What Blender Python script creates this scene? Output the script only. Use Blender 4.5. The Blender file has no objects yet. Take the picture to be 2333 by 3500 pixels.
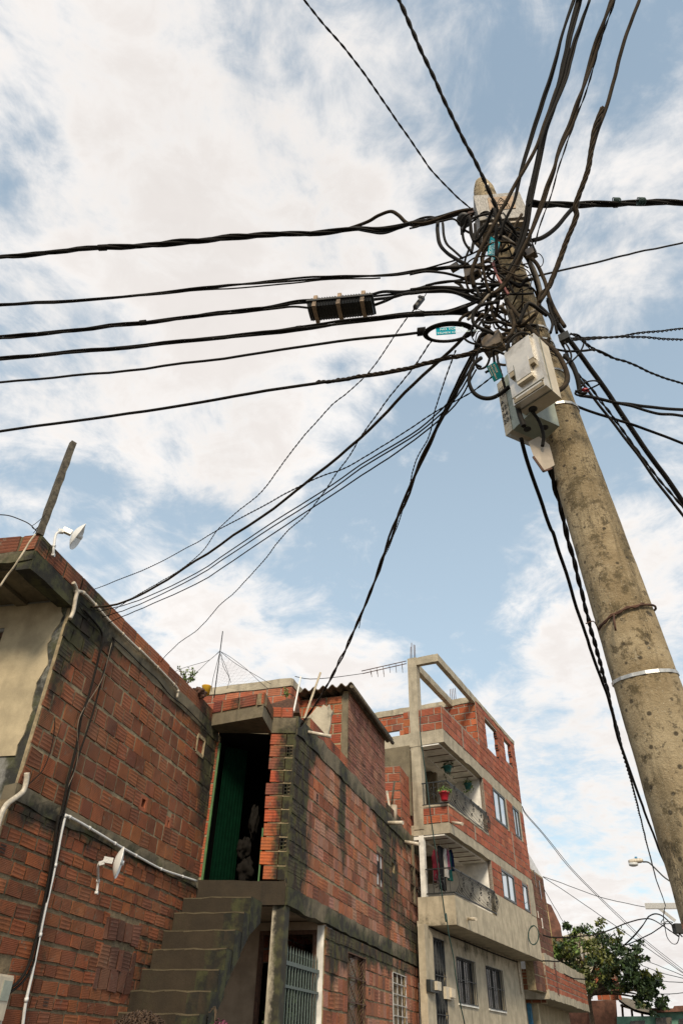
import bpy, math, random
import numpy as np
from mathutils import Vector, Matrix, noise as mnoise
random.seed(7)
R_ = math.radians
D = bpy.data
SC = bpy.context.scene
COL = SC.collection

# ------------------------------------------------------------------ camera
F = 2380.0; CX, CY = 1166.5, 1750.0
EYE = Vector((0, 0, 1.6))
_up = Vector((1250 - CX, -(-1300 - CY), -F)).normalized()      # world up seen from the camera
_fw = Vector((0, 0, -1)); _yy = (_fw - _up * _fw.dot(_up)).normalized(); _xx = _yy.cross(_up)
RM = Matrix((_xx, _yy, _up))
cam = D.cameras.new('camera'); cam.sensor_fit = 'VERTICAL'; cam.sensor_height = 36.0
cam.lens = 36.0 * F / 3500.0; cam.clip_start = 0.05; cam.clip_end = 2000
co = D.objects.new('camera', cam); COL.objects.link(co)
co.matrix_world = Matrix.Translation(EYE) @ RM.to_4x4(); SC.camera = co

# ------------------------------------------------------------------ measuring helpers
def ray(px, py): return RM @ Vector((px - CX, -(py - CY), -F)).normalized()
def at_r(px, py, r):
    d = ray(px, py); return EYE + d * (r / math.hypot(d.x, d.y))
def at_z(px, py, z):
    d = ray(px, py); return EYE + d * ((z - 1.6) / d.z)
def cdepth(p): return (p - EYE).dot(RM @ Vector((0, 0, -1)))
def at_d(px, py, dep):
    d = Vector((px - CX, -(py - CY), -F)) * (dep / F); return EYE + RM @ d
class Frame:
    def __init__(s, o, d, n, z=0.0):
        s.o = Vector((o[0], o[1], 0)); s.d = Vector((d[0], d[1], 0)).normalized(); s.n = Vector((n[0], n[1], 0)).normalized()
    def p(s, u, v, z): return s.o + s.d * u + s.n * v + Vector((0, 0, z))
    def px(s, px, py, v=0.0):
        o = s.o + s.n * v; r = ray(px, py); t = s.n.dot(o - Vector((0, 0, 0))) / s.n.dot(r) if True else 0
        w = EYE + r * (s.n.dot(Vector((o.x, o.y, 0)) - Vector((EYE.x, EYE.y, 0))) / s.n.dot(r))
        return (w - s.o).dot(s.d), w.z
def fr_az(o, az, right=True):
    a = R_(az); d = (math.sin(a), math.cos(a)); n = (d[1], -d[0]) if right else (-d[1], d[0])
    return Frame(o, d, n)

# ------------------------------------------------------------------ sky, sun
SUN_EL, SUN_AZ = 40.0, 180.0      # azimuth clockwise from +Y
w = D.worlds.new('World'); SC.world = w; w.use_nodes = True
nt = w.node_tree; N = nt.nodes; L = nt.links; N.clear()
def wn(t, **k):
    n = N.new(t)
    for a, b in k.items(): setattr(n, a, b)
    return n
def wmath(op, a, b=None, clamp=False):
    n = wn('ShaderNodeMath', operation=op, use_clamp=clamp)
    for i, x in enumerate((a, b)):
        if x is None: continue
        if isinstance(x, (int, float)): n.inputs[i].default_value = x
        else: L.new(x, n.inputs[i])
    return n.outputs[0]
def wmap(x, a, b, c=0.0, d=1.0, t='SMOOTHSTEP'):
    n = wn('ShaderNodeMapRange', interpolation_type=t); L.new(x, n.inputs[0])
    for i, v in enumerate((a, b, c, d)): n.inputs[i + 1].default_value = v
    return n.outputs[0]
sky = wn('ShaderNodeTexSky', sky_type='NISHITA'); sky.sun_disc = False
sky.sun_elevation = R_(SUN_EL); sky.sun_rotation = R_(SUN_AZ); sky.air_density = 1.0; sky.dust_density = 0.6; sky.ozone_density = 1.3
tc = wn('ShaderNodeTexCoord'); sep = wn('ShaderNodeSeparateXYZ'); L.new(tc.outputs['Generated'], sep.inputs[0])
zc = wmath('MAXIMUM', sep.outputs[2], 0.0)
den = wmath('ADD', zc, 0.22)
cmb = wn('ShaderNodeCombineXYZ'); L.new(wmath('DIVIDE', sep.outputs[0], den), cmb.inputs[0]); L.new(wmath('DIVIDE', sep.outputs[1], den), cmb.inputs[1])
cmb.inputs[2].default_value = 3.7
def wnoise(scale, detail, rough, dist=0.0, vec=None):
    n = wn('ShaderNodeTexNoise'); n.inputs['Scale'].default_value = scale; n.inputs['Detail'].default_value = detail
    n.inputs['Roughness'].default_value = rough; n.inputs['Distortion'].default_value = dist
    L.new(vec or cmb.outputs[0], n.inputs['Vector']); return n.outputs['Fac']
n1 = wnoise(3.9, 13, 0.64, 0.5); n2 = wnoise(13.0, 9, 0.62, 0.5); n3 = wnoise(1.3, 5, 0.5)
dens = wmath('ADD', wmath('MULTIPLY', n1, 0.66), wmath('MULTIPLY', n2, 0.34))
dens = wmath('ADD', wmath('MULTIPLY', wmath('SUBTRACT', dens, 0.5), 2.9), 0.5)
BL = [(350, 250, 900, .38), (900, 450, 650, .40), (250, 900, 450, .13), (1000, 950, 450, .38), (700, 1450, 330, .42), (870, 1640, 200, .35), (200, 1350, 260, .22),
      (1350, 900, 300, .15), (1000, 2250, 300, .36), (620, 2120, 230, .30), (1300, 2280, 260, .22), (2000, 1980, 300, .34), (1930, 2480, 280, .36), (2200, 2300, 350, .3), (2250, 1750, 200, .25),
      (2000, 700, 380, .24), (2250, 950, 220, .15), (1950, 1080, 200, .1), (780, 1150, 200, .15),
      (110, 380, 120, -.42), (170, 520, 90, -.3), (1900, 150, 430, -.30), (2260, 220, 230, -.26), (1720, 480, 200, -.12), (480, 1730, 230, -.34), (720, 1840, 150, -.25), (250, 1650, 140, -.2),
      (1150, 1880, 260, -.40), (1400, 1780, 300, -.42), (1600, 1500, 260, -.40), (1250, 1400, 170, -.22), (1700, 1830, 260, -.40), (1600, 2110, 200, -.25), (1050, 2060, 130, -.15), (330, 2000, 120, -.1),
      (2150, 1500, 250, -.30), (2290, 1180, 130, -.20), (1700, 2300, 120, -.2), (1350, 2050, 170, -.25), (350, 1080, 110, -.1), (100, 1150, 100, -.1)]
acc = dens
for bx, by, br, bw in BL:
    c = ray(bx, by); vm = wn('ShaderNodeVectorMath', operation='DOT_PRODUCT'); L.new(tc.outputs['Generated'], vm.inputs[0]); vm.inputs[1].default_value = c
    a = br / F * (F / math.hypot(F, math.hypot(bx - CX, by - CY))) ** 1.6
    g = wmap(vm.outputs['Value'], math.cos(a * 1.5), math.cos(a * 0.15), 0.0, bw * (0.56 if bw > 0 else 0.58))
    acc = wmath('ADD', acc, g)
low = wmap(sep.outputs[2], 0.34, 0.04, 0.0, 0.5); acc = wmath('ADD', acc, low)
mask = wmap(acc, 0.26, 0.92)
thick = wmap(acc, 0.66, 1.15)
ramp = wn('ShaderNodeMix', data_type='RGBA'); L.new(thick, ramp.inputs[0])
ramp.inputs[6].default_value = (9.35, 9.05, 8.8, 1); ramp.inputs[7].default_value = (8.1, 7.65, 7.35, 1)
shade = wmath('MULTIPLY', wmap(n3, 0.3, 0.7, 0.95, 1.05, 'LINEAR'), wmap(n1, 0.3, 0.7, 0.92, 1.06, 'LINEAR'))
cc = wn('ShaderNodeVectorMath', operation='SCALE'); L.new(ramp.outputs[2], cc.inputs[0]); L.new(shade, cc.inputs['Scale'])
veil = wn('ShaderNodeMix', data_type='RGBA'); L.new(wmap(sep.outputs[2], 0.95, 0.45, 0.34, 0.62, 'LINEAR'), veil.inputs[0])
skb = wn('ShaderNodeVectorMath', operation='MULTIPLY'); L.new(sky.outputs[0], skb.inputs[0]); skb.inputs[1].default_value = (1.9, 2.0, 1.7)
L.new(skb.outputs[0], veil.inputs[6]); veil.inputs[7].default_value = (5.9, 7.0, 7.9, 1)
mx = wn('ShaderNodeMix', data_type='RGBA'); L.new(mask, mx.inputs[0]); L.new(veil.outputs[2], mx.inputs[6]); L.new(cc.outputs[0], mx.inputs[7])
bg = wn('ShaderNodeBackground'); bg.inputs[1].default_value = 0.10; L.new(mx.outputs[2], bg.inputs[0])
wo = wn('ShaderNodeOutputWorld'); L.new(bg.outputs[0], wo.inputs[0])

sl = D.lights.new('sun', 'SUN'); sl.energy = 3.4; sl.angle = R_(13); sl.color = (1.0, 0.86, 0.66)
so = D.objects.new('sun', sl); COL.objects.link(so)
sd = Vector((math.sin(R_(SUN_AZ)) * math.cos(R_(SUN_EL)), math.cos(R_(SUN_AZ)) * math.cos(R_(SUN_EL)), math.sin(R_(SUN_EL))))
so.rotation_euler = sd.to_track_quat('Z', 'Y').to_euler()
vs = SC.view_settings; vs.view_transform = 'Standard'; vs.look = 'None'; vs.exposure = 0.10; vs.gamma = 1.0
SC.render.engine = 'CYCLES'; SC.cycles.max_bounces = 6

# ------------------------------------------------------------------ materials
MATS = {}
class NB:
    def __init__(s, name):
        s.m = D.materials.new(name); s.m.use_nodes = True; s.t = s.m.node_tree; s.t.nodes.clear()
        s.out = s.t.nodes.new('ShaderNodeOutputMaterial'); s.b = s.t.nodes.new('ShaderNodeBsdfPrincipled')
        s.t.links.new(s.b.outputs[0], s.out.inputs[0]); s.geo = s.t.nodes.new('ShaderNodeNewGeometry'); MATS[name] = s.m
    def n(s, t, **k):
        x = s.t.nodes.new(t)
        for a, b in k.items(): setattr(x, a, b)
        return x
    def l(s, a, b): s.t.links.new(a, b)
    def math(s, op, a, b=None, clamp=False):
        n = s.n('ShaderNodeMath', operation=op, use_clamp=clamp)
        for i, x in enumerate((a, b)):
            if x is None: continue
            if isinstance(x, (int, float)): n.inputs[i].default_value = x
            else: s.l(x, n.inputs[i])
        return n.outputs[0]
    def mr(s, x, a, b, c=0.0, d=1.0, t='SMOOTHSTEP'):
        n = s.n('ShaderNodeMapRange', interpolation_type=t); s.l(x, n.inputs[0])
        for i, v in enumerate((a, b, c, d)): n.inputs[i + 1].default_value = v
        return n.outputs[0]
    def noise(s, scale, detail=4, rough=0.55, stretch=(1, 1, 1), dist=0.0):
        mp = s.n('ShaderNodeMapping'); mp.inputs['Scale'].default_value = stretch; s.l(s.geo.outputs['Position'], mp.inputs['Vector'])
        n = s.n('ShaderNodeTexNoise'); n.inputs['Scale'].default_value = scale; n.inputs['Detail'].default_value = detail
        n.inputs['Roughness'].default_value = rough; n.inputs['Distortion'].default_value = dist
        s.l(mp.outputs[0], n.inputs['Vector']); return n.outputs['Fac']
    def mix(s, f, a, b, bt='MIX'):
        n = s.n('ShaderNodeMix', data_type='RGBA', blend_type=bt)
        for i, x in ((0, f), (6, a), (7, b)):
            if isinstance(x, (int, float)): n.inputs[i].default_value = x
            elif isinstance(x, tuple): n.inputs[i].default_value = (x[0], x[1], x[2], 1)
            else: s.l(x, n.inputs[i])
        return n.outputs[2]
    def bump(s, h, strength=0.4, dist=0.01, prev=None):
        n = s.n('ShaderNodeBump'); n.inputs['Strength'].default_value = strength; n.inputs['Distance'].default_value = dist
        s.l(h, n.inputs['Height'])
        if prev: s.l(prev, n.inputs['Normal'])
        return n.outputs[0]
    def fin(s, col, rough=0.85, nrm=None, **k):
        if isinstance(col, tuple): s.b.inputs['Base Color'].default_value = (*col, 1)
        else: s.l(col, s.b.inputs['Base Color'])
        if isinstance(rough, (int, float)): s.b.inputs['Roughness'].default_value = rough
        else: s.l(rough, s.b.inputs['Roughness'])
        if nrm: s.l(nrm, s.b.inputs['Normal'])
        for a, b in k.items(): s.b.inputs[a.replace('_', ' ')].default_value = b
        return s.m
def attr(b, name, out='Color'):
    a = b.n('ShaderNodeAttribute', attribute_name=name); return a.outputs[out]
GRIME_D = (0.012, 0.012, 0.008); GRIME_G = (0.05, 0.052, 0.018)
def grime(b, col, amount=0.0, sc=2.2):
    """mould and damp stains: 'Stain' attribute steers where, noise gives the shape"""
    st = attr(b, 'Stain', 'Fac')
    n = b.noise(sc, 9, 0.68, (1, 1, 0.45)); n2 = b.noise(17, 5, 0.6)
    v = b.math('ADD', b.math('ADD', b.math('MULTIPLY', n, 0.8), b.math('MULTIPLY', n2, 0.28)), b.math('MULTIPLY', st, 0.58))
    f = b.mr(v, 0.60 - amount, 0.86 - amount, 0, 0.95)
    g = b.mix(b.mr(b.noise(5, 4), 0.42, 0.62), GRIME_D, GRIME_G)
    return b.mix(f, col, g), f

def mat_brick(name, grooves=46.0, gdep=0.55, amount=0.0, wide=False):
    b = NB(name); col = attr(b, 'Col')
    big = b.noise(6, 6, 0.65); fine = b.noise(70, 4, 0.7)
    col = b.mix(b.mr(big, 0.38, 0.75, 0.0, 0.75), col, b.mix(0.5, col, (0.06, 0.02, 0.012)))
    hs = b.n('ShaderNodeHueSaturation'); b.l(col, hs.inputs['Color']); b.l(b.mr(fine, 0.25, 0.8, 0.72, 1.25, 'LINEAR'), hs.inputs['Value']); col = hs.outputs[0]
    uv = b.n('ShaderNodeUVMap'); sp = b.n('ShaderNodeSeparateXYZ'); b.l(uv.outputs[0], sp.inputs[0])
    wide_ = b.math('GREATER_THAN', sp.outputs[0], 5.0)
    ph = b.math('SINE', b.math('MULTIPLY', b.math('MULTIPLY', sp.outputs[1], grooves * 6.2832), b.math('SUBTRACT', 1.0, b.math('MULTIPLY', wide_, 0.62 if grooves > 30 else 0.0))))
    gv = b.mr(ph, -0.2, 0.75)
    col = b.mix(b.mr(b.noise(1.1, 4, 0.6), 0.42, 0.7, 0, 0.45), col, b.mix(0.6, col, (0.30, 0.16, 0.10)))
    # wear of the ribs: some brick faces smooth
    wear = b.mr(b.noise(2.0, 3), 0.35, 0.6, 1.0, 0.45)
    gcol = b.mix(b.math('MULTIPLY', b.mr(gv, 0, 1, gdep, 0.0), wear), col, (0.03, 0.012, 0.008))
    # mortar smears
    sm = b.mr(b.noise(9, 7, 0.72), 0.57, 0.68, 0, 0.8)
    gcol = b.mix(sm, gcol, (0.17, 0.13, 0.09))
    c, f = grime(b, gcol, amount)
    h = b.math('ADD', b.math('MULTIPLY', gv, 1.0), b.math('MULTIPLY', b.noise(45, 5, 0.7), 1.2))
    return b.fin(c, 0.92, b.bump(h, 0.7, 0.006))
def mat_mortar(name, base=(0.19, 0.145, 0.10), amount=0.0):
    b = NB(name); n = b.noise(12, 6, 0.65); c = b.mix(b.mr(n, 0.3, 0.7), tuple(x * 0.6 for x in base), tuple(x * 1.15 for x in base))
    c, f = grime(b, c, amount + 0.03)
    return b.fin(c, 0.95, b.bump(b.noise(30, 6, 0.75), 0.9, 0.015))
def mat_conc(name, base, amount=0.0, streak=0.5, bump=0.5, sc=2.2, rough=0.9):
    b = NB(name); n = b.noise(3.0, 8, 0.6); s = b.noise(5.0, 6, 0.6, (1, 1, 0.12)); f = b.noise(90, 3, 0.7)
    c = b.mix(b.mr(n, 0.3, 0.72), tuple(x * 0.72 for x in base), tuple(min(1, x * 1.12) for x in base))
    c = b.mix(b.mr(s, 0.5, 0.75, 0, streak), c, tuple(x * 0.38 for x in base))
    c = b.mix(b.mr(f, 0.3, 0.8, 0.0, 0.35), c, tuple(x * 0.55 for x in base))
    c, g = grime(b, c, amount, sc)
    return b.fin(c, rough, b.bump(b.math('ADD', b.noise(14, 8, 0.7), b.math('MULTIPLY', f, 0.4)), bump, 0.02))
def mat_plain(name, col, rough=0.6, var=0.25, sc=20, **k):
    b = NB(name); n = b.noise(sc, 5, 0.65)
    c = b.mix(b.mr(n, 0.3, 0.75), tuple(x * (1 - var) for x in col), tuple(min(1, x * (1 + var * 0.5)) for x in col))
    return b.fin(c, rough, b.bump(n, 0.15, 0.003), **k)

mat_brick('brick_left', 52, 0.44, 0.0)
mat_brick('brick_old', 60, 0.32, 0.02)
mat_brick('brick_street', 40, 0.35, -0.05)
mat_brick('brick_cabin', 13, 0.75, -0.03)
mat_brick('brick_orange', 20, 0.30, -0.06)
mat_brick('brick_apartment', 26, 0.18, -0.14)
mat_mortar('mortar', (0.33, 0.26, 0.155), -0.01)
mat_mortar('mortar_old', (0.22, 0.165, 0.095), 0.03)
mat_mortar('mortar_light', (0.33, 0.26, 0.20), -0.12)
mat_conc('concrete_mould_shade', (0.19, 0.155, 0.098), 0.06, 0.6)  # mould; its dark tone also stands in for shade on two apartment walls
mat_conc('concrete_beam', (0.44, 0.385, 0.285), -0.03, 0.65, 0.7)
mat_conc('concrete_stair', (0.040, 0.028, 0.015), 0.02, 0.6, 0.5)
mat_conc('nosing_highlight', (0.12, 0.095, 0.055), 0.0, 0.3, 0.6)  # edge highlight of the steps, painted in as a lighter strip
mat_conc('concrete_grey', (0.34, 0.33, 0.30), 0.0, 0.5, 0.8)
mat_conc('plaster_cream', (0.47, 0.385, 0.245), -0.10, 0.22, 0.25)
mat_conc('plaster_grey', (0.50, 0.43, 0.31), -0.05, 0.7, 0.45)
mat_conc('plaster_white', (0.86, 0.83, 0.76), -0.22, 0.1, 0.1)
mat_conc('plaster_peach', (0.40, 0.30, 0.21), -0.14, 0.2, 0.15)
mat_conc('plaster_green', (0.16, 0.33, 0.25), -0.1, 0.3, 0.2)
mat_conc('column_dirty', (0.50, 0.44, 0.33), 0.05, 0.4, 0.4, 3.0)
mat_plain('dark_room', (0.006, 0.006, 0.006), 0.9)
mat_plain('black_cable', (0.014, 0.011, 0.008), 0.8, 0.5, 40, Specular_IOR_Level=0.25)
mat_plain('brown_cable', (0.050, 0.034, 0.019), 0.85, 0.5, 30, Specular_IOR_Level=0.2)
mat_plain('pale_cable', (0.20, 0.16, 0.11), 0.6, 0.4, 30)
mat_plain('green_cord', (0.015, 0.05, 0.04), 0.6, 0.3, 30)
mat_plain('pvc_white', (0.62, 0.54, 0.42), 0.45, 0.35, 14)
mat_plain('white_paint', (0.72, 0.71, 0.68), 0.4, 0.12, 20)
mat_plain('steel', (0.55, 0.53, 0.49), 0.4, 0.3, 40, Metallic=0.6)
mat_plain('rusty_steel', (0.10, 0.045, 0.025), 0.8, 0.5, 20)
mat_plain('iron_black', (0.02, 0.022, 0.022), 0.5, 0.3, 30)
mat_plain('frame_grey', (0.025, 0.03, 0.028), 0.4, 0.3, 30)
mat_plain('picket_green', (0.09, 0.12, 0.105), 0.5, 0.3, 30)
mat_plain('green_sheet', (0.001, 0.014, 0.006), 0.9, 0.3, 10, Specular_IOR_Level=0.05)
mat_plain('green_frame', (0.05, 0.14, 0.03), 0.55, 0.3, 10)
mat_plain('wood_grey', (0.10, 0.085, 0.06), 0.9, 0.6, 18)
mat_plain('wood_pale', (0.50, 0.42, 0.30), 0.8, 0.3, 18)
mat_plain('fibrecement', (0.16, 0.13, 0.09), 0.95, 0.5, 7)
mat_plain('tile_red', (0.16, 0.025, 0.02), 0.7, 0.4, 6)
mat_plain('rust_roof', (0.16, 0.07, 0.045), 0.85, 0.5, 4)
mat_plain('teal_tag', (0.005, 0.27, 0.34), 0.85, 0.15, 20, Specular_IOR_Level=0.1)
mat_plain('teal_tag_dark', (0.004, 0.085, 0.09), 0.9, 0.2, 20, Specular_IOR_Level=0.05)
mat_plain('tag_letters', (0.62, 0.78, 0.78), 0.5, 0.1)
mat_plain('ink', (0.03, 0.03, 0.03), 0.8, 0.1)
mat_plain('closure_black', (0.02, 0.019, 0.015), 0.55, 0.5, 30)
mat_plain('porcelain', (0.16, 0.12, 0.08), 0.4, 0.4, 20)
mat_plain('plaque', (0.42, 0.30, 0.20), 0.8, 0.3, 20)
mat_plain('meter_plastic', (0.60, 0.52, 0.39), 0.5, 0.15, 12)
mat_plain('meter_dirt_shade', (0.30, 0.24, 0.15), 0.5, 0.4, 14)  # dirt tone, also used as painted shade under the meter window
mat_plain('meter_green', (0.33, 0.36, 0.29), 0.3, 0.2, 12)
mat_plain('meter_under', (0.20, 0.20, 0.16), 0.5, 0.3, 12)
mat_plain('beige_metal', (0.40, 0.33, 0.25), 0.6, 0.2, 10)
mat_plain('pink_tape', (0.45, 0.16, 0.14), 0.6, 0.2)
mat_plain('red_plastic', (0.42, 0.015, 0.03), 0.4, 0.2)
mat_plain('teal_pot', (0.01, 0.11, 0.10), 0.4, 0.2)
mat_plain('yellow_plastic', (0.65, 0.36, 0.02), 0.5, 0.2)
mat_plain('asphalt', (0.05, 0.05, 0.048), 0.9, 0.3, 30)
mat_plain('earth', (0.10, 0.08, 0.05), 0.95, 0.3, 5)
mat_plain('skin', (0.36, 0.20, 0.13), 0.55, 0.15)
mat_plain('hair_brown', (0.10, 0.055, 0.028), 0.7, 0.6, 60)
mat_plain('blue_paint', (0.06, 0.22, 0.38), 0.6, 0.3, 9)
mat_plain('pipe_yellow', (0.55, 0.42, 0.18), 0.6, 0.2)
mat_plain('bark', (0.11, 0.075, 0.045), 0.95, 0.5, 14)
mat_plain('amber_glass', (0.16, 0.11, 0.03), 0.25, 0.5, 3)
for n_, c_ in (('cloth_maroon', (0.10, 0.012, 0.02)), ('cloth_black', (0.012, 0.012, 0.014)), ('cloth_white', (0.40, 0.38, 0.36)), ('cloth_teal', (0.015, 0.09, 0.08)), ('cloth_navy', (0.012, 0.02, 0.06)), ('cloth_pink', (0.26, 0.08, 0.13)), ('cloth_grey', (0.10, 0.10, 0.11)), ('cloth_red', (0.35, 0.02, 0.02)), ('sack', (0.014, 0.012, 0.010))):
    mat_plain(n_, c_, 0.95, 0.25, 12, Specular_IOR_Level=0.08)
b = NB('glass_sky'); b.fin((0.55, 0.60, 0.64), 0.04, b.bump(b.noise(1.5, 2), 0.03, 0.02), Metallic=0.75)
b = NB('glass_dark'); b.fin(b.mix(b.mr(b.noise(2.5, 4, 0.7), 0.45, 0.62), (0.008, 0.007, 0.006), (0.10, 0.08, 0.055)), 0.12, b.bump(b.noise(3, 3), 0.1, 0.02), IOR=1.6)
b = NB('glass_milky'); b.fin((0.62, 0.63, 0.62), 0.25)
b = NB('curtain_glass'); b.fin(b.mix(b.mr(b.noise(4, 3, .6), .45, .55), (0.05, 0.03, 0.02), (0.42, 0.38, 0.30)), 0.3)
# pole: lichen spotted concrete
b = NB('pole_concrete'); base = b.mix(b.mr(b.noise(4, 7, 0.6), 0.3, 0.7), (0.26, 0.19, 0.10), (0.47, 0.37, 0.225))
base = b.mix(b.mr(b.noise(1.4, 5, 0.6, (1, 1, 0.35)), 0.42, 0.62, 0, 0.6), base, (0.15, 0.115, 0.06))
base = b.mix(b.mr(b.noise(9, 7, 0.72), 0.52, 0.60, 0, 0.8), base, (0.09, 0.065, 0.028))
base = b.mix(b.mr(b.noise(11, 8, 0.7, (1, 1, 0.10)), 0.52, 0.66, 0, 0.55), base, (0.10, 0.075, 0.035))
base = b.mix(b.mr(b.noise(5, 6, 0.7, (1, 1, 0.25)), 0.58, 0.68, 0, 0.55), base, (0.55, 0.47, 0.33))
base = b.mix(b.mr(b.noise(26, 6, 0.7), 0.58, 0.68, 0, 0.75), base, (0.045, 0.035, 0.02))
vo = b.n('ShaderNodeTexVoronoi'); vo.inputs['Scale'].default_value = 14; b.l(b.geo.outputs['Position'], vo.inputs['Vector'])
base = b.mix(b.mr(vo.outputs['Distance'], 0.10, 0.19, 0.85, 0.0), base, (0.03, 0.022, 0.012))
base = b.mix(b.mr(b.noise(140, 2, 0.6), 0.62, 0.72, 0, 0.5), base, (0.62, 0.56, 0.44))
cn = b.math('ABSOLUTE', b.math('SUBTRACT', b.noise(3.5, 7, 0.7, (1, 1, 0.18)), 0.5))
crack = b.mr(cn, 0.0, 0.006, 0.9, 0.0)
base = b.mix(b.math('MULTIPLY', crack, b.mr(b.noise(1.0, 2), 0.5, 0.56)), base, (0.02, 0.015, 0.01))
sz = b.n('ShaderNodeSeparateXYZ'); b.l(b.geo.outputs['Position'], sz.inputs[0])
pz = b.math('ADD', sz.outputs[2], b.math('MULTIPLY', b.math('SUBTRACT', b.noise(12, 5), 0.5), 0.12))
base = b.mix(b.mr(pz, 2.02, 2.05, 0.92, 0.0), base, (0.62, 0.22, 0.13))
b.fin(base, 0.92, b.bump(b.math('ADD', b.noise(60, 7, 0.75), b.math('MULTIPLY', b.noise(14, 4), 1.0)), 0.9, 0.012))
# speckled metal of the terminal box
b = NB('speckled_metal'); vo = b.n('ShaderNodeTexVoronoi'); vo.inputs['Scale'].default_value = 60; b.l(b.geo.outputs['Position'], vo.inputs['Vector'])
c = b.mix(b.mr(b.noise(70, 5, 0.7, (1, 1, 0.4)), 0.42, 0.6), (0.19, 0.175, 0.155), (0.36, 0.335, 0.30))
c = b.mix(b.mr(b.noise(7, 5, 0.6), 0.5, 0.72, 0, 0.6), c, (0.20, 0.17, 0.11)); b.fin(c, 0.6)
# clear plastic of the meter boxes
b = NB('clear_plastic'); gl = b.n('ShaderNodeBsdfGlossy'); gl.inputs['Roughness'].default_value = 0.3; tr = b.n('ShaderNodeBsdfTransparent'); tr.inputs[0].default_value = (0.90, 0.89, 0.85, 1)
df = b.n('ShaderNodeBsdfDiffuse'); b.l(b.mix(b.mr(b.noise(9, 6, 0.7), 0.45, 0.7), (0.66, 0.58, 0.45), (0.36, 0.28, 0.16)), df.inputs[0])
m1 = b.n('ShaderNodeMixShader'); b.l(b.mr(b.noise(6, 5, 0.7), 0.3, 0.7, 0.62, 0.9), m1.inputs[0]); b.l(tr.outputs[0], m1.inputs[1]); b.l(df.outputs[0], m1.inputs[2])
fr_ = b.n('ShaderNodeFresnel'); m2 = b.n('ShaderNodeMixShader'); b.l(b.math('MULTIPLY', fr_.outputs[0], 0.35), m2.inputs[0]); b.l(m1.outputs[0], m2.inputs[1]); b.l(gl.outputs[0], m2.inputs[2]); b.l(m2.outputs[0], b.out.inputs[0])
def mat_leaf(name, c1, c2):
    b = NB(name); oi = attr(b, 'Col'); b.fin(b.mix(b.math('MULTIPLY', 1.0, attr(b, 'Col', 'Fac')), c1, c2), 0.55); return b.m
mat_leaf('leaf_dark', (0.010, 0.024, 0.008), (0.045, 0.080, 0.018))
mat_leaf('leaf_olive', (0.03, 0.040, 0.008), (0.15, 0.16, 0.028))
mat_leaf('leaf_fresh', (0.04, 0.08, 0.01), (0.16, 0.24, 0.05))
def M(n): return MATS[n]

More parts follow.
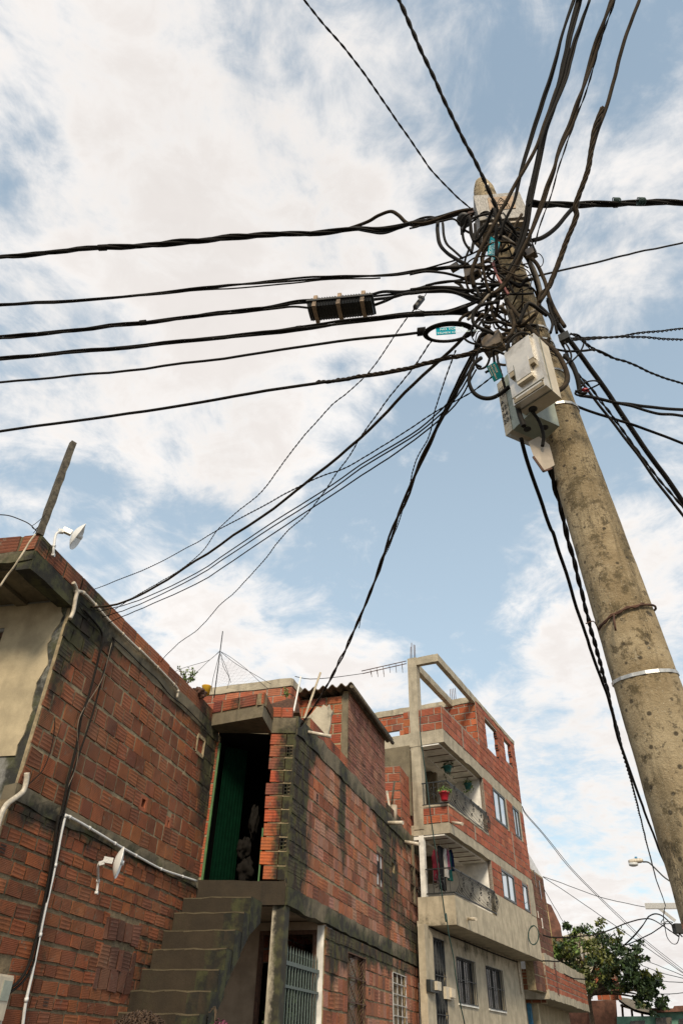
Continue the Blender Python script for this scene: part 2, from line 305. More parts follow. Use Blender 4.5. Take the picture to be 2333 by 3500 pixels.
# ------------------------------------------------------------------ mesh builder
class MB:
    def __init__(s): s.v = []; s.f = []; s.mi = []; s.c = []; s.uv = []; s.st = []; s.sm = []
    def face(s, pts, mi=0, col=(1, 1, 1), uv=None, st=0.0, smooth=False):
        k = len(s.v); s.v += [tuple(p) for p in pts]; s.st += (st if isinstance(st, (list, tuple)) else [st] * len(pts))
        s.f.append(tuple(range(k, k + len(pts)))); s.mi.append(mi); s.c.append(col); s.uv += (uv or [(0, 0)] * len(pts)); s.sm.append(smooth)
    def quad_mesh(s, rows, mi=0, closed=False, smooth=True, col=(1, 1, 1), caps=False):
        """rows of points -> shared-vertex sheet / tube"""
        k = len(s.v); nr = len(rows); nc = len(rows[0])
        for r in rows:
            for p in r: s.v.append(tuple(p)); s.st.append(0.0)
        for i in range(nr - 1):
            for j in range(nc if closed else nc - 1):
                a = k + i * nc + j; b_ = k + i * nc + (j + 1) % nc
                s.f.append((a, b_, b_ + nc, a + nc)); s.mi.append(mi); s.c.append(col); s.uv += [(0, 0)] * 4; s.sm.append(smooth)
        if caps:
            s.f.append(tuple(k + j for j in range(nc))[::-1]); s.mi.append(mi); s.c.append(col); s.uv += [(0, 0)] * nc; s.sm.append(False)
            s.f.append(tuple(k + (nr - 1) * nc + j for j in range(nc))); s.mi.append(mi); s.c.append(col); s.uv += [(0, 0)] * nc; s.sm.append(False)
    def hexa(s, P, mi=0, col=(1, 1, 1), st=0.0):
        """P: 8 points, bottom 0-3 ccw, top 4-7"""
        for q in ((3, 2, 1, 0), (4, 5, 6, 7), (0, 1, 5, 4), (1, 2, 6, 5), (2, 3, 7, 6), (3, 0, 4, 7)):
            s.face([P[i] for i in q], mi, col, None, st)
    def fbox(s, fr, u0, u1, v0, v1, z0, z1, mi=0, col=(1, 1, 1), st=0.0):
        s.hexa([fr.p(u0, v0, z0), fr.p(u1, v0, z0), fr.p(u1, v1, z0), fr.p(u0, v1, z0), fr.p(u0, v0, z1), fr.p(u1, v0, z1), fr.p(u1, v1, z1), fr.p(u0, v1, z1)], mi, col, st)
    def box(s, a, b, mi=0):
        s.hexa([(a[0], a[1], a[2]), (b[0], a[1], a[2]), (b[0], b[1], a[2]), (a[0], b[1], a[2]), (a[0], a[1], b[2]), (b[0], a[1], b[2]), (b[0], b[1], b[2]), (a[0], b[1], b[2])], mi)
    def prism(s, base, off, mi=0):
        n = len(base); off = Vector(off); top = [Vector(p) + off for p in base]
        s.face(list(base)[::-1], mi); s.face(top, mi)
        for i in range(n): s.face([base[i], base[(i + 1) % n], top[(i + 1) % n], top[i]], mi)
    def bar(s, a, b, w, h=None, mi=0, upv=Vector((0, 0, 1))):
        a = Vector(a); b = Vector(b); h = h or w; t = (b - a).normalized(); x = t.cross(upv)
        if x.length < 1e-3: x = t.cross(Vector((1, 0, 0)))
        x.normalize(); y = x.cross(t); x *= w / 2; y *= h / 2
        s.hexa([a - x - y, a + x - y, b + x - y, b - x - y, a - x + y, a + x + y, b + x + y, b - x + y], mi)
    def tube(s, pts, r, n=6, mi=0, smooth=True, caps=True):
        pts = [Vector(p) for p in pts]; m = len(pts); rows = []; x = None
        for i in range(m):
            t = (pts[min(i + 1, m - 1)] - pts[max(i - 1, 0)])
            t = t.normalized() if t.length > 1e-9 else Vector((0, 0, 1))
            if x is None:
                x = t.cross(Vector((0, 0, 1)))
                if x.length < 0.05: x = t.cross(Vector((1, 0, 0)))
            x = (x - t * x.dot(t)).normalized(); y = t.cross(x); rr = r[i] if isinstance(r, (list, tuple)) else r
            rows.append([pts[i] + (x * math.cos(2 * math.pi * k / n) + y * math.sin(2 * math.pi * k / n)) * rr for k in range(n)])
        s.quad_mesh(rows, mi, True, smooth, caps=caps)
    def lathe(s, c, axis, prof, n=16, mi=0, smooth=True):
        axis = Vector(axis).normalized(); x = axis.cross(Vector((0.3, 0.2, 1)));
        if x.length < .1: x = axis.cross(Vector((1, 0, 0)))
        x.normalize(); y = axis.cross(x); c = Vector(c)
        rows = [[c + axis * h + (x * math.cos(2 * math.pi * k / n) + y * math.sin(2 * math.pi * k / n)) * r for k in range(n)] for h, r in prof]
        s.quad_mesh(rows, mi, True, smooth, caps=True)
    def build(s, name, mats, parent=None, origin=None):
        me = D.meshes.new(name); V = np.array(s.v, dtype=np.float64)
        if parent is None:
            mn, mxx = V.min(0), V.max(0); o = Vector(((mn[0] + mxx[0]) / 2, (mn[1] + mxx[1]) / 2, mn[2])) if origin is None else Vector(origin)
            V = V - np.array(o)
        me.from_pydata([tuple(x) for x in V], [], s.f)
        for m_ in (mats if isinstance(mats, (list, tuple)) else [mats]): me.materials.append(M(m_) if isinstance(m_, str) else m_)
        me.polygons.foreach_set('material_index', s.mi); me.polygons.foreach_set('use_smooth', s.sm)
        ca = me.color_attributes.new('Col', 'FLOAT_COLOR', 'CORNER'); cs = []
        for f, c in zip(s.f, s.c): cs += [c[0], c[1], c[2], 1.0] * len(f)
        ca.data.foreach_set('color', cs)
        ul = me.uv_layers.new(name='UVMap'); ul.data.foreach_set('uv', [x for p in s.uv for x in p])
        sa = me.attributes.new('Stain', 'FLOAT', 'POINT'); sa.data.foreach_set('value', s.st)
        me.update(); ob = D.objects.new(name, me); COL.objects.link(ob)
        if parent is None: ob.location = o
        else:
            ob.parent = parent
            if parent.type == 'EMPTY': ob.location = -parent.location
        return ob
def tag(o, label=None, cat=None, group=None, kind=None):
    if label: o['label'] = label
    if cat: o['category'] = cat
    if group: o['group'] = group
    if kind: o['kind'] = kind
    return o
def thing(name, label, cat, loc=(0, 0, 0), group=None):
    o = D.objects.new(name, None); COL.objects.link(o); o.location = loc; o.empty_display_size = 0.2
    return tag(o, label, cat, group)

def stainf(blobs):
    def f(u, z):
        t = 0.0
        for bu, bz, ru, rz, s_ in blobs:
            q = ((u - bu) / ru) ** 2 + ((z - bz) / rz) ** 2
            if q < 6: t += s_ * math.exp(-q)
        return max(-1.0, min(1.4, t))
    return f
def cuts(lo, hi, holes, k0, k1):
    s_ = {round(lo, 4), round(hi, 4)}
    for h in holes:
        for x in (h[k0], h[k1]):
            if lo < x < hi: s_.add(round(x, 4))
    return sorted(s_)
def sheet(mb, fr, u0, u1, z0, z1, holes, mi, v=0.0, stf=None, step=0.35, th=0.14, reveal_mi=None):
    us = cuts(u0, u1, holes, 0, 1); zs = cuts(z0, z1, holes, 2, 3)
    def sub(a): 
        o = []
        for i in range(len(a) - 1):
            k = max(1, int((a[i + 1] - a[i]) / step)); o += [a[i] + (a[i + 1] - a[i]) * j / k for j in range(k)]
        return o + [a[-1]]
    U, Z = (sub(us), sub(zs)) if stf else (us, zs)
    for i in range(len(U) - 1):
        for j in range(len(Z) - 1):
            cu, cz = (U[i] + U[i + 1]) / 2, (Z[j] + Z[j + 1]) / 2
            if any(h[0] < cu < h[1] and h[2] < cz < h[3] for h in holes): continue
            q = [(U[i], Z[j]), (U[i + 1], Z[j]), (U[i + 1], Z[j + 1]), (U[i], Z[j + 1])]
            mb.face([fr.p(a, v, b_) for a, b_ in q], mi, st=[stf(a, b_) for a, b_ in q] if stf else 0.0)
            mb.face([fr.p(a, v - th, b_) for a, b_ in q][::-1], mi)
    rm = mi if reveal_mi is None else reveal_mi
    rects = [(u0, u1, z0, z1)] + [tuple(h[:4]) for h in holes]
    for a, b_, c, d in rects:
        a, b_, c, d = max(a, u0), min(b_, u1), max(c, z0), min(d, z1)
        if a >= b_ or c >= d: continue
        for p, q in (((a, c), (b_, c)), ((b_, c), (b_, d)), ((b_, d), (a, d)), ((a, d), (a, c))):
            mb.face([fr.p(p[0], v, p[1]), fr.p(q[0], v, q[1]), fr.p(q[0], v - th, q[1]), fr.p(p[0], v - th, p[1])], rm)
PAL = {'left': [(0.29, 0.088, 0.030), (0.26, 0.078, 0.027), (0.31, 0.098, 0.033), (0.24, 0.072, 0.025), (0.33, 0.098, 0.030), (0.19, 0.058, 0.023), (0.27, 0.084, 0.030)],
       'old': [(0.29, 0.084, 0.027), (0.25, 0.073, 0.025), (0.32, 0.096, 0.030), (0.20, 0.060, 0.022), (0.30, 0.080, 0.025), (0.35, 0.10, 0.030)],
       'street': [(0.45, 0.17, 0.088), (0.39, 0.14, 0.068), (0.48, 0.22, 0.14), (0.32, 0.10, 0.045), (0.45, 0.145, 0.055), (0.46, 0.23, 0.16), (0.24, 0.085, 0.042)],
       'cabin': [(0.38, 0.15, 0.09), (0.33, 0.12, 0.075), (0.40, 0.17, 0.11)],
       'orange': [(0.42, 0.10, 0.035), (0.36, 0.075, 0.03), (0.46, 0.13, 0.05), (0.24, 0.055, 0.03), (0.40, 0.09, 0.03)],
       'apt': [(0.42, 0.115, 0.055), (0.38, 0.098, 0.048), (0.46, 0.145, 0.078), (0.40, 0.108, 0.052), (0.34, 0.088, 0.045)],
       'dark': [(0.16, 0.06, 0.035), (0.12, 0.045, 0.028), (0.19, 0.075, 0.04)]}
def bricks(mb, fr, u0, u1, z0, z1, bl, bh, mo, holes, pal, stf=None, jit=0.004, prot=0.014, irr=0.0, mi=0, skip=0.0, v=0.0, seed=0, holey=0.0):
    rg = random.Random(seed + int(u0 * 100) + int(z0 * 1000)); z = z0 + mo / 2; row = 0
    P = PAL[pal]
    while z < z1 - bh * 0.35:
        h = bh * (1 + rg.uniform(-irr, irr) * 0.6); zt = min(z + h, z1 - mo / 2)
        u = u0 + (mo / 2 if row % 2 else mo / 2 - bl * 0.5) + rg.uniform(-irr, irr) * bl * 0.6
        sag = rg.uniform(-1, 1) * jit * 2
        while u < u1:
            ln = bl * (1 + rg.uniform(-irr, irr)) * (0.5 if irr and rg.random() < irr * 0.6 else 1)
            a, b_ = max(u, u0 + 0.002), min(u + ln, u1 - 0.002); u += ln + mo * (1 + rg.uniform(-irr, irr))
            segs = [(a, b_)]
            for hh in holes:
                if zt > hh[2] + bh * .3 and z < hh[3] - bh * .3:
                    ns = []
                    for x, y in segs:
                        if y <= hh[0] or x >= hh[1]: ns.append((x, y)); continue
                        if x < hh[0]: ns.append((x, hh[0]))
                        if y > hh[1]: ns.append((hh[1], y))
                    segs = ns
            for x, y in segs:
                if y - x < 0.035: continue
                if rg.random() < skip: continue
                c0 = P[rg.randrange(len(P))]; k = rg.uniform(0.8, 1.18); c = (c0[0] * k, c0[1] * k * rg.uniform(.92, 1.1), c0[2] * k)
                pr = v + prot * rg.uniform(0.5, 1.2); J = lambda: rg.uniform(-jit, jit)
                zz = (z + sag + J(), z + sag + J(), zt + sag + J(), zt + sag + J()); uu = (x + J(), y + J(), y + J(), x + J())
                bk = [fr.p(uu[i], v - 0.01, zz[i]) for i in range(4)]; e = 0.004
                fu = (uu[0] + e, uu[1] - e, uu[2] - e, uu[3] + e); fz = (zz[0] + e, zz[1] + e, zz[2] - e, zz[3] - e)
                ft = [fr.p(fu[i], pr + J() * .5, fz[i]) for i in range(4)]
                wd = 10.0 if rg.random() < .38 else 0.0; s4 = [stf(fu[i], fz[i]) for i in range(4)] if stf else [0.0] * 4
                ro = rg.random() * 0.05
                mb.face(ft, mi, c, [(fu[0] - x + wd, ro), (fu[1] - x + wd, ro), (fu[2] - x + wd, ro + zt - z), (fu[3] - x + wd, ro + zt - z)], s4)
                if holey and rg.random() < holey and y - x > .15 and max(s4) < .9:
                    nc_ = 3; w_ = min(.10, (y - x) * .8); h_ = (zt - z) * .8; us_ = x + rg.uniform(.02, max(.021, y - x - w_ - .02)); vert = rg.random() < .5
                    for ci in range(3):
                        zc0 = z + .1 * (zt - z) + ci * h_ / 3; mb.face([fr.p(us_, pr + .003, zc0 + .006), fr.p(us_ + w_, pr + .003, zc0 + .006), fr.p(us_ + w_, pr + .003, zc0 + h_ / 3 - .006), fr.p(us_, pr + .003, zc0 + h_ / 3 - .006)], mi, (.008, .006, .005), [(0, .0), (0, .0), (0, .0), (0, .0)])  # hollow cells: their shaded insides painted as near-black patches on the face
                for i in range(4):
                    j = (i + 1) % 4; mb.face([bk[i], bk[j], ft[j], ft[i]], mi, tuple(t * .8 for t in c), None, [s4[i], s4[j], s4[j], s4[i]])
        z = zt + mo; row += 1
def brickwall(name, parent, fr, u0, u1, z0, z1, pal, mats, bl=.27, bh=.235, mo=.02, holes=(), stf=None, th=.14, nobrick=(), **k):
    mb = MB(); sheet(mb, fr, u0, u1, z0, z1, holes, 1, 0.0, stf, th=th)
    bricks(mb, fr, u0, u1, z0, z1, bl, bh, mo, list(holes) + list(nobrick), pal, stf, **k)
    return mb.build(name, mats, parent)
def boxpart(name, parent, fr, u0, u1, v0, v1, z0, z1, mat, stf=None, rough=0.0):
    """concrete member, cut into short lengths with slightly uneven arrises"""
    mb = MB(); n = max(1, int(abs(u1 - u0) / 0.3)); rg = random.Random(int(u0 * 100 + z0 * 10)); rings = []
    for i in range(n + 1):
        u = u0 + (u1 - u0) * i / n; j = lambda: rg.uniform(-rough, rough)
        rings.append([(u, v0, z0 + j()), (u, v1 + j(), z0 + j()), (u, v1 + j(), z1 + j()), (u, v0, z1 + j())])
    for i in range(n):
        for k in range(4):
            q = [rings[i][k], rings[i + 1][k], rings[i + 1][(k + 1) % 4], rings[i][(k + 1) % 4]]
            mb.face([fr.p(*p) for p in q], 0, st=[stf(p[0], p[2]) for p in q] if stf else 0.0)
    for rr in (rings[0][::-1], rings[-1]): mb.face([fr.p(*p) for p in rr], 0, st=stf(rr[0][0], rr[0][2]) if stf else 0.0)
    return mb.build(name, mat, parent)
def catmull(P, k=6):
    P = [Vector(p) for p in P]
    if len(P) < 3: return [P[0].lerp(P[-1], i / k) for i in range(k + 1)]
    Q = [P[0] * 2 - P[1]] + P + [P[-1] * 2 - P[-2]]; out = []
    for i in range(1, len(Q) - 2):
        a, b_, c, d = Q[i - 1:i + 3]
        for j in range(k):
            t = j / k; out.append(0.5 * ((2 * b_) + (c - a) * t + (2 * a - 5 * b_ + 4 * c - d) * t * t + (3 * b_ - a - 3 * c + d) * t ** 3))
    out.append(P[-1]); return out
def rib_text(txt, o, ux, uy, size, mat, parent, name='lettering', ext=0.0015, align='LEFT'):
    """flat lettering lying on a surface: o = start point, ux/uy = writing and up directions"""
    cu = D.curves.new(name, 'FONT'); cu.body = txt; cu.size = size; cu.extrude = ext; cu.align_x = align; cu.resolution_u = 2
    t = D.objects.new(name, cu); me = D.meshes.new_from_object(t); D.objects.remove(t)
    ux = Vector(ux).normalized(); uy = (Vector(uy) - ux * Vector(uy).dot(ux)).normalized(); uz = ux.cross(uy)
    me.transform(Matrix.Translation(Vector(o)) @ Matrix((ux, uy, uz)).transposed().to_4x4())
    me.materials.clear(); me.materials.append(M(mat)); ob = D.objects.new(name, me); COL.objects.link(ob); ob.parent = parent
    if parent is not None and parent.type == 'EMPTY': ob.location = -parent.location
    return ob
# ------------------------------------------------------------------ ground
def S_(x0, y0, k): return lambda x, y: (x0 + x * k, y0 + y * k)
r1 = S_(0, 1450, .5102); r2 = S_(0, 2100, .5102); r3 = S_(0, 2700, .5102); r4 = S_(600, 2150, .5102); r5 = S_(400, 2750, .44643); r6 = S_(900, 2750, .44643)
r7 = S_(1200, 2150, .44643); rb = S_(1400, 2500, .3189); r8 = S_(1700, 2750, .4037); rg = S_(1800, 3000, .34); rl = S_(1400, 3050, .287); rc = S_(0, 1750, .2551)
z1 = S_(1400, 550, .3827); z2 = S_(1400, 950, .3827); z3 = S_(900, 650, .5102); z4 = S_(1700, 0, .4037); z5 = S_(1700, 1000, .4037); z6 = S_(1700, 1700, .4037); z7 = S_(1550, 700, .22321)
mb = MB(); mb.face([(-400, -400, 0), (400, -400, 0), (400, 400, 0), (-400, 400, 0)]); tag(mb.build('ground', 'earth'), kind='structure')
A = fr_az((-2.264, 13.243), 14.7); MW = fr_az((-0.76, 13.2), 18.6)
mb = MB(); mb.face([MW.p(-40, 0.6, .004), MW.p(-40, 9, .004), MW.p(80, 9, .004), MW.p(80, 0.6, .004)]); tag(mb.build('street', 'asphalt'), kind='structure')
mb = MB(); mb.fbox(MW, 0, 80, 0.02, 0.6, 0, .14); tag(mb.build('pavement', 'concrete_grey'), kind='structure')

# ------------------------------------------------------------------ left house
LH = thing('brick_house', 'two storey dark red brick house with mouldy roof edge and cream plaster front', 'house', (-4.5, 10.5, 0))
stA = stainf([(-5.0, 6.3, .5, .5, 1.1), (-4.2, 6.35, .7, .25, .6), (-5.1, 5.3, .25, .5, .5), (-0.3, 6.1, .5, .7, .6), (-0.2, 5.2, .3, .5, .6), (-1.5, 6.35, 1.0, .18, .5), (-3, 6.4, 1, .12, .4), (-2.2, 3.8, 2, .12, .5), (-0.3, 3.2, .5, .7, .35), (-1.2, 2.3, .5, .8, .45), (-4.7, 3.7, .8, .12, .5)])
hole1 = (-2.45, -2.22, 4.42, 4.62); hole2 = (-1.52, -1.36, 4.36, 4.54)
vent = (-0.86, -0.55, 5.80, 6.10)
brickwall('upper_wall', LH, A, -5.2, 0, 3.93, 6.27, 'left', ['brick_left', 'mortar'], bl=.252, bh=.208, mo=.028, holes=[vent, hole1, hole2], stf=stA, jit=.010, irr=.04, seed=3)
brickwall('lower_wall', LH, A, -5.25, 0.0, -0.1, 3.78, 'old', ['brick_old', 'mortar_old'], bl=.255, bh=.132, mo=.025, stf=stA, jit=.008, irr=.26, prot=.015, skip=.008, nobrick=[(-2.66, -1.82, 2.20, 2.97)], holey=.012, seed=5)
# patch of large flat blocks in the lower wall
mb = MB(); bricks(mb, A, -2.75, -1.75, 2.15, 3.02, .20, .235, .03, [], 'dark', stA, jit=.014, prot=.014, irr=.15, v=.012, seed=9); mb.build('flat_block_patch', 'brick_old', LH)
boxpart('floor_band', LH, A, -5.25, 0, -.14, .022, 3.77, 3.94, 'concrete_mould_shade', stA, .018)
boxpart('roof_beam', LH, A, -6.17, 0, -.2, .02, 6.26, 6.52, 'concrete_mould_shade', stainf([(-6, 6.4, .6, .3, .9), (-4.8, 6.35, .7, .3, .6), (-.3, 6.4, .8, .3, .5)]), .014)
mb = MB(); stP = stainf([(-5.9, 6.7, .5, .2, .9), (-4.7, 6.6, .4, .3, .9), (-3.3, 6.6, .3, .2, .5), (-0.5, 6.6, .6, .2, .7)])
sheet(mb, A, -6.17, 0, 6.52, 6.77, [], 1, 0.0, stP); bricks(mb, A, -6.17, 0, 6.52, 6.80, .38, .245, .025, [], 'left', stP, jit=.008, seed=11); 
EV = Frame(A.p(-6.17, 0, 0), (-.976, .217), (-.217, -.976))
sheet(mb, EV, 0, 3.5, 6.52, 6.77, [], 1, 0.0, stainf([(0, 6.6, .3, .2, .6)])); bricks(mb, EV, 0.02, 3.5, 6.52, 6.80, .38, .245, .04, [], 'left', stainf([(0, 6.6, .5, .2, .2)]), jit=.01, seed=12)
mb.build('parapet', ['brick_orange', 'mortar_old'], LH)
boxpart('eave_edge', LH, EV, 0.0, 3.5, -.15, .02, 6.38, 6.52, 'concrete_mould_shade', stainf([(0, 6.4, .5, .2, .4)]), .015)
mb = MB(); c0 = A.p(-5.2, 0, 0); PLS = Frame(c0, (-.976, .217), (-.217, -.976))
mb.hexa([A.p(-6.16, -.01, 6.40), A.p(-5.2, -.01, 6.40), PLS.p(3.5, 0, 6.40), EV.p(3.5, 0, 6.40), A.p(-6.16, -.01, 6.5), A.p(-5.2, -.01, 6.5), PLS.p(3.5, 0, 6.5), EV.p(3.5, 0, 6.5)])
for i in range(5):      # ribs of the hollow pot soffit
    u = .12 + i * .55; mb.hexa([EV.p(u, -.18, 6.34), EV.p(u + .16, -.18, 6.34), PLS.p(u + .16, .02, 6.34), PLS.p(u, .02, 6.34), EV.p(u, -.18, 6.40), EV.p(u + .16, -.18, 6.40), PLS.p(u + .16, .02, 6.40), PLS.p(u, .02, 6.40)], 0)
mb.build('eave_soffit', 'concrete_mould_shade', LH)
win = (PLS.px(*r2(45, 60), v=.02)[0], 3.2, 4.75, 5.98)
# cream plaster with a torn lower edge over grey render
mb = MB(); sheet(mb, PLS, 0.05, 3.5, -.1, 6.4, [win], 0, 0.0, lambda u, z: .9 * math.exp(-((u - .05) / .12) ** 2) * (.5 if z > 4.6 else .8)); mb.build('render_wall', 'concrete_grey', LH)
mb = MB(); rg_ = random.Random(4); zs_ = [4.28 + i * .06 for i in range(36)]
def torn(u, z): return .015 if z > 4.45 + .18 * math.sin(u * 3) else None
L_ = [0.13 + .035 * math.sin(z * 9) + rg_.uniform(-.02, .02) for z in zs_]
for i in range(len(zs_) - 1):
    z0_, z1_ = zs_[i], min(zs_[i + 1], 6.36)
    if z1_ <= z0_: continue
    lim = lambda z: .13 + max(0, (4.72 - z)) * 1.9
    a0, a1 = max(L_[i], 0), max(L_[i + 1], 0); top_u = 3.45
    lo0 = a0; lo1 = a1
    hi0 = min(top_u, .62 + (z0_ - 4.28) * 3.2 + rg_.uniform(-.03, .03)); hi1 = min(top_u, .62 + (z1_ - 4.28) * 3.2)
    for (p0, p1, q0, q1) in ([(lo0, hi0, lo1, hi1)] if z1_ < win[2] or z0_ > win[3] else [(lo0, min(hi0, win[0]), lo1, min(hi1, win[0])), (win[1], top_u, win[1], top_u)]):
        if p1 > p0: mb.face([PLS.p(p0, .018, z0_), PLS.p(p1, .018, z0_), PLS.p(q1, .018, z1_), PLS.p(q0, .018, z1_)]); mb.face([PLS.p(p0, .0, z0_), PLS.p(p0, .018, z0_), PLS.p(q0, .018, z1_), PLS.p(q0, .0, z1_)])
mb.build('cream_plaster', 'plaster_cream', LH)
mb = MB()
for i in range(4): mb.fbox(PLS, win[0] + i * .6, win[0] + i * .6 + .05, -.1, -.04, win[2], win[3])
mb.fbox(PLS, win[0], 3.2, -.1, -.035, win[3] - .06, win[3]); mb.fbox(PLS, win[0], 3.2, -.1, -.035, win[2], win[2] + .05)
wf = mb.build('window', 'rusty_steel', LH)
mb = MB(); mb.fbox(PLS, win[0], 3.2, -.13, -.11, win[2], win[3]); mb.build('pane', 'glass_dark', wf)
mb = MB(); mb.fbox(A, vent[0], vent[1], -.1, -.05, vent[2], vent[3], 1)
for i in range(4):
    for j in range(4):
        u, z = vent[0] + .01 + i * .08, vent[2] + .01 + j * .075; mb.bar(A.p(u, -.01, z), A.p(u + .07, -.01, z + .07), .016, .04, 0); mb.bar(A.p(u + .07, -.01, z), A.p(u, -.01, z + .07), .016, .04, 0)
for a, b_ in (((0, 0), (1, 0)), ((1, 0), (1, 1)), ((1, 1), (0, 1)), ((0, 1), (0, 0))): mb.bar(A.p(vent[0] + a[0] * .31, 0, vent[2] + a[1] * .3), A.p(vent[0] + b_[0] * .31, 0, vent[2] + b_[1] * .3), .05, .06, 2)
mb.c = [(.40, .10, .04)] * len(mb.c); mb.build('vent_block', ['brick_orange', 'dark_room', 'mortar'], LH)
for h in (hole1, hole2):
    mb = MB()
    mb.fbox(A, h[0], h[1], -.13, -.1, h[2], h[3], 1)
    mb.fbox(A, h[0] - .01, h[0] + .06, -.1, .01, h[2], h[3], 0, (.42, .12, .05)); mb.fbox(A, h[1] - .05, h[1] + .01, -.1, .012, h[2], h[3], 0, (.42, .12, .05)); mb.fbox(A, h[0], h[1], -.1, .008, h[2] - .01, h[2] + .045, 0, (.42, .12, .05)); mb.fbox(A, h[0], h[1], -.1, .008, h[3] - .04, h[3] + .01, 0, (.42, .12, .05))
    if h is hole1: mb.fbox(A, -2.37, -2.30, -.1, -.06, 4.48, 4.52, 2)
    mb.build('broken_block', ['brick_orange', 'dark_room', 'teal_pot'], LH)
mb = MB(); mb.hexa([A.p(-5.2, -.15, 6.45), A.p(0, -.15, 6.45), A.p(0, -6, 6.45), A.p(-5.2, -6, 6.45), A.p(-5.2, -.15, 6.6), A.p(0, -.15, 6.6), A.p(0, -6, 6.6), A.p(-5.2, -6, 6.6)]); mb.build('roof_slab', 'concrete_mould_shade', LH)
# red tile edge and lump at far left of the roof
mb = MB()
for i in range(3): mb.tube([EV.p(.55 + i * .0, -.9, 6.9) + EV.d * (i * .12), EV.p(1.6, -.5, 7.3 - .1 * i)], .05, 8)
mb.build('roof_tiles', 'tile_red', LH)

def pipe(name, label, fr, pxs, r, mat, v=.045, cat='pipe', k=5, clips=0, group=None, n=8, zfix=None):
    P = []
    for q in pxs:
        u, z = fr.px(*q, v=v); P.append(fr.p(u, v, z))
    C = catmull(P, k)
    if not clips:
        mb = MB(); mb.tube(C, r, n); return tag(mb.build(name, mat), label, cat, group)
    t = thing(name, label, cat, tuple(C[0]), group); mb = MB(); mb.tube(C, r, n); mb.build('tube', mat, t)
    for i in range(clips):
        j = int((i + .5) / clips * (len(C) - 2)); mb = MB(); dr = (C[j + 1] - C[j]).normalized()
        mb.lathe(C[j] - dr * .02, dr, [(0, r * 1.35), (.04, r * 1.35)], 10); mb.build('clip', mat, t)
    return t
pipe('conduit', 'long cream plastic conduit running along the roof beam of the dark brick wall', A, [rc(1010, 985), r1(515, 1140), r1(528, 1120), r1(560, 1130), r1(620, 1190), r1(740, 1325), r1(930, 1510), r2(940, 240), r2(1080, 380), r2(1165, 470), r2(1190, 505), r2(1186, 560)], .022, 'pvc_white', .06, 'conduit', clips=9)
pipe('conduit', 'short bent pale conduit coming down at the corner of the cream plaster', A, [rc(985, 945), rc(1015, 1000), rc(1030, 1080), rc(1010, 1190), rc(985, 1330), rc(940, 1430)], .026, 'pvc_white', .07, 'conduit')
pipe('conduit', 'thin white conduit crossing the dark brick wall at floor level down to the stair top', A, [r3(440, 168), r3(520, 208), r3(660, 290), r3(800, 376), r3(940, 455), r3(1080, 530), r3(1200, 572), r3(1318, 610)], .017, 'white_paint', .06, 'conduit', clips=6)
pipe('conduit', 'vertical white conduit on the dark brick wall beside the black cables', A, [r3(445, 165), r3(436, 185), r3(410, 300), r3(360, 560), r3(300, 820), r3(262, 1010), r3(215, 1240), r3(170, 1450), r3(140, 1700)], .017, 'white_paint', .05, 'conduit', clips=4)
pipe('hose', 'thick pale hose bending out under the torn grey render at the left edge', A, [r2(182, 1060), r2(178, 1110), r2(160, 1180), r2(110, 1225), r2(50, 1270), r2(10, 1340), r3(-20, 260)], .03, 'pvc_white', .06, 'hose')
pipe('cable', 'thick black cable hanging down the dark brick wall, left one of the pair', A, [r1(560, 1240), r1(640, 1330), r2(682, 120), r2(682, 190), r2(640, 380), r2(590, 560), r2(548, 680), r2(510, 900), r2(460, 1100), r2(412, 1330), r3(390, 200), r3(340, 520), r3(290, 780), r3(240, 1010), r3(190, 1180), r3(120, 1290), r3(40, 1340)], .016, 'black_cable', .05, 'cable', 5)
pipe('cable', 'thick black cable hanging down the dark brick wall, right one of the pair', A, [r2(757, 150), r2(760, 200), r2(700, 370), r2(640, 600), r2(585, 780), r2(530, 940), r2(480, 1100), r2(430, 1330), r3(415, 180), r3(355, 520), r3(305, 800), r3(262, 1000), r3(225, 1160), r3(160, 1280), r3(60, 1365)], .013, 'black_cable', .05, 'cable', 5)
pipe('cable', 'thin grey wire clinging between the two black cables on the dark brick wall', A, [r2(750, 190), r2(690, 420), r2(610, 560), r2(548, 660), r2(520, 760), r2(525, 930), r2(500, 1050), r2(450, 1170)], .005, 'pale_cable', .06, 'cable')
pipe('cable', 'thin dark wire curving from the plaster edge over the dark bricks', A, [r2(370, 690), r2(362, 800), r2(335, 930), r2(290, 1040), r2(235, 1100), r2(180, 1150)], .006, 'black_cable', .04, 'cable')
pipe('cable', 'thin wire drooping along the roof beam of the dark brick wall', A, [r2(760, 160), r2(850, 240), r2(960, 350), r2(1060, 440), r2(1140, 540), r2(1230, 610), r2(1310, 690), r2(1385, 770)], .008, 'black_cable', .04, 'cable')
for i, (pp, lb) in enumerate((([r1(530, 1215), r1(560, 1260), r1(600, 1290), r1(590, 1330), r1(640, 1370)], 'kinked black wire end in the mould under the eave corner'), ([r1(540, 1190), r1(600, 1240), r1(660, 1250), r1(690, 1290)], 'loose black wire under the roof conduit near the eave corner'), ([r2(700, 190), r2(740, 185), r2(765, 205), r2(750, 240)], 'small hook of grey wire beside the cable bend on the dark brick wall'))):
    pipe('wire', lb, A, pp, .006, 'black_cable', .05, 'wire')

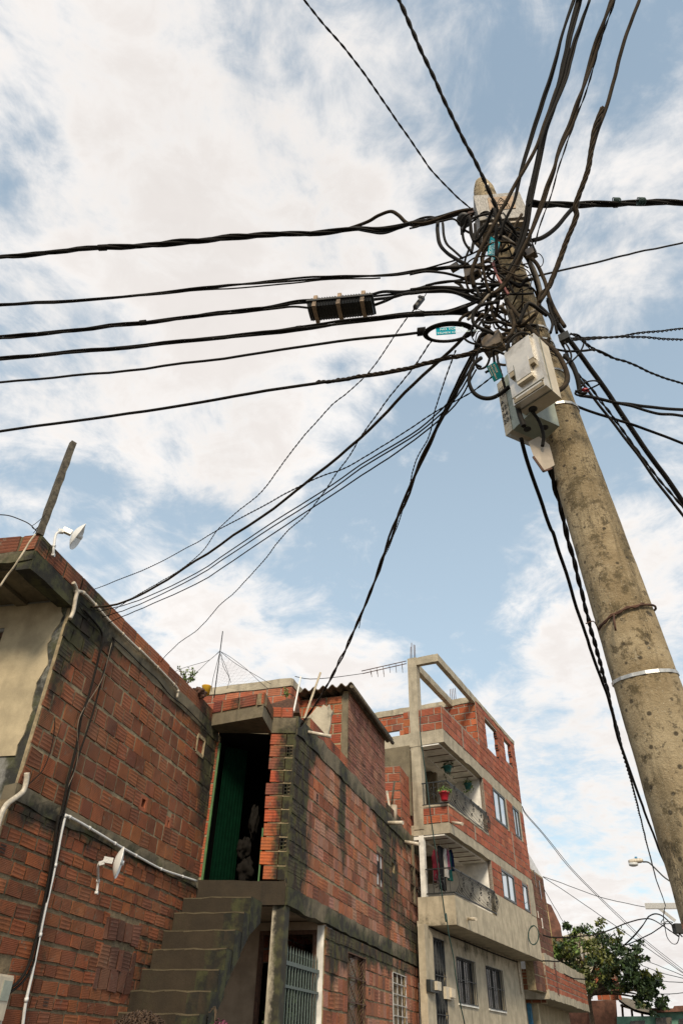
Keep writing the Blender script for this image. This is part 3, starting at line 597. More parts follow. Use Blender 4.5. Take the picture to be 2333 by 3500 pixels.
def grid_dish(name, label, c, axis, upv, Rd, mast):
    """rectangular parabolic dish: curved reflector, feed, bracket, mast"""
    t = thing(name, label, 'antenna', tuple(mast[0])); axis = Vector(axis).normalized(); x = Vector(upv).cross(axis).normalized(); y = axis.cross(x)
    mb = MB(); n = 14; rows = []; back = []
    for i in range(n + 1):
        ra = []; rb_ = []
        for j in range(n + 1):
            a, b_ = (i / n * 2 - 1), (j / n * 2 - 1)
            hw = .62 + .38 * math.cos(a * 1.3) ** .5 if abs(a) < 1.2 else .6
            px_, py_ = b_ * Rd * .80 * math.sqrt(max(.06, 1 - .72 * a * a)), a * Rd * (1 - .12 * b_ * b_)
            dep = (.34 * py_ ** 2 + .75 * px_ ** 2) / Rd
            p = Vector(c) + x * px_ + y * py_ + axis * dep; ra.append(p); rb_.append(p - axis * .008)
        rows.append(ra); back.append(rb_)
    mb.quad_mesh(rows); mb.quad_mesh([r[::-1] for r in back])
    for e in (0, -1): mb.quad_mesh([rows[e], back[e]]); mb.quad_mesh([[r[e] for r in rows], [r[e] for r in back]])
    mb.build('reflector', 'white_paint', t)
    mb = MB(); mb.lathe(Vector(c), axis, [(0, .026), (Rd * .62, .030), (Rd * .64, .027)], 14); mb.build('feed', 'white_paint', t)
    mb = MB(); q = Vector(c) - axis * .02; mb.bar(q, q - axis * .12, .06, .07); mb.bar(q - axis * .1 - y * .03, q - axis * .16 - y * .06, .05, .05); mb.build('bracket', 'steel', t)
    mb = MB(); mb.tube(catmull([Vector(m) for m in mast] + [q - axis * .12 - y * .03], 4), .017, 8)
    for m in mast[:2]: mb.lathe(Vector(m) - Vector((.02, 0, 0)), (1, 0, 0), [(0, .022), (.04, .022)], 8)
    mb.build('mast', 'white_paint', t); return t
uu, zz = A.px(*r1(335, 880)); b0 = A.p(uu, .05, zz); u2_, z2_ = A.px(*r1(340, 820)); b1 = A.p(u2_, .05, z2_)
c = at_r(*r1(490, 735), (b0.xy).length + .12)
m2 = at_r(*r1(378, 735), (b0.xy).length + .05)
grid_dish('dish_antenna', 'white grid dish antenna on the roof edge beside the leaning grey post', c, (0.90, .34, -.24), (0.28, .30, 1), .21, [b0, b1, m2])
uu, zz = A.px(*r3(625, 690)); b0 = A.p(uu, .05, zz); u2_, z2_ = A.px(*r3(635, 610)); b1 = A.p(u2_, .05, z2_)
u3_, z3_ = A.px(*r3(660, 505), v=.12); c = A.p(A.px(*r3(768, 480), v=.3)[0], .3, A.px(*r3(768, 480), v=.3)[1])
grid_dish('dish_antenna', 'white grid dish antenna fixed halfway up the dark brick wall', c, (0.96, .20, -.10), (0.05, .1, 1), .19, [b0, b1, A.p(u3_, .12, z3_)])
# leaning post on the roof corner
p0 = at_r(*r1(265, 745), 8.25); p1 = at_r(*r1(492, 125), 8.25)
mb = MB(); pts = [p0.lerp(p1, i / 12) + Vector((random.uniform(-.004, .004),) * 3) for i in range(13)]; mb.tube(pts, [.058 + random.uniform(-.004, .004) for _ in pts], 4, smooth=False); tag(mb.build('post', 'wood_grey'), 'weathered grey wooden post leaning on the roof corner', 'post')
def cab3(name, label, P, r, mat, cat='cable', k=6, group=None, n=6):
    mb = MB(); mb.tube(catmull(P, k), r, n); return tag(mb.build(name, mat), label, cat, group)
cab3('wire', 'thin wire curving in from the left edge to the foot of the leaning post', [at_r(*r1(-20, 605), 8.6), at_r(*r1(60, 612), 8.5), at_r(*r1(140, 640), 8.4), at_r(*r1(200, 670), 8.35), at_r(*r1(248, 718), 8.28)], .007, 'black_cable', 'wire')
cab3('vine', 'dry pale vine hanging over the eave of the cream plaster front', [at_r(*rc(475, 300), 8.05), at_r(*rc(400, 400), 8.05), at_r(*rc(340, 500), 8.05), at_r(*rc(270, 610), 8.0), at_r(*rc(180, 750), 8.05), at_r(*rc(100, 850), 8.1), at_r(*rc(0, 1000), 8.1)], .012, 'wood_pale', 'vine')
cab3('tie_wire', 'twisted wire scraps tied round the foot of the leaning post', [at_r(*r1(300, 610), 8.2), at_r(*r1(270, 640), 8.2), at_r(*r1(240, 665), 8.2), at_r(*r1(215, 685), 8.2), at_r(*r1(235, 705), 8.2), at_r(*r1(255, 690), 8.2), at_r(*r1(225, 730), 8.2)], .004, 'black_cable', 'wire')
# meter box at the lower left
t = thing('electric_meter', 'pale grey electricity meter on the dark brick wall by the frame edge', 'meter', tuple(A.p(-4.6, 0, 1.7)))
u0_, z0_ = A.px(*r3(85, 1245), v=.14); mb = MB(); mb.fbox(A, u0_ - .30, u0_, .03, .16, z0_ - .42, z0_); mb.fbox(A, u0_ - .27, u0_ - .02, .16, .18, z0_ - .38, z0_ - .02); mb.build('case', 'meter_plastic', t)
mb = MB(); mb.fbox(A, u0_ - .17, u0_ - .03, .181, .187, z0_ - .22, z0_ - .05); mb.build('display_window', 'meter_green', t)

# ------------------------------------------------------------------ middle house
MH = thing('brick_house', 'weathered brick house with open stair doorway, tin roofed cabin and black damp streaks', 'house', (0.0, 16.0, 0))
FF = Frame((-2.264, 13.243), (1.504, -.043), (-.03, -1))
fw = 1.505
stM = stainf([(0.35, 5.0, .55, 2.2, 1.15), (.3, 6.4, 1.2, .25, .7), (2.95, 6.1, .28, 1.1, .9), (3.1, 5.2, .2, .8, .5), (6.7, 5.3, .38, 1.5, 1.0), (6.3, 6.3, .6, .3, .6), (7.6, 5.4, .5, 1.0, .6), (9.2, 4.3, .9, .5, .7), (8.3, 4.6, .5, .4, .45), (10.3, 4.3, .8, .4, .6), (4.6, 6.4, 1.2, .2, .4), (8.5, 6.4, 2.4, .2, .7), (1.9, 5.2, .5, .25, .35), (4.5, 4.95, .5, .3, .35),
              (3.2, 3.3, 1.2, .4, .8), (5.5, 3.4, 2.0, .25, .7), (2.5, 2.6, .25, .7, .5), (9, 3.4, 2.5, .2, .5), (8.6, 2.0, .25, 1.2, .4), (5.0, 2.6, .15, .6, .4)])
winA = (5.8, 6.44, 4.83, 5.62); winB = (9.27, 11.04, 5.0, 5.98); smallh = (7.27, 7.63, 5.42, 5.66)
brickwall('street_wall', MH, MW, 0.0, 11.45, 3.83, 6.47, 'street', ['brick_street', 'mortar'], bl=.29, bh=.215, mo=.024, holes=[winA, winB, smallh], stf=stM, jit=.007, irr=.06, holey=.01, seed=21)
W1 = (3.5, 4.78, 1.2, 3.25); W2 = (7.09, 8.42, 1.3, 3.21); W3 = (9.92, 10.82, 1.0, 3.19)
brickwall('ground_wall', MH, MW, 2.1, 11.45, -.1, 3.52, 'street', ['brick_street', 'mortar'], bl=.27, bh=.235, mo=.026, holes=[W1, W2, W3], stf=stM, jit=.009, prot=.02, irr=.1, holey=.03, seed=22)
boxpart('floor_beam', MH, MW, 0.0, 11.45, -.15, .025, 3.55, 3.84, 'concrete_mould_shade', stM, .02)
boxpart('roof_beam', MH, MW, 0.02, 11.45, -.15, .03, 6.46, 6.82, 'concrete_mould_shade', stM, .02)
brickwall('parapet', MH, MW, .75, 3.30, 6.82, 7.06, 'orange', ['brick_orange', 'mortar_old'], bl=.34, bh=.215, holes=[], stf=stainf([(2, 7, 2, .3, .35)]), seed=23)
mb = MB(); mb.fbox(MW, 0, 11.45, -6, -.16, 3.62, 3.8); mb.build('floor_slab', 'plaster_peach', MH)
mb = MB(); mb.fbox(MW, 0.2, 11.45, -6, -.16, 6.5, 6.7); mb.build('roof_slab', 'concrete_mould_shade', MH)
# upper doorway, pillar of orange blocks
rgp = random.Random(5); mb = MB(); zc_ = 3.93
for i in range(11):
    h = .205; left = 1.03 + rgp.uniform(-.018, .018) + (.06 if i in (0, 7) else 0); mid = 1.33; c_ = random.choice(PAL['orange'])
    st4 = lambda u: 0.0 if u < 1.2 else 1.0
    J = lambda: rgp.uniform(-.005, .005)
    q = [(left + J(), zc_ + J()), (mid, zc_ + J()), (mid, zc_ + h + J()), (left + J(), zc_ + h)]
    col_ = tuple(x * rgp.uniform(.9, 1.1) for x in ((.48, .12, .04) if i < 5 else (.40, .085, .035)))
    if i in (6, 8): col_ = (.22, .06, .035)
    ft = [FF.p(a, .02 + J(), b_) for a, b_ in q]; bk = [FF.p(a, -.14, b_) for a, b_ in q]
    mb.face(ft, 0, col_, [(0, 0), (.3, 0), (.3, .2), (0, .2)], [0, .75, .75, 0])
    for j in range(4): mb.face([bk[j], bk[(j + 1) % 4], ft[(j + 1) % 4], ft[j]], 0, tuple(x * .8 for x in col_))
    # hollow block end
    e0 = mid + .015; e1 = 1.47; cc_ = (.10, .045, .025)
    if i in (2, 6, 9):
        mb.fbox(FF, e0, e1, -.12, -.03, zc_, zc_ + h, 2)
        for jz in range(4): zz_ = zc_ + jz * (h - .016) / 3; mb.fbox(FF, e0, e1, -.12, .015, zz_, zz_ + .016, 0, cc_, .75)
        for ju in range(3): uu_ = e0 + ju * (e1 - e0 - .014) / 2; mb.fbox(FF, uu_, uu_ + .014, -.12, .013, zc_ + .001, zc_ + h - .001, 0, cc_, .6)
    else: mb.fbox(FF, e0, e1, -.12, .016, zc_, zc_ + h, 0, cc_, .9)
    mb.fbox(FF, 1.10, 1.5, -.13, .004, zc_ + h - .001, zc_ + h + .027, 1)
    zc_ += h + .026
mb.build('pillar', ['brick_orange', 'mortar', 'dark_room'], MH)
mb = MB(); mb.fbox(FF, 1.475, 1.512, -.03, .014, 3.9, 6.46, 0, (1, 1, 1), .8); mb.build('pillar_corner', 'concrete_mould_shade', MH)
boxpart('landing_edge', MH, FF, 0.0, 1.5, -.15, .035, 3.55, 3.9, 'concrete_stair', None, .006)
boxpart('door_beam', MH, FF, .98, 1.5, -.15, .04, 6.46, 6.76, 'concrete_mould_shade', stainf([(1.4, 6.5, .3, .3, .7)]), .012)
mb = MB(); bricks(mb, FF, 1.0, 1.42, 6.77, 7.0, .38, .2, .02, [], 'orange', None, jit=.006, prot=.04, seed=4); mb.fbox(FF, 1.0, 1.42, -.15, -.01, 6.77, 6.97, 0, (.4, .1, .04)); mb.build('loose_course', 'brick_orange', MH)
poly = [(-2.264, 13.243), (-2.35, 12.88), (-1.34, 12.36), (-1.22, 13.2)]
mb = MB(); mb.prism([(x, y, 6.45) for x, y in poly][::-1], (0, 0, .22)); mb.build('door_canopy', 'concrete_mould_shade', MH)
CP = Frame((-2.35, 12.88), (1.01, -.52), (-.52, -1.01)); CQ = Frame((-1.34, 12.36), (.12, .84), (.84, -.12))
mb = MB(); bricks(mb, CP, 0.0, 1.13, 6.68, 6.94, .36, .215, .03, [], 'orange', stainf([(.5, 6.8, .25, .2, .7)]), jit=.006, seed=6); mb.fbox(CP, 0, 1.13, -.12, -.004, 6.675, 6.9, 1)
bricks(mb, CQ, 0.0, .8, 6.68, 6.94, .36, .215, .03, [], 'left', stainf([(.5, 6.8, .5, .2, .8)]), jit=.006, seed=7); mb.fbox(CQ, 0, .8, -.12, -.004, 6.675, 6.9, 1)
mb.build('canopy_kerb', ['brick_orange', 'mortar_old'], MH)
# room behind the doorway
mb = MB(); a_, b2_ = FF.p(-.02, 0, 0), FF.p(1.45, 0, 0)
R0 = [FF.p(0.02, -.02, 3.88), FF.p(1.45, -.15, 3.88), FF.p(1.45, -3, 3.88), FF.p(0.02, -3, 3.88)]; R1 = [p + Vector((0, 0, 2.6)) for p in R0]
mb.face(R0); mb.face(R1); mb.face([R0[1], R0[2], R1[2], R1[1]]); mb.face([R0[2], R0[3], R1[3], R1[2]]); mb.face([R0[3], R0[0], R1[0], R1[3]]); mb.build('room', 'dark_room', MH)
dr = thing('door_leaf', None, None, tuple(FF.p(.1, -.2, 3.9))); dr.parent = None
D.objects.remove(dr)
mb = MB(); n_ = 44; rows = []
for z in (3.93, 5.0, 6.30): rows.append([FF.p(.13 + .40 * i / n_, -.30 - .26 * i / n_ + .012 * math.sin(i * 1.15), z) for i in range(n_ + 1)])
mb.quad_mesh(rows); mb.build('door_leaf', 'green_sheet', MH)
mb = MB(); mb.fbox(FF, .05, .085, -.06, .012, 3.9, 6.25); mb.fbox(FF, 1.015, 1.04, -.05, .01, 3.9, 4.75); mb.build('door_frame', 'green_frame', MH)
mb = MB(); bricks(mb, FF, -.04, .05, 3.93, 6.3, .2, .205, .02, [], 'orange', stainf([(0, 6, .3, .5, .5)]), seed=8); mb.fbox(FF, -.05, .05, -.1, .002, 3.9, 6.4, 1); mb.build('door_jamb', ['brick_orange', 'mortar'], MH)
# sacks inside the doorway
def lump(name, mat, c, r, label=None, cat=None, seed=1, parent=None, sq=1.0):
    rg = random.Random(seed); mb = MB(); rows = []; n = 34; ph = [rg.uniform(0, 6.28) for _ in range(8)]
    for i in range(25):
        th = math.pi * i / 24; row = []
        for j in range(n):
            f = 2 * math.pi * j / n; k = 1 + .16 * math.sin(3 * f + ph[0] + th * 2) + .10 * math.sin(5 * f + ph[1] - 3 * th) + .10 * math.sin(4 * th + ph[2] + f) 
            k += .22 * (abs(mnoise.noise(Vector((math.sin(th) * math.cos(f) * 2.6, math.sin(th) * math.sin(f) * 2.6, math.cos(th) * 2.2 + seed * 3)))) * 2 - .5) - .10 * abs(math.sin(f * 7 + 2 * mnoise.noise(Vector((th * 2, f, seed)))))
            row.append(Vector(c) + Vector((math.sin(th) * math.cos(f) * r[0] * k, math.sin(th) * math.sin(f) * r[1] * k, -math.cos(th) * r[2] * k)))
        rows.append(row)
    mb.quad_mesh(rows, closed=True); o = mb.build(name, mat, parent); return tag(o, label, cat) if label else o
sb = at_r(*r5(985, 540), 13.55); lump('sack', 'sack', (sb.x, sb.y, 4.10), (.15, .13, .19), 'crumpled grey sack on the floor just inside the stair doorway', 'sack', 3)
sb = at_r(*r5(965, 430), 13.6); lump('sack', 'sack', (sb.x, sb.y, 4.47), (.13, .13, .17), 'tied pale sack lying on the grey sack in the stair doorway', 'sack', 4)
sb = at_r(*r5(1035, 240), 13.7); lump('bag', 'sack', (sb.x, sb.y, 4.95), (.09, .1, .25), 'dim green bag hanging in the stair doorway above the sacks', 'bag', 5)
# windows of the street wall
def grille(mb, fr, u0, u1, z0, z1, nu, nz, v, w=.012, mi=0, curves=False):
    for i in range(nu + 1): u = u0 + (u1 - u0) * i / nu; mb.bar(fr.p(u, v, z0), fr.p(u, v, z1), w, w, mi)
    for i in range(nz + 1): z = z0 + (z1 - z0) * i / nz; mb.bar(fr.p(u0, v + w * .9, z), fr.p(u1, v + w * .9, z), w, w, mi)
    if curves:
        for i in range(nu):
            for j in range(nz):
                a, b_ = u0 + (u1 - u0) * i / nu, u0 + (u1 - u0) * (i + 1) / nu; c, d = z0 + (z1 - z0) * j / nz, z0 + (z1 - z0) * (j + 1) / nz
                for k in range(4):
                    f = .22 + .56 * (k + .5) / 4
                    mb.tube(catmull([fr.p(a, v, c), fr.p(a + (b_ - a) * f, v, c + (d - c) * (1 - f) * .9), fr.p(b_, v, d)], 4), w * .4, 4, mi)
                mb.tube(catmull([fr.p(a, v, d), fr.p((a + b_) / 2 - .03, v, (c + d) / 2), fr.p(b_, v, c)], 4), w * .4, 4, mi)
def window(parent, fr, h, name, fmat, gmat, g=None, fw_=.05, dep=.1, mull=0, sill=None, v0=0.0):
    u0, u1, a, b_ = h; mb = MB()
    for q in ((u0, u0 + fw_, a, b_), (u1 - fw_, u1, a, b_), (u0 + fw_, u1 - fw_, a, a + fw_), (u0 + fw_, u1 - fw_, b_ - fw_, b_)): mb.fbox(fr, q[0], q[1], v0 - dep, v0 - dep + .05, q[2], q[3])
    for i in range(mull): u = u0 + (u1 - u0) * (i + 1) / (mull + 1); mb.fbox(fr, u - fw_ * .45, u + fw_ * .45, v0 - dep, v0 - dep + .052, a + fw_, b_ - fw_)
    w_ = mb.build(name, fmat, parent)
    mb = MB(); mb.fbox(fr, u0 + fw_ * .5, u1 - fw_ * .5, v0 - dep + .01, v0 - dep + .02, a + fw_ * .5, b_ - fw_ * .5); mb.build('pane', gmat, w_)
    if g: mb = MB(); grille(mb, fr, u0 + .01, u1 - .01, a + .01, b_ - .01, g[0], g[1], v0 + g[2], g[3], curves=g[4]); mb.build('grille', g[5], w_)
    if sill: mb = MB(); mb.fbox(fr, u0 - .04, u1 + .04, v0 - .05, v0 + .04, a - .05, a); mb.build('sill', sill, w_)
    return w_
window(MH, MW, W1, 'window', 'rusty_steel', 'amber_glass', (2, 5, .01, .022, True, 'rusty_steel'))
window(MH, MW, W2, 'window', 'rusty_steel', 'glass_dark', (3, 9, .02, .02, False, 'steel'))
window(MH, MW, W3, 'window', 'rusty_steel', 'glass_dark', (5, 4, .02, .022, False, 'steel'))
window(MH, MW, winA, 'window', 'rusty_steel', 'glass_milky', None, .05, .05, 1)
mb = MB(); mb.fbox(MW, winA[0] + .06, winA[0] + .3, -.02, .0, 5.15, 5.4); mb.fbox(MW, winA[0] + .34, winA[1] - .06, -.02, .0, 5.05, 5.28); mb.build('missing_pane', 'dark_room', MH)
window(MH, MW, winB, 'window', 'rusty_steel', 'curtain_glass', (2, 2, .02, .035, True, 'rusty_steel'), .05, .09, 1)
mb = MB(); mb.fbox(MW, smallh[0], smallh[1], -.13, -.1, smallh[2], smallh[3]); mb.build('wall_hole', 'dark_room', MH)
# porch
PB = Frame(MW.p(2.1, 0, 0), (-MW.n.x, -MW.n.y), (-MW.d.x, -MW.d.y))
ud0 = PB.px(*r5(1528, 1000))[0]; ud1 = PB.px(*r5(1095, 1000))[0]; zd = PB.px(*r5(1320, 965))[1]
mb = MB(); sheet(mb, PB, .03, 4.4, -.1, 3.6, [(ud0, ud1, -.1, zd)], 0, 0, None, th=.15); mb.build('porch_wall', 'plaster_peach', MH)
mb = MB(); mb.fbox(PB, .02, .15, -.5, .012, -.1, 3.53); mb.build('porch_pier', 'plaster_white', MH)
mb = MB(); mb.fbox(PB, ud0, ud0 + .07, -.08, .02, 0, zd); mb.fbox(PB, ud1 - .07, ud1, -.08, .02, 0, zd); mb.fbox(PB, ud0, ud1, -.08, .021, zd - .07, zd); d_ = mb.build('porch_door_frame', 'rusty_steel', MH)
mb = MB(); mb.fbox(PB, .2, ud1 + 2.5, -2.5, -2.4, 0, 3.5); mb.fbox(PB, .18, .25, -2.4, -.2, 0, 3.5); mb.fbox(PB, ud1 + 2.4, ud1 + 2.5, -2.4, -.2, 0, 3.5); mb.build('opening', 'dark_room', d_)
mb = MB(); mb.fbox(MW, -.02, .22, -.22, -.005, 0, 3.56); cs = stainf([])
mb2 = MB(); 
for i in range(14):
    z0_, z1_ = i * 3.56 / 14, (i + 1) * 3.56 / 14
    for fr_c, ua, ub, s0, s1 in ((MW, 0.0, .22, .9, .9), (Frame(MW.p(0, -.22, 0), MW.n, (-MW.d.x, -MW.d.y)), 0.0, .22, 0.0, 1.0)):
        mb2.face([fr_c.p(ua, 0, z0_), fr_c.p(ub, 0, z0_), fr_c.p(ub, 0, z1_), fr_c.p(ua, 0, z1_)], 0, st=[s0, s1, s1, s0])
    mb2.face([MW.p(.22, 0, z0_), MW.p(.22, -.22, z0_), MW.p(.22, -.22, z1_), MW.p(.22, 0, z1_)], 0, st=.5); mb2.face([MW.p(0, -.22, z0_), MW.p(.22, -.22, z0_), MW.p(.22, -.22, z1_), MW.p(0, -.22, z1_)], 0)
mb2.build('column', 'column_dirty', MH)
gt = thing('picket_gate', 'pale green steel picket fence between the stained column and the porch wall', 'fence', tuple(MW.p(1.1, -.1, 0)))
mb = MB(); ga, gza = MW.px(*r5(1305, 1205), v=-.08); gb, gzb = MW.px(*r5(1545, 1290), v=-.08); _, gz2 = MW.px(*r5(1290, 1390), v=-.08)
gz = (gza + gzb) / 2; mb.fbox(MW, .24, 2.05, -.10, -.07, gz - .03, gz + .03); mb.build('rail', 'picket_green', gt)
for zq, hq in ((gz2, .02), (.22, .02)): mb = MB(); mb.fbox(MW, .24, 2.05, -.10, -.07, zq - hq, zq + hq); mb.build('rail', 'picket_green', gt)
mb = MB(); mb.fbox(MW, -.008, .008, -.012, .012, .12, gz + .14); u_ = .3; mb.hexa([MW.p(-.014, -.014, gz + .14), MW.p(.014, -.014, gz + .14), MW.p(.014, .014, gz + .14), MW.p(-.014, .014, gz + .14)] + [MW.p(0, 0, gz + .26)] * 4)
pk = mb.build('picket', 'picket_green', gt)
base_ = pk.location.copy()
for i in range(13):
    o_ = pk if i == 0 else pk.copy()
    if i: COL.objects.link(o_); o_.parent = gt
    o_.location = base_ + MW.d * (.32 + i * .136) + MW.n * -.085
# ------------------------------------------------------------------ stairs
STR = thing('concrete_stairs', 'dark damp concrete stairs climbing along the dark brick wall to the open doorway', 'stairs', tuple(A.p(-1.5, .6, 0)))
lev = [(3.55, -.52), (3.30, -.77), (3.03, -1.04), (2.77, -1.28), (2.50, -1.52), (2.24, -1.75)]
while lev[-1][0] > .3: lev.append((lev[-1][0] - .26, lev[-1][1] - .24))
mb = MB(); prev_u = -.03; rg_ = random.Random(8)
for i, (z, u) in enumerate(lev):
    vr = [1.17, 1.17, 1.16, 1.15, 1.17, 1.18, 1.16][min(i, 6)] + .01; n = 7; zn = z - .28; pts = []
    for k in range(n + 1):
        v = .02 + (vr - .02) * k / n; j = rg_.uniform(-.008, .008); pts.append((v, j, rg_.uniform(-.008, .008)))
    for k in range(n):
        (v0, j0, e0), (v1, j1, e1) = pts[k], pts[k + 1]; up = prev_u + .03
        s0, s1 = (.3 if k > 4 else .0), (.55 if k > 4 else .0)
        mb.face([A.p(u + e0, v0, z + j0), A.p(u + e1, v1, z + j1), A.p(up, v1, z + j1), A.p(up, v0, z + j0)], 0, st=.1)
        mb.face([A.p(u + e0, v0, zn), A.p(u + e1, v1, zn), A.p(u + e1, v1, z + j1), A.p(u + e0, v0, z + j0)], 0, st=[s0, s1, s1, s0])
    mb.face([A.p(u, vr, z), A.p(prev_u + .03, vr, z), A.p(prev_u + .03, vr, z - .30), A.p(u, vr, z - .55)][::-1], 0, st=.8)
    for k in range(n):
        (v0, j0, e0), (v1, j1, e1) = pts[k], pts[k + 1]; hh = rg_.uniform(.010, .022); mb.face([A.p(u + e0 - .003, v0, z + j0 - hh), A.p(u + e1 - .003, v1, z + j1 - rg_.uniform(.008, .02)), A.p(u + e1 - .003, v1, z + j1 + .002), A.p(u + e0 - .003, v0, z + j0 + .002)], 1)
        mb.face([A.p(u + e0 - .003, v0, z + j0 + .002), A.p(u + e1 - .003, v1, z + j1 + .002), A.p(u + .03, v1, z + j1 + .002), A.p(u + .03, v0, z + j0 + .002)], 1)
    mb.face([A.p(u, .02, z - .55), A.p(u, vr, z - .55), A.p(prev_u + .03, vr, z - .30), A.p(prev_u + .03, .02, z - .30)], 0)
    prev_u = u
mb.build('flight', ['concrete_stair', 'nosing_highlight'], STR)
# ------------------------------------------------------------------ cabin on the roof of the middle house
CF = Frame(MW.p(3.32, 0, 0), (-MW.n.x, -MW.n.y), (-MW.d.x, -MW.d.y))
brickwall('cabin_side_wall', MH, MW, 3.32, 6.75, 6.83, 8.73, 'cabin', ['brick_cabin', 'mortar'], bl=.33, bh=.225, mo=.014, stf=stainf([(3.4, 7.2, .3, .6, .4), (6.5, 7.2, .5, .8, .3)]), seed=31)
brickwall('cabin_front_wall', MH, CF, .16, 2.3, 6.7, 8.62, 'orange', ['brick_orange', 'mortar'], bl=.38, bh=.215, mo=.03, holes=[(1.15, 2.3, 6.7, 7.9)], stf=stainf([(1.4, 8.5, 1.2, .3, .4), (.9, 7, .6, .5, .3)]), seed=32)
mb = MB(); mb.fbox(CF, .0, .15, -.12, .02, 6.83, 8.66, 0); mb.build('cabin_corner_post', 'concrete_mould_shade', MH)
mb = MB(); n_ = 60; rows = []; rows2 = []
for u in (3.02, 4.4, 5.8, 7.05):
    rr_ = []; r2_ = []
    for i in range(n_ + 1):
        v = .20 - 2.75 * i / n_; z = 8.78 + .05 * math.sin(i * 2 * math.pi / 5.2) - .01 * i / n_ * 5 + (.015 if u > 5 else 0); uo = u - (.12 * math.sin(i * .9) if (u < 3.1 and i > 44) else 0)
        rr_.append(MW.p(uo, v, z)); r2_.append(MW.p(uo, v, z - .022))
    rows.append(rr_); rows2.append(r2_)
mb.quad_mesh(rows); mb.quad_mesh([r[::-1] for r in rows2]); mb.quad_mesh([rows2[0], rows[0]], smooth=False); mb.quad_mesh([[r[0] for r in rows], [r[0] for r in rows2]], smooth=False)
mb.build('cabin_roof', 'fibrecement', MH)
mb = MB(); mb.tube([MW.p(3.05, .16, 8.72), MW.p(7.1, .16, 8.72)], .05, 8); mb.build('eave_tube', 'fibrecement', MH)
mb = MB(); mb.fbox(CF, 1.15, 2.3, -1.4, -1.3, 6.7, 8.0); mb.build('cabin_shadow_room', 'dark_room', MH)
# terrace walls beyond the cabin
TZ = 8.57
brickwall('terrace_side_wall', MH, MW, 8.62, 11.4, 6.83, TZ, 'apt', ['brick_apartment', 'mortar_light'], bl=.33, bh=.225, mo=.02, stf=stainf([(9, 6.9, 2, .3, .4)]), seed=33)
TF = Frame(MW.p(8.62, 0, 0), (-MW.n.x, -MW.n.y), (-MW.d.x, -MW.d.y))
brickwall('terrace_front_wall', MH, TF, .0, .95, 6.83, TZ, 'apt', ['brick_orange', 'mortar_light'], bl=.36, bh=.225, mo=.03, seed=34)
mb = MB(); bricks(mb, MW, 6.8, 8.6, 6.82, 7.03, .33, .2, .02, [], 'left', stainf([(7.5, 6.9, 2, .3, .7)]), seed=35); mb.fbox(MW, 6.8, 8.6, -.14, -.003, 6.82, 7.03, 1); mb.build('terrace_kerb', ['brick_street', 'mortar_old'], MH)
def stub(label, p, q, r=.03, mat='pvc_white', group=None):
    mb = MB(); mb.tube([p, q], r, 10); return tag(mb.build('drain_pipe', mat), label, 'pipe', group)
def from_wall(fr, px0, px1, ext=.0, v=.0):
    u, z = fr.px(*px0, v=v); return fr.p(u, v, z), u, z
p_, u_, z_ = from_wall(MW, r4(885, 690), None); stub('stubby peach drain pipe sticking out of the corner above the orange block pillar', p_, at_r(*r4(1040, 720), p_.xy.length - .12), .035)
p_, u_, z_ = from_wall(MW, r7(275, 1485), None); stub('cream drain pipe jutting below the small terrace wall', p_, at_r(*r7(395, 1483), p_.xy.length - .25), .05)
p_, u_, z_ = from_wall(MW, r6(1075, 285), None); stub('cream drain pipe jutting from the black stained ledge, lower of the pair', p_, at_r(*r6(1190, 303), p_.xy.length - .25), .05)
for i, (a_, b_, r_, m_, lb) in enumerate((((270, 1240), (310, 1470), .035, 'pvc_white', 'grey upright tube leaning in the corner of the terrace wall'), ((325, 1350), (325, 1475), .09, 'beige_metal', 'fat beige tube standing at the foot of the terrace wall'), ((330, 1165), (305, 1370), .03, 'wood_grey', 'thin crooked stick propped on the terrace wall'))):
    p_ = at_r(*r7(*a_), 20.6); q_ = at_r(*r7(*b_), 20.6); mb = MB(); mb.tube([p_, q_], r_, 10); tag(mb.build('tube', m_), lb, 'tube')
# things standing on the ledge by the cabin
def shard(name, label, pxs, r, th, mat, cat):
    P = [at_r(*q, r) for q in pxs]; mb = MB(); mb.prism(P, (0.02, th, 0.0)); return tag(mb.build(name, mat), label, cat)
shard('broken_slab', 'broken pale concrete slab leaning against the cabin wall', [r4(920, 720), r4(905, 640), r4(880, 595), r4(915, 560), r4(945, 520), r4(975, 525), r4(990, 505), r4(1012, 520), r4(1030, 503), r4(1035, 530), r4(1052, 550), r4(1040, 580), r4(1035, 640), r4(1005, 770), r4(960, 745)], 14.9, .09, 'column_dirty', 'slab')
shard('rusty_sheet', 'dark rusty roofing sheet lying behind the canopy bricks', [r4(590, 478), r4(640, 500), r4(760, 465), r4(815, 480), r4(830, 560), r4(640, 560)], 14.3, .3, 'rusty_steel', 'sheet')
for (a_, b_, w_, m_, lb, r_) in ((r4(838, 322), r4(790, 556), .11, 'white_paint', 'white painted board leaning on the cabin roof', 13.9), (r4(970, 292), r4(862, 600), .045, 'wood_pale', 'thin pale wooden stick with pointed tip leaning beside the white board', 13.8)):
    mb = MB(); mb.bar(at_r(*a_, r_), at_r(*b_, r_), w_, .03 if w_ > .1 else .04); tag(mb.build('board' if w_ > .1 else 'stick', m_), lb, 'board' if w_ > .1 else 'stick')
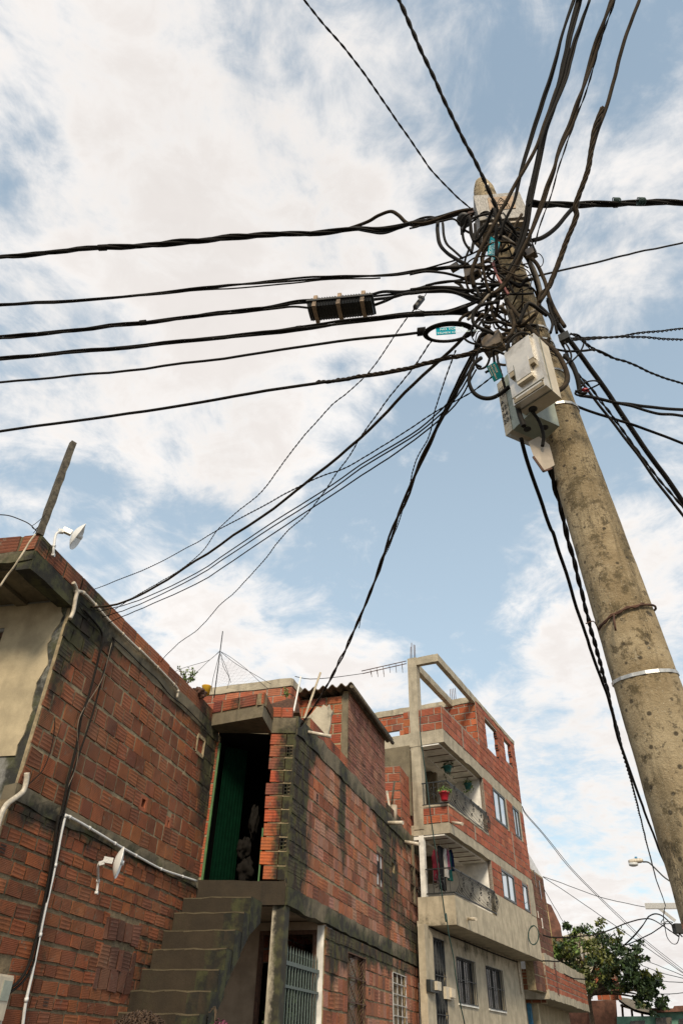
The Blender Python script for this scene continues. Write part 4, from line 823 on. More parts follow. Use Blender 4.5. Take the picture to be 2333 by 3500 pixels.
# ------------------------------------------------------------------ house behind the canopy
q0 = at_r(*r4(215, 405), 17.2); q1 = at_r(*r4(782, 322), 16.2); BH = Frame(q0, q1 - q0, (0, -1)); BH.n = Vector((BH.d.y, -BH.d.x, 0)); ln = (q1.xy - q0.xy).length
bh_ = thing('brick_house', 'orange brick roof parapet with grey coping behind the doorway canopy', 'house', tuple(BH.p(1, 0, 0)))
zt = (q0.z + q1.z) / 2
brickwall('parapet_wall', bh_, BH, -1.5, ln, 3, zt - .2, 'apt', ['brick_orange', 'mortar_light'], bl=.34, bh=.2, mo=.03, seed=41, stf=stainf([(2, zt - 1.4, 3, .3, .3)]))
boxpart('coping', bh_, BH, -1.5, ln, -.16, .03, zt - .2, zt, 'concrete_beam', None, .012)
BS = Frame(BH.p(ln, 0, 0), (-BH.n.x, -BH.n.y), BH.d); brickwall('side_wall', bh_, BS, .0, 4.0, 3, zt - .2, 'apt', ['brick_orange', 'mortar_light'], bl=.34, bh=.2, mo=.03, seed=42); boxpart('side_coping', bh_, BS, 0.0, 4.0, -.16, .03, zt - .2, zt, 'concrete_beam', None, .012)
# ------------------------------------------------------------------ apartment block
AB = thing('apartment_building', 'four storey brick apartment block with two curved iron balconies and open concrete roof frame', 'apartment block', (5, 26, 0))
AP = fr_az((3.443, 21.89), 28.0); AF = Frame((3.443, 21.89), (-AP.n.x, -AP.n.y), (-AP.d.x, -AP.d.y))
UR = 9.2; UB = 3.95
stAP = stainf([(2, 9.9, 3, .12, .3), (6, 9.8, 3, .12, .3)])
# ground floor wall
gv = -.80; gu1, gz1 = AP.px(*rl(1280, 820), v=gv)
gd = AP.px(*rl(270, 530), v=gv); gd2 = AP.px(*rl(395, 870), v=gv); gw1 = AP.px(*rl(545, 760), v=gv); gw1b = AP.px(*rl(800, 1360), v=gv); gw2 = AP.px(*rl(895, 870), v=gv); gw2b = AP.px(*rl(1135, 1420), v=gv)
hd = (gd[0], AP.px(*rl(400, 570), v=gv)[0], -.1, gd[1]); h1 = (gw1[0], gw1b[0], gw1b[1], gw1[1]); h2 = (gw2[0], gw2b[0], gw2b[1], gw2[1])
G = Frame(AP.p(0, gv, 0), AP.d, AP.n)
mb = MB(); sheet(mb, G, -.35, UR, -.1, 4.5, [hd, h1, h2], 0, 0.0, stainf([(4, 4.3, 6, .25, .4), (3, 2, 4, .3, .2)]), th=.2); mb.build('ground_wall', 'plaster_grey', AB)
window(AB, G, h1, 'window', 'iron_black', 'glass_dark', (9, 2, .03, .018, False, 'iron_black'), .04, .12, 1, 'plaster_white')
window(AB, G, h2, 'window', 'iron_black', 'glass_dark', (9, 2, .03, .018, False, 'iron_black'), .04, .12, 1, 'plaster_white')
window(AB, G, hd, 'door', 'iron_black', 'dark_room', (4, 5, .0, .02, True, 'iron_black'), .05, .1)
for a_, b_, dd, lb in ((rl(255, 1035), rl(355, 1200), .2, 'grey electricity meter box beside the tall iron door'), (rl(455, 1120), rl(550, 1285), .14, 'pair of white meters on the grey plaster right of the iron door')):
    ua, za = G.px(*a_, v=.15); ub, zb = G.px(*b_, v=.15); t = thing('electric_meter', lb, 'meter', tuple(G.p(ua, .1, zb)))
    mb = MB(); mb.fbox(G, ua, ub, .0, dd * .6, zb, za); mb.build('case', 'frame_grey' if dd > .15 else 'meter_plastic', t); mb = MB(); mb.fbox(G, ua + (ub - ua) * .5, ub + .02, .0, dd, zb + .05, za - .02); mb.build('cover', 'meter_plastic', t)
# slabs and parapets
def ring_slab(name, z0, z1, mat, din=4.5, stf=None, r=.012, uend=UR, tin=4.5):
    mb = MB(); P = [AP.p(0, 0, 0), AP.p(uend, 0, 0), AP.p(uend, -din, 0), AP.p(0, -tin, 0)]
    n = 30; 
    for i in range(n):
        a, b_ = uend * i / n, uend * (i + 1) / n; rgj = random.Random(i + int(z0 * 10)); rgk = random.Random(i + 1 + int(z0 * 10)); j0, j1 = rgj.uniform(-r, r), rgk.uniform(-r, r)
        mb.face([AP.p(a, 0, z0 + j0), AP.p(b_, 0, z0 + j1), AP.p(b_, .0, z1 + j1), AP.p(a, .0, z1 + j0)], 0)
    mb.face([AP.p(uend, 0, z0), AP.p(uend, -din, z0), AP.p(uend, -din, z1), AP.p(uend, 0, z1)]); mb.face([AP.p(0, -tin, z0), AP.p(0, 0, z0), AP.p(0, 0, z1), AP.p(0, -tin, z1)])
    mb.face([p + Vector((0, 0, z0)) for p in P][::-1]); mb.face([p + Vector((0, 0, z1)) for p in P]); return mb.build(name, mat, AB)
AO = AP.o.copy()
ring_slab('first_slab', 4.48, 4.62, 'plaster_grey', 3, tin=1.15)
AX = Frame(AP.p(0, .012, 0), AP.d, AP.n)
mb = MB(); sheet(mb, AX, 0, UR, 4.485, 5.20, [], 0, 0.0, stainf([(0, 4.6, .3, .5, .4), (4, 5.1, 1, .1, .3)]), th=.12); sheet(mb, Frame(AP.p(0, .006, 0), AP.d, AP.n), UB, UR, 5.195, 5.87, [], 0, 0.0, None, th=.14)
sheet(mb, Frame(AF.p(0, .01, 0), AF.d, AF.n), 0.0, 1.1, 4.485, 5.20, [], 0, 0, stainf([(.5, 4.6, 1, .2, .5)]), th=.12); mb.build('balcony_parapet', 'plaster_grey', AB)
h2a = (4.99, 6.53, 5.89, 6.78); h2b = (7.58, 8.34, 5.89, 6.78); h3a = (5.04, 6.55, 8.38, 9.49); h3b = (7.58, 8.44, 8.41, 9.49)
brickwall('second_floor_wall', AB, AP, UB, 8.45, 5.86, 6.85, 'apt', ['brick_apartment', 'mortar_light'], bl=.33, bh=.225, mo=.022, holes=[h2a, h2b], seed=51)
boxpart('edge_column', AB, AP, 8.45, UR, -.14, .02, 5.86, 7.0, 'concrete_beam')
ring_slab('second_slab', 6.83, 7.13, 'concrete_beam', 4.4, r=.015)
brickwall('third_floor_wall', AB, AP, UB, UR, 7.12, 9.56, 'apt', ['brick_apartment', 'mortar_light'], bl=.33, bh=.225, mo=.022, holes=[h3a, h3b], seed=52)
brickwall('brick_balcony_band', AB, AP, 0, UB, 7.12, 7.6, 'apt', ['brick_apartment', 'mortar_light'], bl=.33, bh=.225, mo=.022, seed=53)
brickwall('brick_balcony_front', AB, AF, 0.02, 1.1, 7.12, 7.6, 'apt', ['brick_orange', 'mortar_light'], bl=.40, bh=.215, mo=.03, seed=54)
boxpart('balcony_sill', AB, AP, 0, UB, -.12, .02, 7.6, 7.66, 'concrete_beam', None, .01); boxpart('balcony_sill', AB, AF, 0, 1.1, -.12, .02, 7.6, 7.66, 'concrete_beam', None, .01)
for u in (2.35, 6.95): boxpart('brick_tie_column', AB, AP, u, u + .13, -.1, .017, 7.13, 7.62 if u < 3 else 8.4, 'mortar_light')
ring_slab('third_slab', 9.53, 9.95, 'concrete_beam', 4.4, r=.03)
boxpart('slab_edge_beam', AB, AF, 1.1, 5.5, -.3, .015, 9.53, 9.93, 'concrete_beam', None, .02)
mb = MB(); sheet(mb, Frame(AF.p(0, -2.4, 0), AF.d, AF.n), 1.2, 5.5, 6.0, 9.55, [], 0, 0); mb.fbox(AF, 1.1, 5.5, -2.4, -.3, 9.56, 9.8); mb.build('recessed_wall', 'concrete_mould_shade', AB)  # ceiling slab added for shade; dark tone paints the recess's shade into the wall
brickwall('roof_parapet', AB, AP, 0, UB, 9.95, 10.75, 'apt', ['brick_apartment', 'mortar_light'], bl=.33, bh=.225, mo=.022, seed=55)
brickwall('roof_parapet_front', AB, AF, 0.02, 1.35, 9.95, 10.73, 'orange', ['brick_orange', 'mortar_light'], bl=.42, bh=.225, mo=.03, seed=56)
hwA = AP.px(*r7(1015, 675)); hwB = AP.px(*r7(1112, 790)); hwC = AP.px(*r7(1045, 905)); hwD = AP.px(*r7(1160, 825)); hwE = AP.px(*r7(1215, 885)); hwF = AP.px(*r7(1215, 1040))
nh1 = (hwA[0], hwB[0], hwC[1] - .1, hwA[1] - .02); nh2 = (hwD[0], min(hwE[0], UR - .3), hwF[1], hwD[1])
boxpart('tie_column', AB, AP, 1.9, 2.02, -.1, .018, 9.95, 10.75, 'mortar_light')
brickwall('roof_wall', AB, AP, UB, UR, 9.95, 12.42, 'apt', ['brick_apartment', 'mortar_light'], bl=.33, bh=.225, mo=.022, holes=[nh1, nh2], seed=57)
# rough hollow edges of the two openings
for hh in (nh1, nh2):
    mb = MB(); z = hh[2]; i = 0
    while z < hh[3] - .2:
        if i % 2 == 0: mb.fbox(AP, hh[1] - .09, hh[1] + .02, -.13, .02, z, z + .22, 0, (.36, .10, .05)); mb.fbox(AP, hh[1] - .095, hh[1] - .088, -.11, -.0, z + .02, z + .09, 1); mb.fbox(AP, hh[1] - .095, hh[1] - .088, -.11, -.0, z + .12, z + .19, 1)
        z += .24; i += 1
    mb.fbox(AP, hh[1] - .03, hh[1] + .01, -.12, -.01, hh[2], hh[3], 0, (.36, .10, .05)); mb.build('toothed_jamb', ['brick_orange', 'dark_room'], AB)
B3 = Frame(AP.p(UB, 0, 0), AF.d, AF.n)
brickwall('roof_cross_wall', AB, B3, .02, 5.2, 9.95, 12.36, 'orange', ['brick_orange', 'mortar_light'], bl=.40, bh=.225, mo=.03, holes=[(3.15, 3.75, 11.25, 11.75)], seed=58)
boxpart('coping', AB, AP, UB, UR, -.2, .03, 12.41, 12.56, 'concrete_beam', None, .012); boxpart('coping', AB, B3, .22, 5.3, -.2, .03, 12.36, 12.6, 'concrete_beam', None, .015)
boxpart('frame_beam', AB, AP, -.0, UB, -.16, .0, 12.33, 12.6, 'concrete_beam', None, .006); boxpart('frame_beam', AB, AF, .16, .82, -.18, .0, 12.33, 12.6, 'concrete_beam', None, .006)
boxpart('frame_beam', AB, Frame(AP.p(0, -.9, 0), AP.d, AP.n), .2, UB, -.18, .0, 12.33, 12.6, 'concrete_beam', None, .006)
mb = MB(); mb.fbox(AF, .80, 1.12, -.28, .02, 7.0, 12.62); mb.fbox(AF, .78, 1.15, -.3, .035, 9.5, 9.97); mb.build('column', 'concrete_beam', AB)
mb = MB(); mb.fbox(AF, .84, .99, -.15, .0, 5.2, 6.83); mb.build('lower_column', 'plaster_white', AB)
for i in range(4): mb = MB(); p = AF.p(.86 + .07 * i, -.1 - .05 * (i % 2), 12.6); mb.tube([p, p + Vector((.01 * i, 0, .55 + .06 * (i % 3)))], .012, 5); mb.build('rebar', 'rusty_steel', AB)
for i in range(4): mb = MB(); p = B3.p(.78 + .07 * i, -.1, 12.55); mb.tube([p, p + Vector((0, 0, .55))], .012, 5); mb.build('rebar', 'rusty_steel', AB)
# balcony rooms
for zf, zc, nm in ((5.0, 6.84, 'second'), (7.4, 9.54, 'third')):
    mb = MB(); R_l = Frame(AP.p(UB, 0, 0), AF.d, AF.n)
    mb.fbox(R_l, .02, 2.4, -.1, .0, zf, zc, 0); mb.build('balcony_side_wall', 'plaster_white', AB)
    mb = MB(); mb.fbox(AP, -.0, UB, -2.4, -2.3, zf, zc, 0); mb.build('balcony_back_wall', 'plaster_white', AB); mb = MB(); mb.fbox(AP, -.1, .0, -2.4, -1.15, zf, zc, 0); mb.build('balcony_end_wall', 'concrete_mould_shade', AB)  # end wall: dark material paints in the shade on this side
    mb = MB(); mb.fbox(AP, .02, UB - .02, -2.3, -.18, zc - .06, zc - .012); mb.fbox(AP, .02, UB - .02, -1.3, -.95, zc - .12, zc - .06); mb.build('balcony_ceiling', 'plaster_white', AB)
    mb = MB()
    for i in range(6): u = .35 + i * .62; mb.fbox(AP, u, u + .035, -.95, -.2, zc - .075, zc - .06)
    mb.build('ceiling_bars', 'rusty_steel', AB)
for h, nm, m_ in ((h2a, 'window', 1), (h2b, 'window', 0), (h3a, 'window', 1), (h3b, 'window', 1)):
    window(AB, AP, h, nm, 'frame_grey', 'glass_sky', None, .065, .03, m_, None)
for hh in (h3a, h3b):
    mb = MB(); mb.fbox(AP, hh[1] - .0, hh[1] + .14, -.05, .03, hh[2] - .05, hh[3] + .04); mb.fbox(AP, hh[0] - .02, hh[1], -.05, .03, hh[3] + .0, hh[3] + .05); mb.build('window_surround', 'concrete_beam', AB)
# bowed iron railings
def railing(z0, z1):
    rl_ = MB()
    for z in (z0, z1):
        rl_.bar(AP.p(-.02, .0, z), AP.p(UB, .0, z), .04, .03); rl_.bar(AF.p(-.02, .0, z), AF.p(.82, .0, z), .04, .03)
    R = rl_.build('railing', 'iron_black', AB); H = z1 - z0
    def bal(o, n, d, bow):
        mb = MB(); P = [o + n * (bow * math.sin(math.pi * min(1, f * 1.0)) * (1 - f * .35)) + Vector((0, 0, z0 + H * f)) for f in [i / 10 for i in range(11)]]; mb.tube(P, .0095, 5); return mb
    b0_ = bal(AP.p(.1, 0, 0), AP.n, AP.d, .17).build('baluster', 'iron_black', R)
    for i in range(1, 34):
        c_ = b0_.copy(); COL.objects.link(c_); c_.parent = R; c_.location = b0_.location + AP.d * (i * (UB - .2) / 33)
    b1_ = bal(AF.p(.1, 0, 0), AF.n, AF.d, .02).build('baluster', 'iron_black', R)
    for i in range(1, 5):
        c_ = b1_.copy(); COL.objects.link(c_); c_.parent = R; c_.location = b1_.location + AF.d * (i * .165)
    for k in range(5):
        u = (k + .55) * UB / 5; mb = MB()
        for sgn in (-1, 1):
            for j in range(4):
                f0 = .12 + j * .22; o = AP.p(u, .02 + .17 * math.sin(math.pi * f0) * (1 - f0 * .35), z0 + H * f0)
                C = [o + AP.d * (sgn * (.012 + .055 * math.sin(a)) ) + Vector((0, 0, H * .16 * a / 3.14)) for a in [i * 3.14 / 6 for i in range(7)]] + [o + AP.d * sgn * .02 + Vector((0, 0, H * .1))]
                mb.tube(C, .009, 4)
        mb.build('scroll_panel', 'iron_black', R)
    mb = MB(); cpt = AF.p(.44, .015, z0 + H * .5)
    for k in range(8):
        a = k * math.pi / 4; mb.tube([cpt, cpt + (AF.d * math.cos(a) + Vector((0, 0, math.sin(a)))) * H * .22, cpt + (AF.d * math.cos(a + .5) + Vector((0, 0, math.sin(a + .5)))) * H * .30], .010, 4)
    mb.build('flower_scroll', 'iron_black', R)
railing(5.27, 5.90); railing(7.68, 8.32)
# pots and plants
def foliage(mb, c, r, n, size, seed, hang=0.0, mi=0):
    rg = random.Random(seed)
    for _ in range(n):
        d_ = Vector((rg.gauss(0, 1), rg.gauss(0, 1), rg.gauss(0, .8))).normalized() * rg.random() ** .5; p = Vector(c) + Vector((d_.x * r[0], d_.y * r[1], d_.z * r[2]))
        if hang and rg.random() < .4: p.z -= rg.random() * hang
        a = Vector((rg.uniform(-1, 1), rg.uniform(-1, 1), rg.uniform(-1, .6))).normalized(); b_ = a.cross(Vector((rg.uniform(-1, 1), rg.uniform(-1, 1), rg.uniform(-1, 1)))).normalized()
        s = size * rg.uniform(.6, 1.3); k = rg.random(); mb.face([p, p + a * s * .5 + b_ * s * .28, p + a * s, p + a * s * .5 - b_ * s * .28], mi, (k, k, k))
def pot_plant(name, label, c, r, h, pm, lm, hang, cat='potted plant', nleaf=130, wires=None):
    t = thing(name, label, cat, (c[0], c[1], c[2])); mb = MB(); mb.lathe(c, (0, 0, 1), [(0, r * .62), (.02, r * .68), (h * .8, r * .92), (h * .82, r * 1.05), (h, r * 1.06), (h, r * .9), (h * .9, r * .88)], 16); mb.build('pot', pm, t)
    mb = MB(); foliage(mb, (c[0], c[1], c[2] + h + r * .35), (r * 1.5, r * 1.5, r * .9), nleaf, r * .55, int(c[0] * 100), hang); mb.build('leaves', lm, t)
    if wires:
        mb = MB()
        for k in range(3): a = k * 2.1; mb.tube([(c[0] + r * math.cos(a), c[1] + r * math.sin(a), c[2] + h), (c[0], c[1], wires)], .005, 4)
        mb.build('hanger', 'iron_black', t)
def apx(q, v): u, z = AP.px(*q, v=v); return AP.p(u, v, z)
p_ = apx(rb(405, 440), -.5); pot_plant('hanging_plant', 'teal hanging pot with trailing leaves, nearer the column on the upper balcony', p_, .15, .2, 'teal_pot', 'leaf_dark', .4, wires=9.48)
p_ = apx(rb(625, 620), -.45); pot_plant('hanging_plant', 'teal hanging pot with bright yellow green leaves nearer the white balcony wall', p_, .14, .19, 'teal_pot', 'leaf_fresh', .35, wires=9.48)
p_ = apx(rb(372, 745), -.05); pot_plant('potted_plant', 'red pot with green plant on the corner of the upper balcony rail', (p_.x, p_.y, 7.70), .15, .25, 'red_plastic', 'leaf_fresh', 0)
# washing hung under the lower balcony ceiling
def garment(label, name, mat, q, w, h, kind, v=-.55, seed=1):
    u, z = AP.px(*q, v=v); rg = random.Random(seed); mb = MB(); rows = []; back = []
    for i in range(13):
        f = i / 12; row = []; rowb = []
        ww = w * ((.55 if f < .1 else 1.0) if kind == 'shirt' else (.8 + .2 * f)) * (1 if f < .35 or kind != 'shirt' else .72)
        for j in range(11):
            g = j / 10 - .5
            if kind == 'trousers' and f > .3 and abs(g) < .05: g = .05 * (1 if g >= 0 else -1)
            o = .025 * math.sin(g * 22 + f * 3 + seed) * (.3 + f); zz = z - h * f - (.06 * abs(g) * 2 if f < .2 and kind == 'shirt' else 0)
            row.append(AP.p(u + g * ww, v + .03 + o, zz)); rowb.append(AP.p(u + g * ww, v - .03 + o, zz))
        rows.append(row); back.append(rowb)
    mb.quad_mesh(rows); mb.quad_mesh([r[::-1] for r in back]); mb.quad_mesh([[r[0] for r in rows], [r[0] for r in back]]); mb.quad_mesh([[r[-1] for r in rows], [r[-1] for r in back]]); mb.quad_mesh([rows[0], back[0]]); mb.quad_mesh([rows[-1], back[-1]])
    t = thing(name, label, 'clothing', tuple(AP.p(u, v, z - h))); mb.build('cloth', mat, t)
    mb = MB(); hk = AP.p(u, v, z); mb.tube([hk, hk + Vector((0, 0, .08)), AP.p(u + .02, v, z + .12), AP.p(u, v, z + .16)], .006, 4); mb.build('hanger_hook', 'steel', t)
garment('maroon top hanging leftmost of the washing on the lower balcony', 'shirt', 'cloth_maroon', rb(268, 1265), .40, .88, 'shirt', seed=2)
garment('long black trousers hanging between the maroon top and the white shirt', 'trousers', 'cloth_black', rb(325, 1235), .42, 1.15, 'trousers', v=-.5, seed=3)
garment('white shirt hanging in the washing on the lower balcony', 'shirt', 'cloth_white', rb(372, 1250), .34, .80, 'shirt', v=-.45, seed=4)
garment('pink top hanging between the white shirt and the teal garment', 'shirt', 'cloth_pink', rb(398, 1265), .2, .55, 'shirt', v=-.42, seed=5)
garment('teal and white garment hanging beside the pink top', 'shirt', 'cloth_teal', rb(412, 1280), .26, .82, 'shirt', v=-.48, seed=6)
garment('navy shirt hanging rightmost of the washing on the lower balcony', 'shirt', 'cloth_navy', rb(435, 1265), .32, .6, 'shirt', v=-.6, seed=7)
# drain pipes of the apartment
for a_, b_, fr_, lb in ((rb(445, 975), rb(562, 992), AP, 'cream drain pipe jutting below the red pot balcony'), (rl(688, 315), rl(788, 318), AP, 'yellowish drain pipe jutting from the plaster parapet of the lower balcony')):
    u, z = fr_.px(*a_, v=0); p_ = fr_.p(u, 0, z); stub(lb, p_, at_r(*b_, p_.xy.length - .42), .045)
pipe('downpipe', 'thin pale downpipe at the right end of the grey ground floor wall', G, [rl(1285, 830), rl(1300, 950), rl(1318, 1080), rl(1332, 1215)], .03, 'pvc_white', .05, 'pipe')
coilp = [at_r(*rl(1465 + 62 * math.cos(a) + .18 * a * 3, 510 + 112 * math.sin(a) + 5 * math.sin(a * 2.3)), 30.5) for a in [i * .35 for i in range(50)]]
coilp = [EYE + (p - EYE) * .955 for p in coilp]
cab3('cable_coil', 'loose coil of dark cable hanging on the plaster of the apartment block', coilp, .012, 'green_cord', 'cable', 2, n=4)
cab3('cord', 'long dark green cord hanging down in front of the apartment balconies', [AP.p(*[(AP.px(*q, v=.25)[0]), .25, AP.px(*q, v=.25)[1]][0:3]) for q in (rb(110, -160), rb(112, 40), rb(145, 300), rb(185, 600), rb(225, 930), rb(270, 1240), rb(310, 1520), rb(350, 1790), rb(385, 2040), rl(430, 250), rl(462, 500), rl(515, 760), rl(540, 960), rl(590, 1280), rl(650, 1568))], .016, 'green_cord', 'cord', 5, n=5)
cab3('cable', 'black cable clipped along the top of the grey ground floor wall', [G.p(G.px(*q, v=.02)[0], .03, G.px(*q, v=.02)[1]) for q in (rl(222, 405), rl(400, 490), rl(620, 575), rl(840, 665), rl(1000, 730), rl(1190, 800), rl(1280, 830))], .02, 'black_cable', 'cable', 4, n=5)

# ------------------------------------------------------------------ houses farther up the street
def far_block(name, label, pxs, r, depth, mat, windows=(), wallname='wall'):
    t = thing(name, label, 'house', tuple(at_r(*pxs[-1], r))); P = [at_r(*q[:2], q[2] if len(q) > 2 else r) for q in pxs]
    nrm = (P[1] - P[0]).cross(P[2] - P[1]); nrm.z = 0; nrm.normalize()
    if nrm.dot(P[0] - EYE) < 0: nrm = -nrm
    mb = MB(); mb.prism(P, nrm * depth); mb.build(wallname, mat, t); return t, P, nrm
def q3(q, r): return (q[0], q[1], r)
FB = Frame(AP.p(9.25, -.35, 0), AP.d, AP.n)
fb = thing('brick_house', 'tall dark brown brick building directly behind the apartment block', 'house', tuple(FB.p(1, 0, 0)))
ub = FB.px(*r8(380, 620))[0]; za = FB.px(*r8(262, 385))[1]; zb = FB.px(*r8(380, 620))[1]
mb = MB(); sheet(mb, FB, 0, ub, 3.6, min(za, zb), [], 1, 0, th=.3); bricks(mb, FB, 0, ub, 3.6, min(za, zb), .33, .225, .02, [], 'dark', stainf([(1, 8, 2, 1, .2)]), seed=61); mb.prism([FB.p(0, 0, min(za, zb)), FB.p(ub, 0, min(za, zb)), FB.p(0, 0, max(za, zb) + .3)], -FB.n * 3)
mb.fbox(FB, ub - .01, ub, -4, 0, 3.6, min(za, zb)); mb.build('wall', ['brick_apartment', 'mortar'], fb)
for q in ((308, 555, 325, 700), (352, 645, 368, 800)):
    u_, z_ = FB.px(*r8(q[0], q[1]), v=.03); u2, zz2 = FB.px(*r8(q[2], q[3]), v=.03); mb = MB(); mb.fbox(FB, u_, u2, -.1, .03, zz2, z_); mb.build('window', 'glass_dark', fb)
for q in ((338, 900, 348, 960), (370, 960, 386, 1050)):
    u_, z_ = FB.px(*r8(q[0], q[1]), v=.03); u2, zz2 = FB.px(*r8(q[2], q[3]), v=.03); mb = MB(); mb.fbox(FB, u_, u2, -.1, .03, zz2, z_); mb.build('window', 'plaster_white', fb)
gb, P, nn = far_block('brick_house', 'farther reddish brown building with stepped dark top and yellow pipe', [r8(395, 825), r8(450, 850), r8(530, 1020), r8(545, 1120), r8(560, 1500), r8(420, 1500)], 44, 3, 'rust_roof')
mb = MB(); mb.tube([at_r(*r8(396, 828), 41), at_r(*r8(455, 1190), 41)], .10, 8); tag(mb.build('downpipe', 'pipe_yellow'), 'tall yellow pipe on the corner of the far brown building', 'pipe')
# balcony house
E1, E2 = Vector((8.22, 31.45, 0)), Vector((12.2, 39.8, 0)); EH = Frame(E1, E2 - E1, (0, 0)); EH.n = Vector((EH.d.y, -EH.d.x, 0)); el = (E2 - E1).length
eh = thing('brick_house', 'low brick house with grey capped brick balcony and blue door beside the tree', 'house', tuple(EH.p(0, -.5, 0)))
def eq(mb, q4, v, mi=0): mb.face([EH.p(u, v, z) for u, z in q4], mi)
zt0, zt1 = EH.px(*r8(380, 1240))[1], EH.px(*r8(728, 1455))[1]; zb0, zb1 = EH.px(*r8(440, 1560))[1], EH.px(*r8(775, 1785))[1]
zt_, zb_ = (zt0 + zt1) / 2, (zb0 + zb1) / 2
brickwall('balcony_wall', eh, EH, 0, el, zb_ + .15, zt_ - .35, 'apt', ['brick_apartment', 'mortar_light'], bl=.33, bh=.17, mo=.035, seed=63)
boxpart('balcony_cap', eh, EH, 0, el, -.2, .02, zt_ - .4, zt_, 'concrete_beam', None, .02); boxpart('balcony_slab', eh, EH, 0, el, -1.0, .02, zb_ - .1, zb_ + .18, 'concrete_beam', None, .02)
EFr = Frame(EH.p(0, 0, 0), (-AP.n.x, -AP.n.y), (-AP.d.x, -AP.d.y))
brickwall('balcony_front', eh, EFr, .02, 1.9, zb_ + .15, zt_ - .7, 'left', ['brick_apartment', 'mortar'], bl=.33, bh=.17, mo=.03, seed=64); boxpart('front_slab', eh, EFr, 0, 1.9, -.6, .02, zb_ - .12, zb_ + .16, 'concrete_beam', None, .01)
mb = MB(); sheet(mb, Frame(EH.p(0, -.95, 0), EH.d, EH.n), 0, el, -.1, zb_, [], 0, 0, th=.2); sheet(mb, Frame(EFr.p(0, -.5, 0), EFr.d, EFr.n), .6, 2.2, -.1, zb_, [], 0, 0, th=.2); mb.build('ground_wall', 'plaster_cream', eh)
u_, z_ = EFr.px(*r8(262, 1600), v=-.4); mb = MB(); mb.fbox(EFr, u_ - .02, u_ + .28, -.5, -.3, 0, z_); mb.fbox(EFr, u_ + .4, u_ + .52, -.5, -.28, 0, z_ + .3); mb.build('door', 'blue_paint', eh)
brickwall('inner_front', eh, Frame(EFr.p(0, -.3, 0), EFr.d, EFr.n), .2, 1.9, 3.3, 4.4, 'left', ['brick_apartment', 'mortar'], bl=.33, bh=.17, mo=.03, seed=65)
far_block('brick_house', 'dim brown shed between the grey capped balcony and the tree trunk', [r8(560, 1600), r8(775, 1700), r8(780, 2000), r8(560, 2000)], 49, 3, 'rust_roof')
# brown house, orange patch, tin roof and green house
far_block('brick_house', 'small dark brown house below the tree, seen past the grey capped balcony', [r8(770, 1660), r8(1000, 1655), r8(1025, 1990), r8(770, 1990)], 47, 4, 'brick_cabin' if 0 else 'rust_roof')
ob = thing('brick_house', 'orange brick upper floor showing through the tree', 'house', tuple(at_r(*r8(900, 1640), 48)))
P = [at_r(*q, 48) for q in (r8(800, 1380), r8(1000, 1380), r8(1010, 1650), r8(800, 1655))]; OF = Frame(P[0], P[1] - P[0], (0, 0)); OF.n = Vector((OF.d.y, -OF.d.x, 0))
brickwall('wall', ob, OF, 0, (P[1] - P[0]).xy.length, P[3].z, P[0].z, 'orange', ['brick_apartment', 'mortar_light'], bl=.4, bh=.22, mo=.03, seed=66)
mb = MB(); 
for q in ((1000, 1420, 1650), (985, 1500, 1650)): mb.tube([at_r(*r8(q[0], q[1]), 47.4), at_r(*r8(q[0] + 14, q[2]), 47.4)], .05, 6)
mb.build('post', 'rusty_steel', ob)
tg = thing('tin_roof_shelter', 'dark sagging tin roof on thin posts behind the right part of the tree', 'shelter', tuple(at_r(*r8(1150, 1790), 50)))
mb = MB(); rows = [[at_r(*r8(x, y), 50) for x, y in ((1015, 1628), (1100, 1640), (1180, 1660), (1250, 1672), (1300, 1700))], [at_r(*r8(x, y), 46) for x, y in ((1020, 1645), (1080, 1690), (1150, 1730), (1220, 1750), (1300, 1765))]]
mb.quad_mesh(rows); mb.quad_mesh([[p - Vector((0, 0, .12)) for p in r] for r in rows[::-1]]); mb.build('roof', 'fibrecement', tg)
for k, (x, y0, y1) in enumerate(((1050, 1690, 1800), (1130, 1730, 1800), (1215, 1745, 1800), (1285, 1740, 1800))): mb = MB(); mb.tube([at_r(*r8(x, y0), 47), at_r(*r8(x + 8, y1), 47)], .06, 5); mb.build('post', 'rusty_steel', tg)
for (x0, y0, x1, y1) in ((1035, 1700, 1290, 1775),): mb = MB(); mb.tube([at_r(*r8(x0, y0), 47), at_r(*r8(x1, y1), 47)], .05, 5); mb.build('beam', 'rusty_steel', tg)
gh, P, nn = far_block('green_house', 'pale green plastered house with dark windows at the lower right', [r8(1005, 1795), r8(1320, 1790), r8(1340, 1765), r8(1600, 1750), r8(1600, 2100), r8(1015, 2100)], 45, 4, 'plaster_green')
mb = MB(); mb.prism([at_r(*q, 44.6) for q in (r8(1285, 1722), r8(1480, 1725), r8(1490, 1705), r8(1600, 1700), r8(1600, 1750), r8(1300, 1760))], nn * 3); mb.build('roof', 'rust_roof', gh)
for q in ((1120, 1832, 1245), (1335, 1805, 1470), (1530, 1815, 1600)):
    P = [at_r(*r8(q[0], q[1]), 44.8), at_r(*r8(q[2], q[1] - 5), 44.8), at_r(*r8(q[2], q[1] + 130), 44.8), at_r(*r8(q[0], q[1] + 130), 44.8)]; mb = MB(); mb.prism(P, nn * .15); mb.build('window', 'glass_dark', gh)
t, P, nn = far_block('house_roof', 'low grey gable roof peeking over the top of the tree', [r8(520, 1135), r8(560, 1110), r8(665, 1076), r8(770, 1105), r8(880, 1120), r8(880, 1500), r8(520, 1500)], 60, 4, 'concrete_beam', wallname='gable'); t['category'] = 'house'
